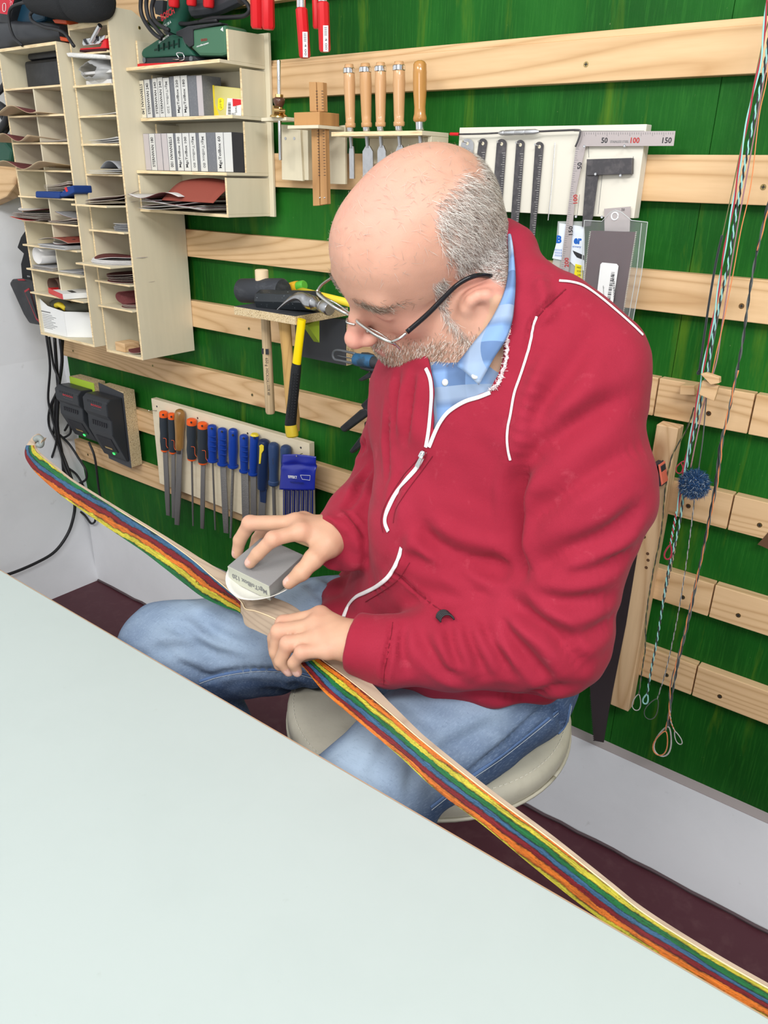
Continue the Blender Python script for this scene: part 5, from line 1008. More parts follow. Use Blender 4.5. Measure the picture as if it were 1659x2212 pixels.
files = [((210, 190), (222, 530), (247, 1085), 'bahco', 38, 'flat', 'leftmost file, orange-ended charcoal handle', 38), ((280, 207), (290, 548), (292, 1105), 'bahco', 30, 'flat', 'file with orange-ended handle half hidden behind the wooden one', 34),
         ((350, 176), (345, 515), (322, 1165), 'wood', 46, 'flat', 'file with an old brown wooden handle', 46), ((450, 255), (452, 605), (463, 1168), 'bahco', 18, 'round', 'round file with orange-ended handle right of the wooden handle', 44),
         ((543, 285), (545, 638), (537, 1197), 'bahco', 34, 'flat', 'flat file with orange-ended handle next to the first blue one', 44), ((625, 307), (630, 622), (652, 1203), 'blue', 17, 'round', 'thin round file, first of the blue handles', 42),
         ((712, 334), (715, 652), (742, 1235), 'blue', 48, 'rasp', 'broad half-round rasp, second of the blue handles', 42), ((805, 340), (803, 672), (783, 1270), 'plainblue', 26, 'round', 'round rasp with smooth blue handle, longest of all', 42),
         ((897, 390), (900, 712), (912, 1190), 'blue', 60, 'rasp', 'broad rasp with ribbed blue handle, fourth of the blue ones', 40), ((988, 387), (975, 735), (978, 1200), 'yellowtop', 46, 'flat', 'file with blue handle dabbed yellow on top', 40),
         ((1068, 432), (1055, 850), (1040, 1230), 'navy', 56, 'flat', 'file with navy handle and a yellow keyhole insert', 52), ((1150, 460), (1150, 822), (1162, 1260), 'greyblue', 34, 'round', 'round file with grey and blue handle left of the pouch', 48),
         ((1255, 482), (1250, 830), (1245, 1200), 'greyblue', 30, 'flat', 'file with blue handle hidden behind the blue pouch', 48)]
yfl = yff-.016
for (a, b, c_, kind, bw, bk_, lab, hw_) in files:
    A, B, C_ = f_(*a), f_(*b), f_(*c_); t = thing('rasp' if bk_ == 'rasp' else 'file', lab, 'file', at(*B, y=yfl), 'files hanging on the rack')
    r = hw_/3.95; m_ = {'bahco': NAVY, 'wood': mat('old_wood_handle', (0.33, 0.17, 0.05), .3, coat=.4, over=[(30, (1, 1, .3), (0.16, 0.07, 0.02), .45, .7, .7)]), 'blue': BLU2, 'plainblue': BLU2, 'yellowtop': BLU2, 'navy': DNAV, 'greyblue': GRB}[kind]
    mb = MB()
    pf = {'bahco': [(0, .7), (.02, .92), (.25, 1), (.5, .95), (.7, 1.0), (.93, .9), (1, .7)], 'wood': [(0, .35), (.03, .75), (.1, .98), (.25, 1.02), (.55, .85), (.8, .78), (.9, .8), (1, .72)],
          'navy': [(0, .5), (.02, .8), (.08, 1), (.5, .9), (.75, .95), (1, .85)], 'greyblue': [(0, .5), (.03, .85), (.1, 1), (.45, .9), (.7, .8), (.88, .85), (.9, 1), (.97, 1), (1, .8)]}.get(kind, [(0, .5), (.02, .8), (.06, .95), (.3, .92), (.55, .98), (.8, .85), (.93, .85), (.94, 1.12), (.98, 1.12), (1, .9)])
    if kind == 'bahco':   # orange end band, charcoal grip, orange foot
        A2 = (A[0]*.86+B[0]*.14, A[1]*.86+B[1]*.14); B2 = (A[0]*.04+B[0]*.96, A[1]*.04+B[1]*.96)
        lz(mb, A2, B2, yfl, [(t_, r*k) for t_, k in ((0, .95), (.3, 1), (.5, .93), (.75, 1.02), (1, .88))], 16); hd_ = obj('grip', mb, m_, t, smooth='auto')
        mb = MB(); lz(mb, A, A2, yfl, [(0, r*.6), (.15, r*.9), (.5, r), (1, r*.97)], 16); obj('orange_end', mb, ORG, t, smooth='auto'); mb = MB(); lz(mb, B2, (B[0], B[1]+1.5), yfl, [(0, r*.9), (.6, r*.85), (1, r*.55)], 16); obj('orange_foot', mb, ORG, t, smooth='auto')
        mb = MB(); q_ = [(A[0]-r*.1, A[1]+(B[1]-A[1])*.68), (A[0]+r*.55, A[1]+(B[1]-A[1])*.70), (A[0]+r*.65, A[1]+(B[1]-A[1])*.86), (A[0]+r*1.0, A[1]+(B[1]-A[1])*.93)]; pt(mb, q_, yfl-r*depth(at(*A, y=yfl))/FPX*1.0, .0006); obj('orange_line', mb, ORG, hd_)
    else:
        lz(mb, A, B, yfl, [(t_, r*k) for t_, k in pf], 16); hd_ = obj('grip', mb, m_, t, smooth='auto')
        s_ = depth(at(*A, y=yfl))/FPX
        if kind == 'blue':
            for k in range(4): mb = MB(); v = A[1]+(B[1]-A[1])*(.3+.13*k); pt(mb, [(A[0]-r*.8, v), (A[0]-r*.2, v+1.6), (A[0]+r*.5, v+2.2), (A[0]+r*.8, v+1.5)], yfl-r*s_*.9, .0009); obj('finger_ridge', mb, BLU2, hd_, smooth=True)
        if kind == 'wood': mb = MB(); lz(mb, (B[0], B[1]-1), (B[0], B[1]+8), yfl, [(0, r*.62), (1, r*.6)], 14); obj('ferrule', mb, DSTEEL, t, smooth='auto')
        if kind == 'yellowtop': mb = MB(); lz(mb, (A[0], A[1]-1.2), (A[0], A[1]+2.5), yfl-.001, [(0, r*.7), (1, r*.95)], 12); obj('yellow_dab', mb, YEL, hd_)
        if kind == 'navy':
            mb = MB(); yk_ = yfl-r*s_*1.02; P = [(A[0]-3.5, A[1]+18), (A[0]-2, A[1]+13), (A[0]-4+1, A[1]+12)]; pr_(mb, [(565-4.5, 968), (565-5.5, 963), (565-1, 960), (565+4, 963), (565+4, 973), (565-.5, 980), (565-3, 1002), (565-6, 1002), (565-5, 980)], yk_, .002); obj('yellow_insert', mb, YEL, hd_, bevel=.0005)
            mb = MB(); pr_(mb, [(B[0]-6.5, B[1]+1), (B[0]+8, B[1]+1), (B[0]+6, B[1]+32), (B[0]-5, B[1]+29)], yfl-.002, .003); obj('blade_sleeve', mb, DNAV, t)
        if kind == 'greyblue' and a[0] < 1200:
            mb = MB(); yk_ = yfl-r*s_*1.0; lz(mb, (A[0]-1.5, A[1]+10), (A[0]-2, B[1]-30), yfl-.004, [(0, 4), (.1, 6.5), (.8, 5.5), (1, 3)], 12); obj('grey_inlay', mb, mat('grey_inlay', (0.16, 0.19, 0.22), .5), hd_, smooth=True); text('erbi', at(A[0]-1.5, A[1]+40, y=yfl-r*s_*1.45), (0, 0, 1), (-1, 0, 0), .0045, INK, hd_, width=.016)
    mb = MB(); w_ = bw/2/3.95
    if bk_ == 'round': lz(mb, B, C_, yfl, [(0, w_), (.7, w_*.95), (1, w_*.7)], 12)
    else: pr_(mb, [(B[0]-w_, B[1]), (B[0]+w_, B[1]), (B[0]*.3+C_[0]*.7+w_, B[1]*.3+C_[1]*.7), (C_[0]+w_*.8, C_[1]), (C_[0]-w_*.8, C_[1]-1.5), (B[0]*.3+C_[0]*.7-w_, B[1]*.3+C_[1]*.7)], yfl-.0015, .0035)
    obj('blade', mb, FSTR if (bk_ == 'rasp' or kind == 'plainblue') else FST, t, smooth='auto', bevel=0 if bk_ == 'round' else .0006)
    if kind in ('blue', 'plainblue', 'bahco', 'yellowtop'): 
        mb = MB(); p = at(A[0]-1.5, A[1]+(8 if kind != 'plainblue' else 14), y=yfl-r*depth(at(*A, y=yfl))/FPX*.96); mb.lathe(p+(0, -.0005, 0), p+(0, .002, 0), [(0, .0026), (1, .0026)], 12); obj('hang_hole', mb, INK, hd_)
# blue pouch
yp_ = yfl-.022
t = thing('needle_file_pouch', 'blue plastic pouch printed EFFEKT holding a row of needle files', 'pouch', at(645, 1055, y=yp_)); BLP = mat('blue_vinyl', (0.012, 0.025, 0.33), .22, spec=.8)
P0, P1, P2, P3 = [at(*f_(*q_), y=yp_) for q_ in ((1225, 560), (1512, 578), (1500, 862), (1200, 858))]
G = [[(P0*(1-s_)+P1*s_)*(1-r_)+(P3*(1-s_)+P2*s_)*r_+np.array([0, -.004*math.sin(3.1*s_)-.0025*math.sin(9*s_+4*r_)*math.exp(-((r_-.32)/.12)**2)+.004*math.exp(-((r_-.3)/.05)**2), .004*math.sin(math.pi*s_)*(1-r_)]) for s_ in np.linspace(0, 1, 22)] for r_ in np.linspace(0, 1, 22)]
mb = MB(); mb.sheet(G, .0015); ph = obj('header', mb, BLP, t, smooth=True)
ct = at(*f_(1362, 762), y=yp_-.006); dxn = (P1-P0)/np.linalg.norm(P1-P0)
text('EFFEKT', at(*f_(1313, 752), y=yp_-.015), dxn, Z_, .0068, PAPER, ph, width=.030, bold=.03)
mb = MB(); o_ = at(*f_(1425, 757), y=yp_-.010); 
for (a_, b_) in (((-.018, .005), (.014, .006)), ((.014, .006), (.0125, -.006)), ((.0125, -.006), (-.012, -.005)), ((-.012, -.005), (-.018, .005))): mb.tube([o_+dxn*a_[0]+Z_*a_[1], o_+dxn*b_[0]+Z_*b_[1]], .0005, 4)
obj('logo_frame', mb, PAPER, ph); text('NADELFEILEN', at(*f_(1350, 800), y=yp_-.0105), dxn, Z_, .0045, mat('print_navy', (0.005, 0.01, 0.10), .5), ph, width=.045, bold=.02)
for k in range(7):
    u = 1243+k*38; mb = MB(); pr_(mb, [f_(u-14, 862), f_(u+15, 863), f_(u+13, 1170), f_(u-13, 1168)], yp_, .0012); obj('sleeve', mb, mat('dark_blue_vinyl', (0.012, 0.02, 0.18), .25, alpha=.9), t, bevel=.0004)
    mb = MB(); lz(mb, f_(u, 870), f_(u-1, 1150), yp_-.0012, [(0, 1.6), (1, 1.3)], 8); obj('needle_file', mb, FST, t, smooth='auto')
mb = MB(); p = at(*f_(1345, 572), y=yp_-.008); mb.tube([p, p+(0, .02, .001)], .001, 6); mb.lathe(p+(0, -.0006, 0), p, [(0, .002), (1, .002)], 8); obj('nail', mb, CHROME, t)
# ---- post, saw
yp0 = -.05
t = thing('wooden_post', 'upright pine batten screwed over the slats right of the man', 'post', at(1338, 1530, y=yp0))
xr2 = xpx(1357, 1536, yp0); xl2 = xpx(1318, 1524, yp0); zb2 = zpx(1338, 1530, yp0); zt2_ = zpx(1446, 922, yp0)
mb = MB(); mb.bb(xl2, xr2, yp0, -.0205, zb2, zt2_); pb = obj('batten', mb, PINEV, t, bevel=.0015)
for (u, v) in ((1392, 1160), (1399, 1196), (1400, 1210), (1396, 1226)): mb = MB(); p = at(u, v, y=yp0); mb.lathe(p+(0, -.0004, 0), p, [(0, .003), (1, .003)], 8); obj('burn_mark', mb, mat('bark', (0, 0, 0)), pb)
t = thing('hand_saw', 'hand saw hanging blade down behind the man, dark handle with an orange edge', 'saw', at(1295, 1600, y=-.075))
mb = MB(); P = [(1318, 1350), (1340, 1440), (1318, 1520), (1304, 1604), (1283, 1600), (1276, 1510), (1250, 1440), (1290, 1350)]; P = [(1395, 1050), (1400, 1052), (1352, 1350), (1318, 1520), (1304, 1604), (1283, 1600), (1276, 1505), (1262, 1350), (1330, 1100)]; pr_(mb, P, -.070, .0012); bl_ = obj('blade', mb, mat('saw_steel', (0.16, 0.13, 0.14), .3, .9), t)
mb = MB()
for k in range(26): v = 1500+k*3.9; u = 1276+(v-1500)*.075; pr_(mb, [(u+1, v), (u-3, v+2), (u+1, v+3.6)], -.0698, .001)
o = obj('teeth', mb, DSTEEL, bl_); o['kind'] = 'stuff'
mb = MB(); pr_(mb, [(1400, 1060), (1422, 1000), (1428, 1010), (1431, 1050), (1404, 1054)], -.085, .022); pr_(mb, [(1380, 1070), (1412, 1000), (1424, 1004), (1424, 1052)], -.085, .022); obj('handle', mb, mat('handle_black', (0.03, 0.03, 0.04), .45), t, bevel=.003)
mb = MB(); pr_(mb, [(1421, 1004), (1425, 1004), (1432, 1046), (1428, 1050)], -.087, .026); obj('orange_edge', mb, mat('salmon_rubber', (0.72, 0.16, 0.10), .5), t, bevel=.001)
# ---- bowstrings
hk = thing('string_hook', 'steel hook from which the bowstrings hang, above the picture', 'hook', at(1675, -60, y=-.07)); p = at(1675, -60, y=-.07)
mb = MB(); mb.tube([p+(0, .07, .01), p+(0, .0, .01), p+(0, -.02, .012), p+(0, -.03, .03)], .004, 8); obj('hook', mb, STEEL, hk, smooth=True)
hk2 = thing('string_hook', 'second steel hook, right of the first, outside the picture', 'hook', at(1772, 40, y=-.08)); p = at(1772, 40, y=-.08)
mb = MB(); mb.tube([p+(0, .08, .005), p+(0, .0, .0), p+(0, -.02, .002), p+(0, -.03, .02)], .004, 8); obj('hook', mb, STEEL, hk2, smooth=True)
SM = {k: mat('string_'+k, c, .75, sheen=.3) for k, c in dict(aqua=(0.30, 0.62, 0.58), red=(0.40, 0.02, 0.04), black=(0.02, 0.025, 0.028), grey=(0.10, 0.11, 0.105), orange=(0.78, 0.25, 0.08), tan=(0.50, 0.34, 0.22), olive=(0.18, 0.17, 0.06), pink=(0.42, 0.20, 0.22), white=(0.55, 0.52, 0.50)).items()}
def string(P, y, cols, lab, r=.0016, twist=0.030, loop=None, cross=1.0, serve=None):
    r = r*.72; a = P[0]; W = spl([at(p_[0], p_[1], y=y) for p_ in P], 10); t = thing('bowstring', lab, 'bowstring', W[-1], 'bowstrings hanging on the right')
    L = np.concatenate([[0], np.cumsum([np.linalg.norm(W[i+1]-W[i]) for i in range(len(W)-1)])]); n = int(L[-1]/.0022)
    Q = np.array([[np.interp(l, L, [w_[k] for w_ in W]) for k in range(3)] for l in np.linspace(0, L[-1], n)])
    for j, c in enumerate(cols):
        ph = 2*math.pi*np.arange(n)*.0022/twist+2*math.pi*j/len(cols); off = r*.75 if len(cols) > 1 else 0
        pts = Q+np.outer(np.cos(ph)*off, X_)+np.outer(np.sin(ph)*off, Y_); st = 1 if twist < .02 else 2
        mb = MB(); mb.tube(pts[::st], r*.75 if len(cols) > 1 else r, 6); obj('%s_strand' % c, mb, SM[c], t, smooth=True)
    if loop is not None:
        c = W[-1]; d = at(*loop, y=y)-c; L_ = np.linalg.norm(d); d /= L_; s_ = np.cross(d, Y_); q_ = [c+d*L_*(.5-.5*math.cos(a))*1.0+s_*L_*.28*math.sin(a)*(.4+.6*(.5-.5*math.cos(a))) for a in np.linspace(0, 2*math.pi, 26)]
        mb = MB(); mb.tube(q_, r*.95, 6); obj('end_loop', mb, SM[cols[0] if not serve else serve], t, smooth=True)
    return t
top = (1672, -60)
string([top, (1657, 0), (1645, 120), (1626, 205), (1607, 300), (1586, 430), (1562, 560), (1543, 680), (1520, 790), (1500, 900), (1481, 995), (1470, 1055), (1462, 1110)], -.085, ('aqua', 'red'), 'aqua and red bowstring twisting slowly, in front of the others', .0021, .11)
string([(1462, 1105), (1455, 1140), (1448, 1178)], -.085, ('red', 'aqua'), 'lower red and aqua laid end of a string with a loop', .0022, .012, (1440, 1208), serve='red')
string([top, (1663, 60), (1652, 140), (1634, 230), (1612, 340), (1592, 450), (1572, 575), (1545, 700), (1528, 800), (1504, 915), (1485, 1000), (1468, 1130), (1448, 1210), (1434, 1290), (1420, 1380), (1408, 1440), (1398, 1500)], -.075, ('black', 'aqua'), 'black and aqua laid rope-like bowstring', .0022, .022, (1392, 1520), serve='aqua')
string([top, (1663, 30), (1648, 90), (1625, 200), (1607, 290), (1580, 420), (1558, 520)], -.070, ('olive',), 'olive thread running beside the aqua and red string in the upper half', .0011)
string([top, (1659, 150), (1640, 250), (1622, 400), (1600, 500), (1582, 600), (1562, 700), (1548, 760), (1537, 812)], -.070, ('orange',), 'thin orange thread holding the little wooden tags', .0010)
string([top, (1661, 100), (1640, 230), (1615, 370), (1595, 480), (1580, 570), (1560, 700), (1548, 780), (1524, 860), (1508, 930), (1492, 1010)], -.060, ('pink',), 'dull pinkish brown bowstring behind the aqua one', .0014)
string([(1560, 508), (1548, 560), (1534, 640), (1522, 720), (1511, 800)], -.080, ('black',), 'black served string section left of the bundle', .0024, loop=(1508, 808))
string([(1575, 575), (1560, 640), (1545, 720), (1535, 780), (1526, 860), (1518, 950), (1508, 1020)], -.055, ('grey',), 'grey thread running down into the blue pompom', .0013)
string([(1501, 1072), (1494, 1130), (1482, 1220), (1466, 1320), (1452, 1390), (1438, 1450), (1420, 1510)], -.055, ('grey', 'white'), 'grey bowstring leaving the pompom, ending in a slim loop', .0012, .02, (1398, 1552))
string([(1772, 40), (1735, 160), (1690, 330), (1672, 390), (1650, 480), (1632, 560), (1618, 640), (1604, 740), (1588, 820), (1572, 900), (1556, 960), (1546, 1040), (1530, 1130), (1510, 1230), (1490, 1330), (1468, 1420), (1452, 1500), (1444, 1570)], -.080, ('black', 'grey'), 'thick black and grey bowstring on the right', .0021, .05, (1424, 1632), serve='white')
string([(1772, 40), (1735, 175), (1690, 360), (1670, 430), (1652, 480), (1636, 545)], -.084, ('orange', 'grey'), 'orange and grey string crossing in from the right edge', .0016, .05)
string([(1594, 800), (1580, 860), (1562, 945), (1552, 1030), (1536, 1110), (1520, 1190), (1500, 1270), (1480, 1360), (1462, 1430), (1448, 1482), (1446, 1530), (1438, 1580)], -.088, ('orange', 'grey'), 'orange and grey bowstring ending in the lowest loop', .0017, .045, (1419, 1630), serve='orange')
string([(1446, 1530), (1450, 1560), (1458, 1580)], -.086, ('orange', 'white'), 'short orange string end with a loop curving right', .0014, .012, (1470, 1608), serve='white')
string([(1500, 880), (1482, 930), (1452, 985), (1438, 1050), (1428, 1150), (1410, 1240), (1396, 1330), (1394, 1400), (1388, 1440), (1380, 1500)], -.062, ('olive', 'black'), 'olive and black bowstring passing over the wooden post', .0014, .03, (1372, 1534), serve='white')
string([(1480, 1060), (1470, 1120), (1455, 1200), (1440, 1270), (1428, 1330), (1418, 1385), (1412, 1420)], -.066, ('tan', 'black'), 'tan flecked bowstring ending in a frayed tip', .0015, .014)
mb = MB(); pt(mb, [(1477, 996), (1470, 1000), (1461, 1010), (1462, 1020), (1470, 1022), (1475, 1012), (1472, 1001)], -.09, .0009); tag(obj('red_thread', mb, SM['red'], None, smooth=True), 'small red thread loop just left of the pompom', 'thread')
t = thing('wooden_tag', 'two small pale wooden tags threaded on the orange string', 'wood tag', at(1530, 868, y=-.09))
mb = MB(); pr_(mb, [(1513, 808), (1523, 806), (1553, 816), (1553, 828), (1535, 831)], -.095, .012); obj('upper_tag', mb, PINE, t, bevel=.0005)
mb = MB(); pr_(mb, [(1517, 822), (1552, 834), (1542, 867), (1510, 852)], -.088, .008); obj('lower_tag', mb, PINE, t, bevel=.0005)
mb = MB(); pr_(mb, [(1469, 833), (1500, 833), (1500, 854), (1468, 853)], -.05, .028); tag(obj('wooden_peg', mb, PINE, None, bevel=.001), 'short square wooden peg on the slat left of the wooden tags', 'peg')
# pompom
c = at(1500, 1046, y=-.085); mb = MB(); r0 = .020
core = MB(); 
for i in range(9):
    th = math.pi*i/8
t = thing('pompom', 'fluffy blue and grey pompom tied to a bowstring', 'pompom', c-(0, 0, .026))
mb.tube([c+(0, 0, r0*math.cos(a)) for a in np.linspace(0, math.pi, 9)], [max(.001, r0*math.sin(a)) for a in np.linspace(0, math.pi, 9)], 14); obj('core', mb, mat('pompom_navy', (0.015, 0.05, 0.14), .95), t, smooth=True)
for nm, m_, n_ in (('blue_fibres', mat('fibre_blue', (0.03, 0.085, 0.20), .9), 2600), ('grey_fibres', mat('fibre_grey', (0.30, 0.36, 0.42), .9), 900)):
    mb = MB()
    for _ in range(n_):
        d = rng.normal(size=3); d /= np.linalg.norm(d)
        if nm[0] == 'g' and (d@np.array([.2, -.6, -.5]) < .25 and rng.random() < .7): continue
        e = d+rng.normal(size=3)*.35; e /= np.linalg.norm(e); s_ = np.cross(d, rng.normal(size=3)); s_ /= np.linalg.norm(s_); a = c+d*r0*.9; b_ = a+e*(.003+.004*rng.random()); k = b_+(e*.3+rng.normal(size=3)*.7)*.004
        mb.add([a+s_*.0005, a-s_*.0005, b_-s_*.0005, b_+s_*.0005, k], [(0, 1, 2, 3), (3, 2, 4)])
    o = obj(nm, mb, m_, t); o['kind'] = 'stuff'
# ================================================================ TABLE AND STOOL
TBL = mat('table_laminate', (0.45, 0.505, 0.485), 0.42, spec=.4, over=[(9, (1, 1, 1), (0.42, 0.475, 0.455), .45, .8, .5), (60, (1, 1, 1), (0.37, 0.40, 0.37), .70, .85, .5)])
ZT = .72; YT = -.834
t = thing('work_table', 'large white laminate work table in the foreground', 'table', (1.6, -1.5, ZF))
mb = MB(); mb.bb(.35, 3.05, -2.1, YT, ZT-.022, ZT); obj('table_top', mb, TBL, t, bevel=.0012)
mb = MB(); mb.bb(.35, 3.05, YT+.0001, YT+.0016, ZT-.0225, ZT-.0012); obj('edge_band', mb, mat('beech_edge', (0.48, 0.30, 0.18), .5), t)
for x in (.5, 2.9):
    for y in (-1.95, -1.0): mb = MB(); mb.bb(x-.03, x+.03, y-.03, y+.03, ZF, ZT-.0225); obj('leg', mb, mat('table_leg_grey', (0.3, 0.3, 0.3), .4, .5), t, bevel=.002)
CRM = mat('cream_leather', (0.50, 0.47, 0.38), .45, over=[(30, (1, 1, 1), (0.40, 0.37, 0.29), .5, .8, .6)], bump=(160, (1, 1, 1), .3, .001))
SX, SY, SR, SZ = 1.665, -.509, .213, .578
t = thing('stool', 'round cream leather stool under the seated man', 'stool', (SX, SY, ZF))
mb = MB(); mb.lathe((SX, SY, SZ-.052), (SX, SY, SZ), [(0, SR*.90), (.1, SR*.97), (.45, SR), (.7, SR), (.86, SR*.985), (.95, SR*.95), (1, SR*.88)], 64); cu_ = obj('cushion', mb, CRM, t, smooth='auto')
mb = MB(); mb.tube([(SX+SR*.985*math.cos(a), SY+SR*.985*math.sin(a), SZ-.016) for a in np.linspace(0, 2*math.pi, 80)], .0028, 6); mb.tube([(SX+SR*1.0*math.cos(a), SY+SR*1.0*math.sin(a), SZ-.036) for a in np.linspace(0, 2*math.pi, 80)], .0026, 6); obj('piping', mb, CRM, cu_, smooth=True)
mb = MB()
for k in range(150):
    a = 2*math.pi*k/150; mb.tube([(SX+SR*.955*math.cos(a), SY+SR*.955*math.sin(a), SZ-.0028), (SX+SR*.955*math.cos(a+.024), SY+SR*.955*math.sin(a+.024), SZ-.0028)], .0009, 4)
o = obj('stitching', mb, mat('thread_cream', (0.6, 0.57, 0.48), .8), cu_); o['kind'] = 'stuff'
mb = MB(); mb.lathe((SX, SY, ZF+.03), (SX, SY, SZ-.053), [(0, .03), (.4, .03), (.41, .022), (1, .022)], 20); obj('column', mb, CHROME, t, smooth='auto')
mb = MB(); mb.lathe((SX, SY, ZF), (SX, SY, ZF+.03), [(0, .20), (.3, .2), (.6, .12), (1, .035)], 40); obj('base', mb, CHROME, t, smooth='auto')

# ================================================================ THE MAN
W_ = lambda u, v, d: at(u, v, d=d)
fL = np.array([0.925, -.234, -.294]); fL /= np.linalg.norm(fL); fF = np.array([-0.368, -.73, -.572]); fF -= fL*(fF@fL); fF /= np.linalg.norm(fF); fU = np.cross(fF, fL)
fR = -fL; HA = np.stack([fR, fF, fU]); HC = W_(762, 668, .885)-fF*.104
def hd(x, y, z): return HC+fR*x+fF*y+fU*z
shL, elL, wrL = np.array([1.836, -.500, 1.062]), np.array([1.876, -.567, .795]), W_(772, 1388, .962)
shR, elR, wrR = W_(925, 850, 1.13), W_(850, 1040, 1.20), W_(716, 1158, 1.068)
NB = np.array([1.735, -.485, 1.115]); PEL = np.array([1.69, -.46, .66])
hipL, kneeL, hipR, kneeR = np.array([1.775, -.50, .645]), W_(655, 1835, .93), np.array([1.585, -.46, .645]), W_(365, 1408, 1.225)
ankL, ankR = np.array([1.72, -.93, .07]), np.array([1.40, -.55, .07])
person = thing('person', 'balding man in a red zip jacket and jeans sanding a bow, head bowed', 'person', (SX, SY, ZF))
# ---- skin
b = SDF()
b.ell(hd(0, -.007, .027), (.077, .100, .086), HA).ell(hd(0, .045, .032), (.060, .050, .058), HA, .03)
b.cone(hd(0, .040, .0), hd(0, .048, -.052), .056, .046, .03)
for s in (-1, 1):
    b.cone(hd(s*.056, .004, -.040), hd(s*.024, .068, -.098), .020, .018, .03)
    b.ell(hd(s*.043, .060, -.028), (.022, .020, .018), HA, .02)
b.cone(hd(-.012, .076, -.103), hd(.012, .076, -.103), .018, .018, .02).ell(hd(0, .070, -.064), (.033, .030, .032), HA, .02)
b.cone(hd(-.038, .083, .018), hd(.038, .083, .018), .010, .010, .016)
for s in (-1, 1):
    b.ell(hd(s*.033, .103, -.003), (.018, .016, .011), HA, .012, -1)
    b.ell(hd(s*.032, .078, -.003), (.0155, .0130, .0120), HA, .004)
    b.cone(hd(s*.020, .0885, -.0045), hd(s*.044, .085, -.0045), .0025, .0025, .004)
b.chain([hd(0, .090, .006), hd(0, .104, -.018), hd(0, .117, -.036)], [.0085, .0095, .0115], .010).ell(hd(0, .118, -.038), (.0120, .0115, .0105), HA, .006)
for s in (-1, 1): b.ell(hd(s*.0125, .105, -.041), (.0078, .0115, .0078), HA, .005).ell(hd(s*.006, .110, -.049), (.0035, .005, .003), HA, .002, -1)
b.cone(hd(-.021, .093, -.063), hd(.021, .093, -.063), .0055, .0055, .006).cone(hd(-.018, .091, -.0745), hd(.018, .091, -.0745), .0062, .0062, .006).cone(hd(-.024, .0985, -.0685), hd(.024, .0985, -.0685), .0016, .0016, .003, -1)
for s in (-1, 1):   # ears
    eR = fR*s; eA = np.stack([eR*.90+fF*.43, fF*.90-eR*.43, fU]); ec = hd(s*.0870, .000, -.043)
    def e3(a, b_, c): return ec+eA[0]*a*1.2+eA[1]*b_*1.2+eA[2]*c*1.2
    b.ell(e3(.002, 0, 0), (.0060, .0215, .035), eA, .006)
    b.chain([e3(.007+.003*math.cos(a), .0165*math.sin(a)-.002, .0285*math.cos(a)) for a in np.linspace(1.3, -3.6, 12)], [.0048]*12, .003)
    b.ell(e3(.012, .002, -.002), (.0115, .0115, .0185), eA, .004, -1).ell(e3(.003, .005, -.028), (.0055, .0085, .0095), eA, .006)
    b.chain([e3(.006, .000, .016), e3(.007, -.006, .004), e3(.006, -.004, -.012)], [.0026]*3, .004); b.cone(e3(.004, .0155, -.002), e3(.005, .0150, -.009), .0042, .0042, .004)
b.cone(hd(0, -.045, -.030), NB-(0, 0, .02), .060, .066, .03).cone(hd(0, .02, -.075), NB+(-.015, -.03, -.05), .045, .055, .04)
b.cone(NB, PEL+(0, 0, .05), .07, .09, .06)
for sh, el, wr in ((shL, elL, wrL), (shR, elR, wrR)): b.cone(NB-(0, 0, .04), sh, .05, .045, .05).cone(sh, el, .045, .038, .03).cone(el, wr, .038, .0255, .02)
def hand(wr, mc, pp, dd, tp, thumb, rs, pr_=.0155, side=None, bulk=None):
    """palm web plus four bent fingers and a thumb"""
    cen = sum(mc)/4
    for k in range(4): b.cone(wr, mc[k], .0200, rs[k][0]*1.18, .014)
    for k in range(3): b.cone(mc[k], mc[k+1], rs[k][0]*1.05, rs[k+1][0]*1.05, .008)
    for k in range(4):
        r = rs[k]; b.cone(mc[k], pp[k], r[0]*1.02, r[1]*1.04, .005); b.ell(pp[k], (r[1]*1.12,)*3, None, .003); b.cone(pp[k], dd[k], r[1], r[2], .003); b.cone(dd[k], tp[k], r[2], r[3], .003)
    b.chain(thumb, [.0175, .0130, .0108, .0088], .006, k0=.016)
RS = [(.0098, .0090, .0082, .0072), (.0100, .0092, .0083, .0073), (.0096, .0088, .0078, .0068), (.0088, .0078, .0070, .0062)]
LM = [W_(692, 1330, .995), W_(684, 1352, .978), W_(690, 1379, .962), W_(706, 1404, .951)]
LP = [W_(612, 1346, 1.000), W_(603, 1364, .982), W_(622, 1390, .962), W_(652, 1409, .947)]
LD = [W_(592, 1378, 1.012), W_(596, 1408, .992), W_(606, 1428, .972), W_(634, 1432, .957)]
LT = [W_(591, 1402, 1.016), W_(604, 1437, .998), W_(624, 1450, .978), W_(642, 1452, .965)]
RS = [tuple(q*1.06 for q in r_) for r_ in RS]
hand(wrL, LM, LP, LD, LT, [W_(762, 1402, .985), W_(712, 1412, 1.005), W_(680, 1420, 1.012), W_(655, 1428, 1.015)], RS)
RM = [W_(650, 1148, 1.045), W_(640, 1130, 1.065), W_(655, 1126, 1.088), W_(668, 1130, 1.108)]
RP = [W_(590, 1164, 1.030), W_(540, 1130, 1.072), W_(577, 1132, 1.103), W_(602, 1132, 1.128)]
RD = [W_(557, 1196, 1.040), W_(518, 1166, 1.088), W_(556, 1164, 1.115), W_(585, 1160, 1.140)]
RT = [W_(540, 1216, 1.048), W_(512, 1196, 1.098), W_(548, 1186, 1.120), W_(578, 1180, 1.142)]
RS = [tuple(q*1.04 for q in r_) for r_ in RS]
hand(wrR, RM, RP, RD, RT, [W_(706, 1180, 1.050), W_(678, 1207, 1.034), W_(652, 1236, 1.028), W_(624, 1259, 1.034)], RS)
V, F = b.mesh(.0024)
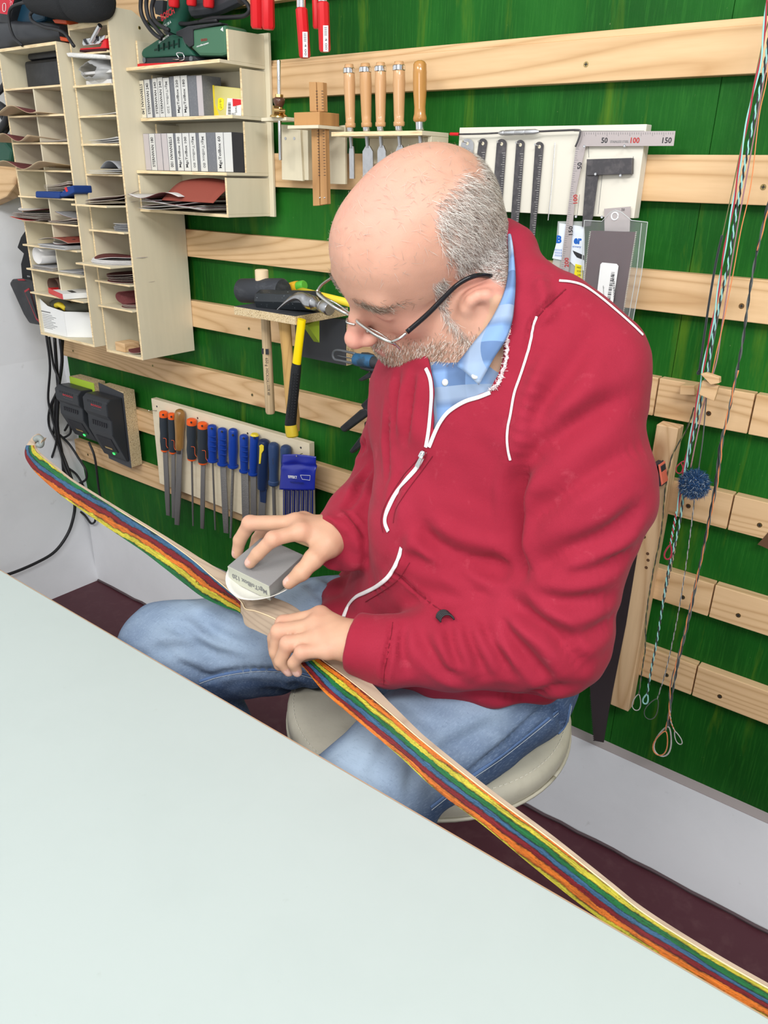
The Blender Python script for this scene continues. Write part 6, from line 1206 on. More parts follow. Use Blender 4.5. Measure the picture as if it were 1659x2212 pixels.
V = relax(V, F, 2, .35)
# fine anatomy: knuckle creases, tendons, nails as paint and small displacement
SKIN = np.array([0.57, 0.305, 0.215]); col = np.tile(SKIN, (len(V), 1))
Q = (V-HC)@HA.T; hd_m = (np.abs(Q[:, 0]) < .11) & (np.abs(Q[:, 1]) < .14) & (np.abs(Q[:, 2]) < .14)
def blend(c, w): global col; w = np.clip(w, 0, 1)[:, None]; col = col*(1-w)+np.array(c)*w
g = lambda P, c, r: np.exp(-(((P-np.array(c))/r)**2).sum(1))
col[~hd_m] = (0.56, 0.325, 0.21); n1 = noise3(V, 38, 3); n2 = noise3(V, 120, 4); col *= (1+.05*n1+.035*n2)[:, None]
blend((0.72, 0.30, 0.24), g(Q, (0, .115, -.035), .022)*.75*hd_m)
for s in (-1, 1): blend((0.70, 0.28, 0.22), g(Q, (s*.045, .07, -.03), .028)*.5*hd_m); blend((0.70, 0.25, 0.20), g(Q, (s*.09, -.02, 0), .03)*.6*hd_m); blend((0.55, 0.24, 0.19), g(Q, (s*.033, .088, -.004), .014)*.5*hd_m)
blend((0.50, 0.19, 0.17), ((np.abs(Q[:, 0]) < .022) & (np.abs(Q[:, 2]+.069) < .008) & (Q[:, 1] > .088) & hd_m)*.7)
blend((0.70, 0.32, 0.26), g(Q, (0, .03, .11), .05)*.4*hd_m)
def hair_density(Q):
    ang = np.arctan2(np.abs(Q[:, 0]), Q[:, 1]+.012)      # 0 front, pi back
    top = Q[:, 2]
    side = np.clip((ang-1.26-.10*np.clip(top-.02, 0, .1)/.08+.12*noise3(Q, 60, 9))/.16, 0, 1)
    line = np.clip((.092-top)/.018, 0, 1)
    back = np.clip((ang-2.2)/.3, 0, 1); line = line*(1-back*np.clip((top-.058)/.02, 0, 1))
    low = np.clip((top+.030+.050*back)/.015, 0, 1)
    ear = 1-np.clip(1.9-np.sqrt(((Q[:, 1]-.000)/.026)**2+((Q[:, 2]+.043)/.041)**2)*1.0, 0, 1)*(np.abs(Q[:, 0]) > .068)
    burn = ((Q[:, 1] > .020) & (Q[:, 1] < .036) & (top < .02) & (top > -.050))
    return np.maximum(side*line*low*np.where(Q[:, 1] < .03, 1, .0), burn*.75*(np.abs(Q[:, 0]) > .05))*np.where(ear < .3, 0, 1)*hd_m
def beard_density(Q):
    d = np.clip((-.036-Q[:, 2])/.012, 0, 1)*np.clip((Q[:, 1]-.0)/.02, 0, 1)
    ch = np.clip((np.abs(Q[:, 0])-.0)/.01, 0, 1)
    d = d*np.where((np.abs(Q[:, 0]) > .022) & (Q[:, 2] > -.056+.25*(.07-np.clip(Q[:, 1], 0, .07))), 0.25, 1)
    lips = (np.abs(Q[:, 0]) < .021) & (np.abs(Q[:, 2]+.069) < .0075); mus = (np.abs(Q[:, 0]) < .03) & (Q[:, 2] < -.050) & (Q[:, 2] > -.064) & (Q[:, 1] > .08)
    d = np.where(mus, 1, d); return np.where(lips, 0, d)*(Q[:, 2] > -.135)*hd_m*(~((Q[:, 1] > .10) & (Q[:, 2] > -.052)))
hdens = hair_density(Q); bdens = beard_density(Q)
blend((0.46, 0.34, 0.30), hdens*.65); blend((0.36, 0.22, 0.17), bdens*.45)
for tip, pd, dn in ((RT[0], RD[0], camv(0, .5, .85)), (RT[3-0] if 0 else W_(624, 1259, 1.034), W_(652, 1236, 1.028), camv(.1, .75, .66)), (LT[3], LD[3], camv(-.2, .3, .9)), (LT[2], LD[2], camv(-.4, .3, .85)), (RT[1], RD[1], camv(-.7, .3, .6))):
    ax = (tip-pd)/np.linalg.norm(tip-pd); nn = dn-ax*(dn@ax); nn /= np.linalg.norm(nn); sd = np.cross(ax, nn); c = tip-ax*.001; D = V-c
    m = (np.abs(D@sd) < .0050) & (D@ax > -.0065) & (D@ax < .0052) & (D@nn > .0025) & (np.linalg.norm(D, axis=1) < .013)
    blend((0.72, 0.45, 0.38), m*.75); rim = m & ((np.abs(D@sd) > .0040) | (D@ax < -.0052)); blend((0.50, 0.22, 0.17), rim*.6)
for k_ in LM+LP+RM+RP: blend((0.68, 0.30, 0.23), np.exp(-((V-k_)**2).sum(1)/.012**2)*.45)
SKM = mat('skin', (0.6, 0.3, 0.22), .5, vcol='paint', sss=.12, spec=.35, bump=[(700, (1, 1, 1), .25, .0005), (140, (1, 1, 1), .2, .0008)])
body = mesh_np('body', V, F, SKM, person, col)
BN = vnormals(V, F)
# ---- hair, beard, brows: short strands rooted on the skin
def strands(name, dens, count, length, flow, wd, pal, lift=.35, seed=1, curl=.25):
    r = np.random.default_rng(seed); A = V[F[:, 0]]; area = np.linalg.norm(np.cross(V[F[:, 1]]-A, V[F[:, 3]]-A), axis=1)*dens[F].mean(1); p = area/area.sum(); idx = r.choice(len(F), count, p=p)
    u, v_ = r.random(count)[:, None], r.random(count)[:, None]; a, b_, c, d = [V[F[idx, i]] for i in range(4)]; P = (a*(1-u)+b_*u)*(1-v_)+(d*(1-u)+c*u)*v_; N = BN[F[idx, 0]]
    q = (P-HC)@HA.T; D = flow(q)@HA; D = D+r.normal(size=D.shape)*curl; D -= N*(D*N).sum(1, keepdims=True); D /= np.linalg.norm(D, axis=1, keepdims=True)+1e-9; D2 = D+N*lift; D2 /= np.linalg.norm(D2, axis=1, keepdims=True)
    L_ = length*(.6+.7*r.random(count))[:, None]; S_ = np.cross(D2, N); S_ /= np.linalg.norm(S_, axis=1, keepdims=True)+1e-9; S_ *= wd
    M1 = P+D2*L_*.55; M2 = P+D2*L_+D*L_*.12-N*L_*.12; P0 = P-N*.0008
    VV = np.stack([P0+S_, P0-S_, M1-S_, M1+S_, M2-S_*.3, M2+S_*.3], 1).reshape(-1, 3); base = np.arange(count)[:, None]*6
    FF = np.concatenate([base+np.array([0, 1, 2, 3]), base+np.array([3, 2, 4, 5])]); cc = np.array([p_[0] for p_ in pal]); w_ = np.array([p_[1] for p_ in pal]); ci = r.choice(len(pal), count, p=w_/w_.sum())
    C_ = np.repeat(cc[ci]*(.85+.3*r.random((count, 1))), 6, axis=0); return mesh_np(name, VV, FF, mat('hair_strand', (.3, .3, .3), .55, vcol='paint', spec=.3), person, C_)
hflow = lambda q: np.stack([np.sign(q[:, 0])*.05, -.35+0*q[:, 0], -1+0*q[:, 0]], 1)
hr = strands('hair', hdens, 25000, .0125, hflow, .00014, [((0.78, 0.73, 0.67), 3.2), ((0.42, 0.34, 0.29), 3.2), ((0.16, 0.12, 0.10), 1.8)], .26, 1, .32); hr['kind'] = 'stuff'
topd = ((Q[:, 2] > .05) & hd_m & (hdens < .2))*1.0
tp_ = strands('scalp_hair', topd, 420, .010, lambda q: np.stack([q[:, 0]*8, -.3+0*q[:, 0], -.4+0*q[:, 0]], 1), .00013, [((0.35, 0.27, 0.22), 2), ((0.5, 0.42, 0.36), 2)], .25, 2, .9); tp_['kind'] = 'stuff'
bd_ = strands('beard', bdens, 7500, .0052, lambda q: np.stack([0*q[:, 0], .25+0*q[:, 0], -1+0*q[:, 0]], 1), .00018, [((0.62, 0.55, 0.48), 3), ((0.28, 0.18, 0.12), 3.5), ((0.12, 0.08, 0.05), 1.5)], .7, 3, .45); bd_['kind'] = 'stuff'
brow = hd_m*np.exp(-((np.abs(Q[:, 0])-.034)/.016)**2-((Q[:, 2]-.018+.15*(np.abs(Q[:, 0])-.034))/.0045)**2)*(Q[:, 1] > .05)
br_ = strands('eyebrows', brow, 900, .0085, lambda q: np.stack([np.sign(q[:, 0])*1.0, .2+0*q[:, 0], -.15+0*q[:, 0]], 1), .0002, [((0.20, 0.14, 0.10), 3), ((0.5, 0.42, 0.34), 1.5)], .35, 4, .3); br_['kind'] = 'stuff'
# ---- glasses
gl = thing('eyeglasses', None, None, (0, 0, 0)); gl.parent = person; gl.location = Vector(hd(0, .10, 0))-person.location
gl['label'] = 'silver rimmed glasses with black temples'
FRM = mat('glasses_silver', (0.62, 0.60, 0.56), .25, 1.0)
for s in (-1, 1):
    def lens(k): 
        a = np.linspace(0, 2*math.pi, 40, endpoint=False); n_ = 3.2; return [hd(s*.0355+.0295*np.sign(math.cos(t))*abs(math.cos(t))**(2/n_)*k, .105+.55*.0145*math.sin(t)+.09*(s*.0355+.0295*math.cos(t))-.32*(s*.0355+.0295*math.cos(t))**2, .10*(s*.0355+.0295*math.cos(t))-.0175+.0145*np.sign(math.sin(t))*abs(math.sin(t))**(2/n_)*k) for t in a]
    O = lens(1); mb = MB(); mb.tube(O+[O[0]], .00105, 8); mb.tube(O[1:20], .0021, 8); obj('rim', mb, FRM, gl, smooth=True)
    c = sum(O)/40; mb = MB(); I = lens(.97); mb.add(I+[c+fF*.0015], [(i, (i+1) % 40, 40) for i in range(40)]); obj('lens', mb, mat('lens_glass', (1, 1, 1), .02, alpha=.10, spec=1.0), gl, smooth=True)
    mb = MB(); mb.tube(spl([hd(s*.0645, .107+s*.006, -.008+s*.006), hd(s*.0715, .098+s*.004, -.0075+s*.003), hd(s*.074, .085, -.008)], 4), .0017, 8); obj('hinge', mb, FRM, gl, smooth=True)
    mb = MB(); P = spl([hd(s*.0738, .084, -.008), hd(s*.0770, .055, -.004), hd(s*.0795, .03, .002), hd(s*.082, .010, .006), hd(s*.086, -.010, .003), hd(s*.083, -.030, -.016)], 6); mb.tube(P, [.0026]*12+[.0024]*(len(P)-12), 8, up=fU, flat=1.2); obj('temple', mb, mat('gloss_black', (0.012, 0.012, 0.014), .15), gl, smooth=True)
    mb = MB(); mb.tube(spl([hd(s*.009, .108, -.018), hd(s*.011, .104, -.024), hd(s*.0115, .102, -.029)], 4), .0008, 6); mb.lathe(hd(s*.0115, .1025, -.026), hd(s*.0115, .1025, -.033), [(0, .002), (.5, .0035), (1, .002)], 10); obj('nose_pad', mb, FRM, gl, smooth=True)
mb = MB(); mb.tube(spl([hd(-.008, .112, -.013), hd(0, .117, -.010), hd(.008, .112, -.013)], 6), .0013, 8); obj('bridge', mb, FRM, gl, smooth=True)

# ---- jacket
j = SDF(); TA = np.stack([[.98, -.16, 0], [-.155, -.95, -.27], [-.04, -.26, .965]]); TA[2] = np.cross(TA[0], -TA[1]); TA[2] /= np.linalg.norm(TA[2]); TA[2] *= np.sign(TA[2][2])
j.ell((1.705, -.475, .99), (.175, .125, .17), TA).ell((1.725, -.50, .82), (.145, .130, .15), TA, .06).ell((1.69, -.47, .72), (.185, .150, .115), None, .05)
j.ell((1.715, -.415, 1.04), (.155, .10, .12), TA, .05)
j.cone(shL+(-.01, 0, -.005), NB+(.03, .01, -.035), .068, .062, .05).cone(shR, NB+(-.05, .01, -.05), .068, .060, .05)
j.cone(W_(1000, 960, 1.0), W_(960, 1150, 1.02), .07, .09, .06)
j.cone(W_(1190, 690, .90), W_(1285, 785, .895), .058, .060, .04)
# near sleeve
mL = shL*.66+elL*.34+(.026, .0, .0); j.cone(shL, mL, .070, .073, .035).cone(mL, elL, .073, .062, .03); fm = elL*.5+wrL*.5+(0, 0, -.008)
j.cone(elL, fm, .062, .053, .03).cone(fm, W_(850, 1408, .955), .053, .043, .02).cone(W_(862, 1410, .955), W_(776, 1391, .962), .041, .038, .012)
ax_ = W_(700, 1372, .968)-W_(850, 1408, .955); ax_ /= np.linalg.norm(ax_); b1 = np.cross(ax_, Z_); b1 /= np.linalg.norm(b1); j.box(W_(757, 1387, .962)+ax_*.05, (.05, .06, .06), np.stack([ax_, b1, np.cross(ax_, b1)]), .001, .004, -1)
# far sleeve
mR = (shR+elR)/2; j.cone(shR, mR, .068, .062, .04).cone(mR, elR, .062, .055, .03); cuR = wrR+camv(.006, -.010, 0); j.cone(elR, elR*.4+cuR*.6, .055, .050, .025).cone(elR*.4+cuR*.6, cuR, .047, .043, .012)
ax_ = wrR-elR; ax_ /= np.linalg.norm(ax_); b1 = np.cross(ax_, Z_); b1 /= np.linalg.norm(b1); j.box(wrR+ax_*.010+ax_*.05, (.05, .06, .06), np.stack([ax_, b1, np.cross(ax_, b1)]), .001, .004, -1)
j.cone(W_(775, 1150, 1.09), W_(790, 1185, 1.09), .030, .026, .02)
# stand-up collar folded down round the neck
CP = [W_(1080, 520, .93), W_(1112, 545, .905), W_(1140, 610, .885), W_(1148, 680, .875), W_(1132, 750, .875), W_(1098, 815, .885), W_(1045, 850, .905), W_(985, 880, .925), W_(948, 925, .935)]
j.chain(CP, [.020, .024, .026, .026, .025, .020, .013, .009, .008], .022, k0=.022)
j.chain([W_(1080, 520, .93), W_(1045, 560, 1.02), W_(985, 700, 1.06), W_(905, 790, 1.03), W_(918, 860, .985)], [.020, .020, .02, .015, .010], .02)
# hem band
ring = [np.array([1.682+.188*math.cos(a), -.478+.158*math.sin(a), .705]) for a in np.linspace(0, 2*math.pi, 17)]
j.chain(ring, [.020]*17, .02)
j.box((1.70, -.40, .600), (.3, .35, .065), None, .005, .012, -1)
def jd(P, d): return .0026*noise3(P, 13, 11)+.0016*noise3(P, 34, 12)
JV, JF = j.mesh(.0042, jd); JV = relax(JV, JF, 1, .4)
def crease(V, F, P, w, dp, T=None, n=6, fade=True):
    """press (dp<0) or raise a soft fold along a pixel path on the visible surface"""
    T = T or tree(V, F); S = onsurf(T, P, 0, n)
    if len(S) < 2: return V
    pts = np.array([s[0] for s in S]); nr = np.array([s[1] for s in S]); lo = pts.min(0)-3*w; hi = pts.max(0)+3*w; m = np.where(((V > lo) & (V < hi)).all(1))[0]
    if not len(m): return V
    D = np.linalg.norm(V[m][:, None]-pts[None], axis=2); k = D.argmin(1); d = D[np.arange(len(m)), k]; N = nr[k]; e = np.ones(len(pts)); L_ = len(pts)
    if fade: e = np.minimum(1, np.minimum(np.arange(L_)+1, L_-np.arange(L_))/(L_*.28))
    V = V.copy(); side = np.exp(-(d/w)**2)-.35*np.exp(-((d-1.9*w)/w)**2); V[m] += N*(side*dp*1.5*e[k])[:, None]; return V
JT = tree(JV, JF)
for P, w, dp in (
    ([(905, 1125), (930, 1165), (985, 1198), (1060, 1216), (1125, 1224)], .011, -.011), ([(875, 1195), (960, 1225), (1040, 1240), (1110, 1245)], .010, -.005), ([(930, 1180), (1000, 1250), (1060, 1290)], .008, -.003),
    ([(860, 810), (852, 870), (850, 930)], .006, -.005), ([(893, 805), (882, 880), (876, 950)], .006, -.005), ([(842, 850), (836, 940), (838, 1030)], .006, -.004), ([(872, 1000), (850, 1080), (845, 1120)], .007, -.003),
    ([(1135, 990), (1118, 1060), (1115, 1150), (1130, 1240)], .010, -.012), ([(1290, 700), (1230, 800), (1170, 880), (1130, 980)], .012, -.006), ([(1360, 850), (1270, 900), (1180, 960), (1125, 1030)], .012, -.007),
    ([(1395, 960), (1300, 1010), (1200, 1080), (1130, 1130)], .011, -.005), ([(1400, 1080), (1320, 1150), (1210, 1200), (1140, 1240)], .012, -.007), ([(1370, 1190), (1280, 1230), (1190, 1250)], .010, -.005),
    ([(1112, 1300), (1145, 1330), (1200, 1370), (1260, 1440)], .010, -.010), ([(1075, 1330), (1110, 1380), (1160, 1440), (1190, 1480)], .009, -.007), ([(1040, 1335), (1065, 1390), (1100, 1450)], .008, -.007), ([(1005, 1340), (1025, 1400), (1050, 1455)], .008, -.006),
    ([(970, 1345), (980, 1400), (1000, 1450)], .007, -.005), ([(905, 1350), (925, 1400), (960, 1450), (1010, 1480)], .008, -.005), ([(850, 1345), (842, 1390), (832, 1440), (830, 1480)], .0035, -.0045), ([(872, 1350), (868, 1400), (880, 1450)], .006, -.004),
    ([(1150, 1290), (1220, 1300), (1310, 1290)], .010, -.006), ([(1210, 1370), (1270, 1370), (1330, 1340)], .010, -.005),
    ([(775, 1050), (760, 1085), (748, 1100)], .006, -.004), ([(790, 960), (760, 1000), (735, 1040)], .007, -.005), ([(800, 1010), (780, 1040), (770, 1080)], .006, -.005), ([(745, 1100), (770, 1130), (790, 1160)], .0035, -.004),
    ([(1222, 625), (1180, 665), (1150, 700), (1140, 760)], .004, -.004), ([(1165, 600), (1180, 680)], .008, .004), ([(1200, 700), (1150, 850), (1115, 1000)], .010, .004), ([(852, 1233), (885, 1265), (950, 1318)], .003, -.003), ([(905, 1150), (880, 1190), (850, 1240), (800, 1290)], .008, .003),
    ([(1240, 1480), (1150, 1500), (1050, 1500)], .010, -.004), ([(700, 1110), (720, 1125), (742, 1150)], .004, .002)):
    JV = crease(JV, JF, P, w, dp, JT)
# open front: remove the visible cloth inside the neckline
def inpoly(p, poly_):
    c = np.zeros(len(p), bool); n = len(poly_)
    for i in range(n):
        x1, y1 = poly_[i]; x2, y2 = poly_[(i+1) % n]; k = ((y1 > p[:, 1]) != (y2 > p[:, 1])) & (p[:, 0] < (x2-x1)*(p[:, 1]-y1)/(y2-y1+1e-12)+x1); c ^= k
    return c
VP = [(915, 760), (926, 800), (934, 850), (931, 905), (922, 972), (940, 938), (967, 893), (1007, 866), (1062, 847), (1082, 800), (1096, 730), (1103, 650), (1106, 580), (1098, 520), (1085, 485), (1050, 470), (950, 560), (900, 700)]
pj = px(JV); depj = (JV-CAMP)@CF; ins = inpoly(pj, VP) & (depj < 1.16)
keep = ~ins[JF].all(1); JF2 = JF[keep]; used_ = np.unique(JF2); mp = -np.ones(len(JV), int); mp[used_] = np.arange(len(used_)); JV = JV[used_]; JF = mp[JF2]; JV = smooth_border(JV, JF)
FAB = mat('red_sweatshirt', (0.29, 0.010, 0.030), .85, sheen=.05, over=[(7, (1, 1, 1), (0.35, 0.018, 0.046), .45, .75, .6), (45, (1, 1, 1), (0.50, 0.08, 0.11), .62, .8, .35), (600, (1, 1, 1), (0.27, 0.010, 0.03), .5, .65, .5), (22, (1, 1, 1), (0.62, 0.30, 0.28), .74, .86, .35)], bump=[(900, (1, 1, 1), .35, .0006), (70, (1, 1, 1), .25, .002)])
jk = mesh_np('jacket', JV, JF, FAB, person); jk['label'] = 'red zip sweatshirt jacket with white piping'
so = jk.modifiers.new('cloth', 'SOLIDIFY'); so.thickness = .0022; so.offset = -1
JT = tree(JV, JF)
WPM = mat('white_piping', (0.80, 0.77, 0.76), .6)
def ribbon(name, P, w, T, m, par, lift=.0012, n=8, th=.0012, seg=6):
    S = onsurf(T, P, lift, n)
    if len(S) < 3: return None
    pts = np.array([s[0] for s in S]); nr = np.array([s[1] for s in S])
    for _ in range(2): pts[1:-1] = (pts[:-2]+2*pts[1:-1]+pts[2:])/4; nr[1:-1] = (nr[:-2]+2*nr[1:-1]+nr[2:])/4
    tg = np.gradient(pts, axis=0); sd = np.cross(tg, nr); sd /= np.linalg.norm(sd, axis=1, keepdims=True)+1e-9
    mb = MB(); prof = [(-1, -.3), (-.9, .6), (-.4, 1), (.4, 1), (.9, .6), (1, -.3)]
    Vv = [pts[i]+sd[i]*a*w/2+nr[i]*b_*th for i in range(len(pts)) for a, b_ in prof]; k = len(prof)
    Ff = [(i*k+q_, i*k+q_+1, (i+1)*k+q_+1, (i+1)*k+q_) for i in range(len(pts)-1) for q_ in range(k-1)]+[((i+1)*k, (i+1)*k+k-1, i*k+k-1, i*k) for i in range(len(pts)-1)]
    mb.add(Vv, Ff); return obj(name, mb, m, par, smooth=True)
ribbon('shoulder_piping', [(1207, 608), (1235, 611), (1262, 620), (1300, 647), (1340, 681), (1368, 706), (1386, 724)], .0032, JT, WPM, jk)
ribbon('sleeve_piping', [(1158, 683), (1153, 710), (1147, 735), (1136, 775), (1124, 815), (1112, 850), (1104, 895), (1098, 925), (1097, 955), (1102, 993)], .0030, JT, WPM, jk)
ribbon('zipper_tape', [(1060, 848), (1035, 858), (1008, 866), (985, 878), (966, 893), (950, 915), (938, 940), (928, 965)], .0048, JT, WPM, jk)
ribbon('zipper_tape', [(921, 797), (928, 812), (932, 830), (933, 860), (930, 900), (926, 935), (921, 965)], .0046, JT, WPM, jk)
zt_p = [(919, 975), (912, 992), (900, 1012), (880, 1035), (860, 1060), (845, 1085), (835, 1110), (833, 1130), (840, 1148)]
ribbon('zipper', zt_p, .0056, JT, WPM, jk); ribbon('zipper', [(868, 1183), (864, 1200), (855, 1222), (842, 1243), (828, 1257), (810, 1270), (790, 1280), (770, 1290), (755, 1306), (747, 1322), (742, 1335)], .0060, JT, WPM, jk)
ribbon('seam', [(1222, 625), (1195, 648), (1165, 680), (1150, 700)], .0014, JT, mat('dark_red_seam', (0.18, 0.008, 0.02), .9), jk, .0008, th=.0003)
for P in ([(905, 990), (870, 1030), (838, 1080), (824, 1120), (828, 1150)], [(935, 985), (910, 1020), (880, 1060), (856, 1100), (850, 1130)], [(885, 1215), (862, 1250), (830, 1275), (790, 1300)], [(852, 1233), (885, 1265), (920, 1295), (952, 1318)], [(848, 1345), (842, 1390), (832, 1440), (829, 1478)], [(1010, 855), (985, 870), (955, 900), (935, 935)]):
    ribbon('seam', P, .0009, JT, mat('dark_red_seam', (0, 0, 0)), jk, .0008, th=.0003)
mb = MB(); h0 = hit(JT, 917, 978); h1 = hit(JT, 906, 1008)
if h0 and h1:
    a = h0[0]+h0[1]*.003; c_ = h1[0]+h1[1]*.004; mb.lathe(a-(c_-a)*.2, a+(c_-a)*.35, [(0, .002), (.2, .004), (.8, .0045), (1, .002)], 8); pz = obj('zipper_slider', mb, CHROME, jk, smooth='auto')
    mb = MB(); n_ = h0[1]; sd = np.cross(c_-a, n_); sd /= np.linalg.norm(sd); mb.prism([a+(c_-a)*.3-sd*.002, a+(c_-a)*.3+sd*.002, c_+sd*.0032, c_-sd*.0032], n_*.0012); obj('pull_tab', mb, CHROME, pz, bevel=.0003)
# frayed collar edge
mb = MB(); S = onsurf(JT, [(1094, 690), (1100, 700), (1098, 730), (1095, 760), (1092, 790), (1082, 815), (1074, 832), (1062, 842)], .001, 14); r = np.random.default_rng(5)
if len(S) > 4:
    pts = [s[0]+r.normal(size=3)*.0009 for s in S]; mb.tube(pts, [.0011+.0009*r.random() for _ in pts], 6)
    for s in S[::1]:
        for _ in range(3): e = r.normal(size=3)*.0020+s[1]*.001; mb.tube([s[0], s[0]+e*.6, s[0]+e+r.normal(size=3)*.001], .0002, 3)
    o = obj('frayed_edge', mb, mat('frayed_cotton', (0.72, 0.60, 0.60), .9), jk); o['kind'] = 'stuff'
h = hit(JT, 955, 1332)
mb = MB(); cc = at(958, 1333, d=(depth(h[0]) if h else 1.0)-.006)
for k in range(5): mb.tube([cc+camv(.008*math.cos(a)+.001*k, .008*math.sin(a)-.001*k, .0015*k) for a in np.linspace(.2, 3.3, 12)], .0011, 6)
obj('pocket_cord', mb, CABLE, jk, smooth=True)
# ---- shirt
s_ = SDF(); s_.ell((1.705, -.475, .99), (.162, .114, .16), TA).ell((1.725, -.50, .82), (.132, .118, .14), TA, .06)
s_.cone(W_(1000, 960, 1.012), W_(960, 1150, 1.035), .068, .085, .06).cone(hd(0, -.02, -.085)+(.0, .01, 0), NB+(-.012, -.012, -.03), .055, .074, .04)
s_.chain([W_(1015, 800, .985), W_(975, 880, .985), W_(935, 960, .985)], [.045, .045, .04], .04)
SV, SF = s_.mesh(.0045, lambda P, d: .0018*noise3(P, 40, 21)); kp = px(SV); ks = (kp[:, 1] > 470) & (depth_s := ((SV-CAMP)@CF) > 0)
# cut the shirt top away above the neckline so that the neck shows
nv = (SV-NB)@np.array([.25, .55, .8]); kf = (nv[SF] < .052).all(1) & (SV[SF][:, :, 2] > .945).all(1); SF = SF[kf]; us = np.unique(SF); mp = -np.ones(len(SV), int); mp[us] = np.arange(len(us)); SV = SV[us]; SF = mp[SF]; SV = smooth_border(SV, SF)
def plaid(name):
    m = mat(name, (0.16, 0.27, 0.50), .8); N = m.node_tree.nodes; L = m.node_tree.links; b_ = N['Principled BSDF']; tc = N.new('ShaderNodeTexCoord'); mp_ = N.new('ShaderNodeMapping'); mp_.inputs['Rotation'].default_value = (.35, .25, .5); L.new(tc.outputs['Object'], mp_.inputs[0]); sp = N.new('ShaderNodeSeparateXYZ'); L.new(mp_.outputs[0], sp.inputs[0]); src = None
    for k, (ax, sc, th, c) in enumerate((('X', 26., .50, (0.05, 0.09, 0.20)), ('Z', 25., .50, (0.05, 0.09, 0.20)), ('X', 13., .80, (0.42, 0.52, 0.66)), ('Z', 12.5, .82, (0.42, 0.52, 0.66)))):
        mm = N.new('ShaderNodeMath'); mm.operation = 'MULTIPLY'; mm.inputs[1].default_value = sc; L.new(sp.outputs[ax], mm.inputs[0]); fr_ = N.new('ShaderNodeMath'); fr_.operation = 'FRACT'; L.new(mm.outputs[0], fr_.inputs[0])
        mr = N.new('ShaderNodeMapRange'); mr.inputs[1].default_value = th-.10; mr.inputs[2].default_value = th+.02; mr.inputs[4].default_value = .58; L.new(fr_.outputs[0], mr.inputs[0]); mx = N.new('ShaderNodeMix'); mx.data_type = 'RGBA'; L.new(mr.outputs[0], mx.inputs[0])
        if src is None: mx.inputs[6].default_value = (0.20, 0.33, 0.58, 1)
        else: L.new(src, mx.inputs[6])
        mx.inputs[7].default_value = (*c, 1); src = mx.outputs[2]
    L.new(src, b_.inputs['Base Color']); return m
PLD = plaid('blue_plaid')
sh_ = mesh_np('shirt', SV, SF, PLD, person); sh_['label'] = 'blue plaid shirt with an open collar'
so = sh_.modifiers.new('cloth', 'SOLIDIFY'); so.thickness = .0012; so.offset = -1
ST = tree(SV, SF)
def loft(A, B, n=40, m=10, bulge=.004, th=.0018):
    A = spl(A, 12); B = spl(B, 12); ia = np.linspace(0, len(A)-1, n); ib = np.linspace(0, len(B)-1, n); f = lambda P, t: np.array([np.interp(t, range(len(P)), [p[k] for p in P]) for k in range(3)])
    G = [[f(A, ia[i])*(1-s_)+f(B, ib[i])*s_+camv(0, 0, bulge*math.sin(math.pi*s_)+.0012*math.sin(i*.7)) for s_ in np.linspace(0, 1, m)] for i in range(n)]; mb = MB(); mb.sheet(G, th); return mb
mb = loft([W_(1096, 508, .885), W_(1100, 560, .866), W_(1092, 625, .850), W_(1062, 690, .848), W_(1020, 745, .855), W_(985, 790, .868)],
          [W_(1103, 512, .88), W_(1111, 570, .858), W_(1111, 650, .845), W_(1098, 720, .842), W_(1066, 775, .844), W_(1034, 832, .856)], bulge=.006)
obj('collar', mb, PLD, sh_, smooth=True)
mb = loft([W_(960, 785, .965), W_(945, 800, .975), W_(935, 815, .98)], [W_(985, 800, .935), W_(968, 830, .945), W_(950, 850, .955)], bulge=.003); obj('collar', mb, PLD, sh_, smooth=True)
for (u, v) in ((962, 826), (1022, 822)):
    h = hit(ST, u, v); 
    if u == 1022: p = W_(1026, 812, .853); n_ = camv(0, .3, .95)
    elif h: p = h[0]; n_ = h[1]
    mb = MB(); mb.lathe(p-n_*.001, p+n_*.002, [(0, .004), (.7, .004), (.8, .0034), (1, .003)], 16); obj('button', mb, mat('pearl_button', (0.62, 0.62, 0.58), .25), sh_, smooth='auto')
# ---- jeans
d_ = SDF(); d_.ell(PEL+(0, 0, -.015), (.175, .140, .105)).cone(hipL+(.005, .01, .0), kneeL, .098, .074, .04).cone(hipR, kneeR, .098, .078, .04)
d_.cone(kneeL, ankL, .070, .055, .03).cone(kneeR, kneeR*.5+ankR*.5, .074, .062, .03).cone(kneeR*.5+ankR*.5, ankR, .062, .055, .02)
d_.box((SX, SY, SZ-.1), (.19, .19, .1), None, .005, .012, -1)
DV, DF = d_.mesh(.0048, lambda P, dd: .0022*noise3(P, 16, 31)+.0012*noise3(P, 45, 32)); DV = relax(DV, DF, 1, .4); DT = tree(DV, DF)
for P, w, dp in (([(300, 1420), (380, 1400), (460, 1410), (540, 1430)], .009, -.005), ([(430, 1470), (500, 1450), (600, 1450), (680, 1465)], .006, -.004), ([(420, 1330), (470, 1370), (540, 1400)], .009, -.005), ([(640, 1240), (700, 1290), (730, 1330)], .009, -.005), ([(360, 1350), (420, 1380), (470, 1430)], .008, -.004),
    ([(700, 1250), (740, 1270), (760, 1300)], .008, -.005), ([(330, 1390), (400, 1440), (470, 1470)], .007, -.004), ([(1180, 1520), (1130, 1570), (1060, 1630), (990, 1690)], .005, -.004), ([(1080, 1560), (1000, 1600), (930, 1640)], .010, -.004), ([(860, 1560), (830, 1620), (800, 1690)], .009, -.004), ([(930, 1570), (900, 1640), (880, 1720)], .008, -.003), ([(640, 1480), (720, 1510)], .008, -.004), ([(1200, 1530), (1215, 1570), (1190, 1620)], .006, -.004)):
    DV = crease(DV, DF, P, w, dp, DT)
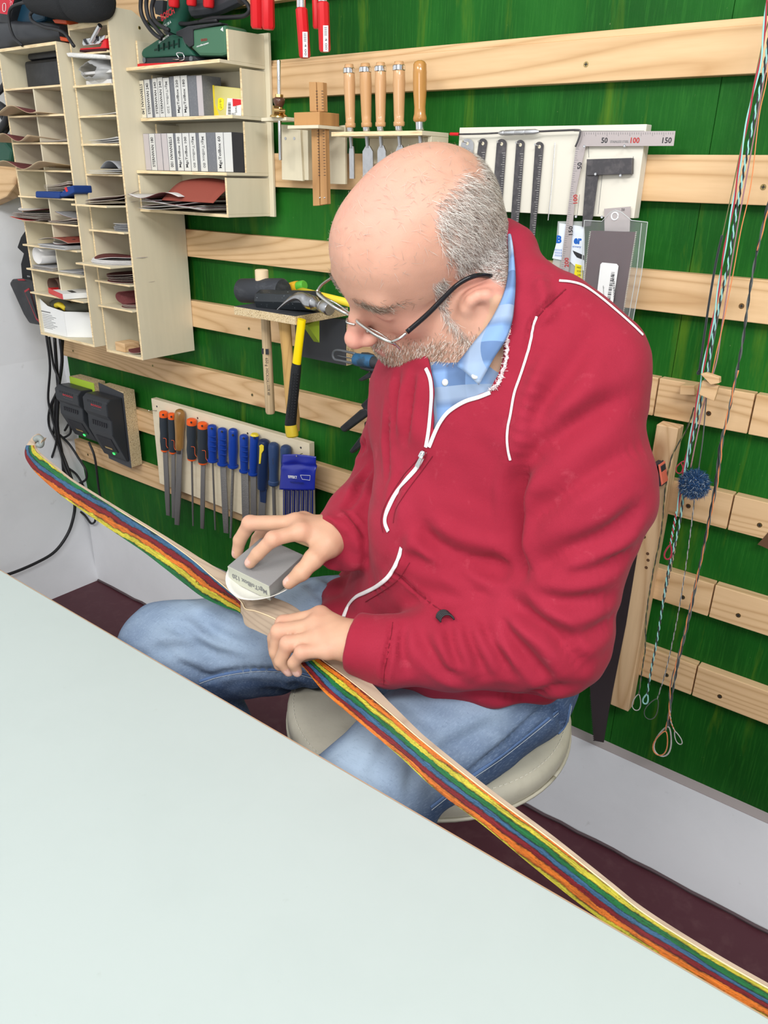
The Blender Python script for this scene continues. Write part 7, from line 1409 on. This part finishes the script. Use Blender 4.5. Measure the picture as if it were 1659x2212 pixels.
DN = vnormals(DV, DF); pj = px(DV)
wear = np.zeros(len(DV))
for h_, k_ in ((hipL, kneeL), (hipR, kneeR)):
    ax = k_-h_; L_ = np.linalg.norm(ax); ax /= L_; tt = ((DV-h_)@ax)/L_; rad = DV-h_-np.outer(tt*L_, ax); rn = rad/(np.linalg.norm(rad, axis=1, keepdims=True)+1e-9)
    wear = np.maximum(wear, np.clip(rn@np.array([.05, -.55, .83])*1.6-.35, 0, 1)*np.clip((tt+.1)/.35, 0, 1)*np.clip((1.25-tt)/.3, 0, 1))
wear = np.clip(wear*(.8+.25*noise3(DV, 20, 33))+.08*noise3(DV, 60, 34), 0, 1)[:, None]
dc = np.array([0.055, 0.095, 0.19])*(1-wear)+np.array([0.36, 0.46, 0.58])*wear
DEN = mat('denim', (0.1, 0.2, 0.4), .85, vcol='paint', over=[(500, (1, .12, 1), (0.36, 0.46, 0.60), .5, .72, .35), (420, (.15, 1, 1), (0.04, 0.07, 0.15), .55, .75, .3), (14, (1, 1, 1), (0.34, 0.36, 0.36), .72, .85, .4)], bump=[(700, (1, .3, 1), .5, .0007)])
jn = mesh_np('jeans', DV, DF, DEN, person, dc); jn['label'] = 'faded blue jeans'
DT = tree(DV, DF); SEAM = mat('denim_seam', (0.10, 0.17, 0.33), .85); THR = mat('denim_thread', (0.45, 0.50, 0.55), .8)
for P in ([(430, 1472), (480, 1457), (560, 1446), (640, 1452), (700, 1468)], [(1205, 1535), (1150, 1580), (1080, 1635), (1000, 1690), (930, 1745)], [(1232, 1520), (1222, 1565), (1200, 1590), (1180, 1605)]):
    ribbon('seam', P, .0045, DT, SEAM, jn, .0004, th=.001); ribbon('stitching', [(u+1, v+4) for u, v in P], .0009, DT, THR, jn, .0012, th=.0005)
SHO = mat('brown_shoe', (0.05, 0.03, 0.02), .5)
for ank, dr in ((ankL, (-.1, -1, 0)), (ankR, (-.5, -.85, 0))):
    dr = np.array(dr)/np.linalg.norm(dr); q_ = SDF(); f0 = np.array([ank[0], ank[1], ZF+.045]); q_.cone(f0, f0+dr*.14+(0, 0, -.010), .042, .033, .02).cone(f0+dr*.13, f0+dr*.17-(0, 0, .012), .036, .030, .02).cone(ank, f0, .045, .042, .02).box((f0[0], f0[1], ZF-.04), (.4, .4, .04), None, 0, .004, -1)
    v_, g_ = q_.mesh(.006); mesh_np('shoe', v_, g_, SHO, person)

# ================================================================ THE BOW
ST_ = [  # u_low, v_low, u_up, v_up, depth, thickness, painted
 (88, 958, 92, 950, 1.425, .010, 0), (83, 946, 87, 951, 1.432, .009, 0), (73, 941, 77, 955, 1.436, .008, 0), (57, 962, 74, 962, 1.436, .006, 1), (54, 983, 78, 974, 1.43, .005, 1), (63, 1003, 92, 988, 1.42, .005, 1), (84, 1028, 115, 1007, 1.40, .005, 1), (127, 1066, 152, 1037, 1.365, .005, 1), (162, 1092, 188, 1060, 1.34, .0055, 1), (228, 1137, 253, 1101, 1.30, .006, 1), (304, 1188, 330, 1149, 1.25, .007, 1),
 (350, 1223, 376, 1180, 1.215, .009, 1), (400, 1262, 420, 1213, 1.18, .013, 1), (440, 1291, 452, 1241, 1.15, .020, 1), (488, 1313, 488, 1271, 1.115, .028, 1), (520, 1326, 520, 1300, 1.09, .033, 1), (530, 1352, 530, 1316, 1.08, .036, 0), (556, 1366, 556, 1322, 1.062, .038, 0), (600, 1388, 604, 1344, 1.035, .038, 0), (640, 1420, 655, 1390, 1.005, .038, 0), (649, 1433, 691, 1423, .985, .036, 1), (672, 1462, 722, 1446, .970, .033, 1), (706, 1501, 762, 1476, .945, .024, 1),
 (778, 1562, 830, 1531, .905, .014, 1), (863, 1634, 905, 1596, .868, .009, 1), (941, 1706, 983, 1658, .835, .0075, 1), (1040, 1780, 1075, 1730, .80, .007, 1), (1159, 1878, 1190, 1815, .757, .0065, 1), (1278, 1972, 1310, 1910, .718, .006, 1), (1358, 2024, 1395, 1977, .697, .006, 1), (1516, 2120, 1545, 2071, .655, .0055, 1), (1659, 2205, 1690, 2154, .622, .0055, 1), (1760, 2262, 1790, 2212, .598, .005, 1), (1990, 2370, 2010, 2330, .560, .005, 1)]
nS = 420; key = np.linspace(0, nS-1, len(ST_)); A_ = np.array(spl([W_(s[0], s[1], s[4]) for s in ST_], 13)); B_ = np.array(spl([W_(s[2], s[3], s[4]) for s in ST_], 13)); nS = len(A_)
tt = np.arange(nS)/13.; th_ = np.interp(tt, range(len(ST_)), [s[5] for s in ST_]); pa_ = np.interp(tt, range(len(ST_)), [s[6] for s in ST_]); T_ = camv(.42, .50, -.75); T_ /= np.linalg.norm(T_)
bow = thing('recurve_bow', 'unfinished recurve bow with rainbow striped back across the lap', 'bow', (A_[nS//2]+B_[nS//2])/2)
BOWW = wood_mat('bow_maple', (0.47, 0.36, 0.26), (0.30, 0.22, 0.16), 'x', 1.6, False)
Vb = []; Fb = []
for i in range(nS):
    a, b_ = A_[i], B_[i]; t_ = T_*th_[i]; e = (b_-a)*.06
    Vb += [a+e, b_-e, b_+t_*.12, b_+t_*.9, b_+t_-e, a+t_+e, a+t_*.9, a+t_*.12]
for i in range(nS-1):
    for k in range(8): Fb.append((i*8+k, i*8+(k+1) % 8, (i+1)*8+(k+1) % 8, (i+1)*8+k))
Fb += [tuple(range(7, -1, -1)), tuple((nS-1)*8+k for k in range(8))]
mb = MB(); mb.add(Vb, Fb); obj('limb_core', mb, BOWW, bow, smooth='auto')
mb = MB(); mb.tube([B_[i]+T_*.0006 for i in range(13*9, nS, 3)], .0010, 5); obj('pale_edge', mb, mat('maple_edge', (0.78, 0.60, 0.38), .5), bow, smooth=True)
PAL = np.array([(0.60, 0.50, 0.02), (0.62, 0.17, 0.01), (0.28, 0.008, 0.012), (0.03, 0.11, 0.24), (0.01, 0.15, 0.05)])   # yellow orange red blue green, top to bottom reversed
def paint_strip(i0, i1, name, ph):
    m = 48; rows = []
    idx = np.arange(i0*13, i1*13+1); idx = idx[idx < nS]; sub = np.linspace(idx[0], idx[-1], len(idx)*3); f = lambda P: np.stack([np.interp(sub, range(nS), P[:, k]) for k in range(3)], 1); a, b_ = f(A_), f(B_); s = np.linspace(0, 1, m)
    G = a[:, None]*(1-s)[None, :, None]+b_[:, None]*s[None, :, None]; nv = np.cross(b_-a, np.gradient(a, axis=0)); nv /= np.linalg.norm(nv, axis=1, keepdims=True)
    nv *= -np.sign((nv@CF))[:, None]; G = G+nv[:, None]*.0007
    P = G.reshape(-1, 3); n = len(sub); w = np.linalg.norm(b_-a, axis=1); q = (1-s)[None]*1.0+0*w[:, None]  # 0 at upper edge
    phs = np.interp(sub/13., [p_[0] for p_ in ph], [p_[1] for p_ in ph]); span = np.interp(sub/13., [p_[0] for p_ in ph], [p_[2] for p_ in ph])
    Ls = np.concatenate([[0], np.cumsum(np.linalg.norm(np.diff(a, axis=0), axis=1))]); E_ = np.stack([np.repeat(Ls, m), np.tile(s, n)*.05, np.full(n*m, ph[0][0]*1.)], 1)
    wig = (.42*noise3(E_*[.35, 1, 1], 22, 41)+.22*noise3(E_*[.5, 2, 1], 60, 42)+.09*noise3(E_*[.6, 1, 1], 400, 43)+.05*noise3(P, 900, 47)).reshape(n, m)
    c = (q*span[:, None]+phs[:, None]+wig).ravel(); ci = np.floor(c).astype(int) % 5; fr_ = c-np.floor(c)
    st_ = noise3(E_*[.12, 1.6, 1], 900, 51); C_ = PAL[ci]*(1+.30*st_+.18*noise3(E_*[.5, 1, 1], 90, 45))[:, None]; ed = np.clip(1-np.minimum(fr_, 1-fr_)/np.maximum(.02, .17+.15*noise3(E_*[.4, 1, 1], 110, 46)), 0, 1)[:, None]; spk = np.clip(noise3(P, 1100, 48)*.5-.1, 0, .6)[:, None]; C_ = C_*(1-.85*ed)*(1-spk); C_ = np.clip(C_, .004, 1)
    FF = np.array([(i*m+k, i*m+k+1, (i+1)*m+k+1, (i+1)*m+k) for i in range(n-1) for k in range(m-1)]); return mesh_np(name, P, FF, mat('bow_stain', (.5, .2, .1), .55, vcol='paint', bump=(500, (1, 1, 1), .3, .0005)), bow, C_)
# colour order downwards from the upper edge: 0 yellow 1 orange 2 red 3 blue 4 green reversed as listed
PAL = np.array([(0.44, 0.38, 0.03), (0.008, 0.115, 0.03), (0.03, 0.09, 0.17), (0.15, 0.006, 0.010), (0.52, 0.13, 0.012)])   # yellow green blue red orange (downwards, cyclic)
o = paint_strip(3, 15, 'painted_limb', [(3, -.2, 3.4), (5, .1, 4.2), (7, .7, 4.4), (10, 1.5, 4.8), (12, 2.3, 4.8), (15, 3.0, 3.5)])
o = paint_strip(20, len(ST_)-1, 'painted_limb', [(20, -1., 5.2), (22, -1.0, 5.6), (24, -.6, 5.6), (27, 0., 5.4), (30, .35, 5.), (33, .7, 4.5)])
# tip nock hook
mb = MB(); mb.tube(spl([W_(76, 950, 1.436), W_(84, 946, 1.434), W_(90, 952, 1.432), W_(88, 962, 1.43), W_(80, 960, 1.43)], 5), [.006]*10+[.005]*11, 8); obj('tip_overlay', mb, mat('grey_tip', (0.25, 0.27, 0.26), .4), bow, smooth=True)
# ---- sanding block in the hand and the paper disc under it
A, B, C = W_(492, 1222, 1.06), W_(582, 1266, 1.03), W_(642, 1210, 1.07); ex = (B-A)/np.linalg.norm(B-A); ey = C-B; LY = .074; ey -= ex*(ey@ex); ey /= np.linalg.norm(ey); ez = np.cross(ex, ey); ez *= np.sign(ez[2]); LX = np.linalg.norm(B-A); HZ = .027
t = thing('sanding_block', 'grey hand sanding block labelled 120 held on the bow', 'sanding block', (A+B)/2-ez*HZ)
RB = np.stack([ex, ey, ez], 1); cB = (A+B)/2+ey*LY/2-ez*HZ/2
mb = MB(); mb.box(cB, (LX, LY, HZ), RB); obj('abrasive_body', mb, mat('grey_foam_block', (0.24, 0.235, 0.23), .85, bump=(700, (1, 1, 1), .4, .0006)), t, bevel=.001)
mb = MB(); mb.box((A+B)/2-ez*HZ/2-ey*.0005, (LX*.99, .0008, HZ*.97), RB); obj('end_label', mb, mat('label_greenish', (0.50, 0.50, 0.41), .6), t)
text('MgcTolBox 120', (A+B)/2-ez*HZ*.47-ey*.0009+ex*.001, -ex, -ez, HZ*.42, INKG, t, width=LX*.84, bold=.025)
dc_ = (A+B)/2+ey*LY*.42-ez*(HZ+.002)+ex*.003; G = []
for i in range(9):
    r_ = .058*i/8; row = []
    for k in range(49):
        a = 2*math.pi*k/48; X = dc_+ex*math.cos(a)*r_*.93+ey*math.sin(a)*r_*.98; up = max(0, r_-.034)/.024; row.append(X+ez*(.010*up**1.5*(1 if math.sin(a) < .6 else 1)+.012*up*max(0, math.cos(a))))
    G.append(row)
mb = MB(); mb.sheet(G, .0009); tag(obj('sanding_disc', mb, mat('disc_backing', (0.66, 0.64, 0.58), .7), None, smooth=True), 'off-white sandpaper disc wrapped under the block on the bow', 'sandpaper')
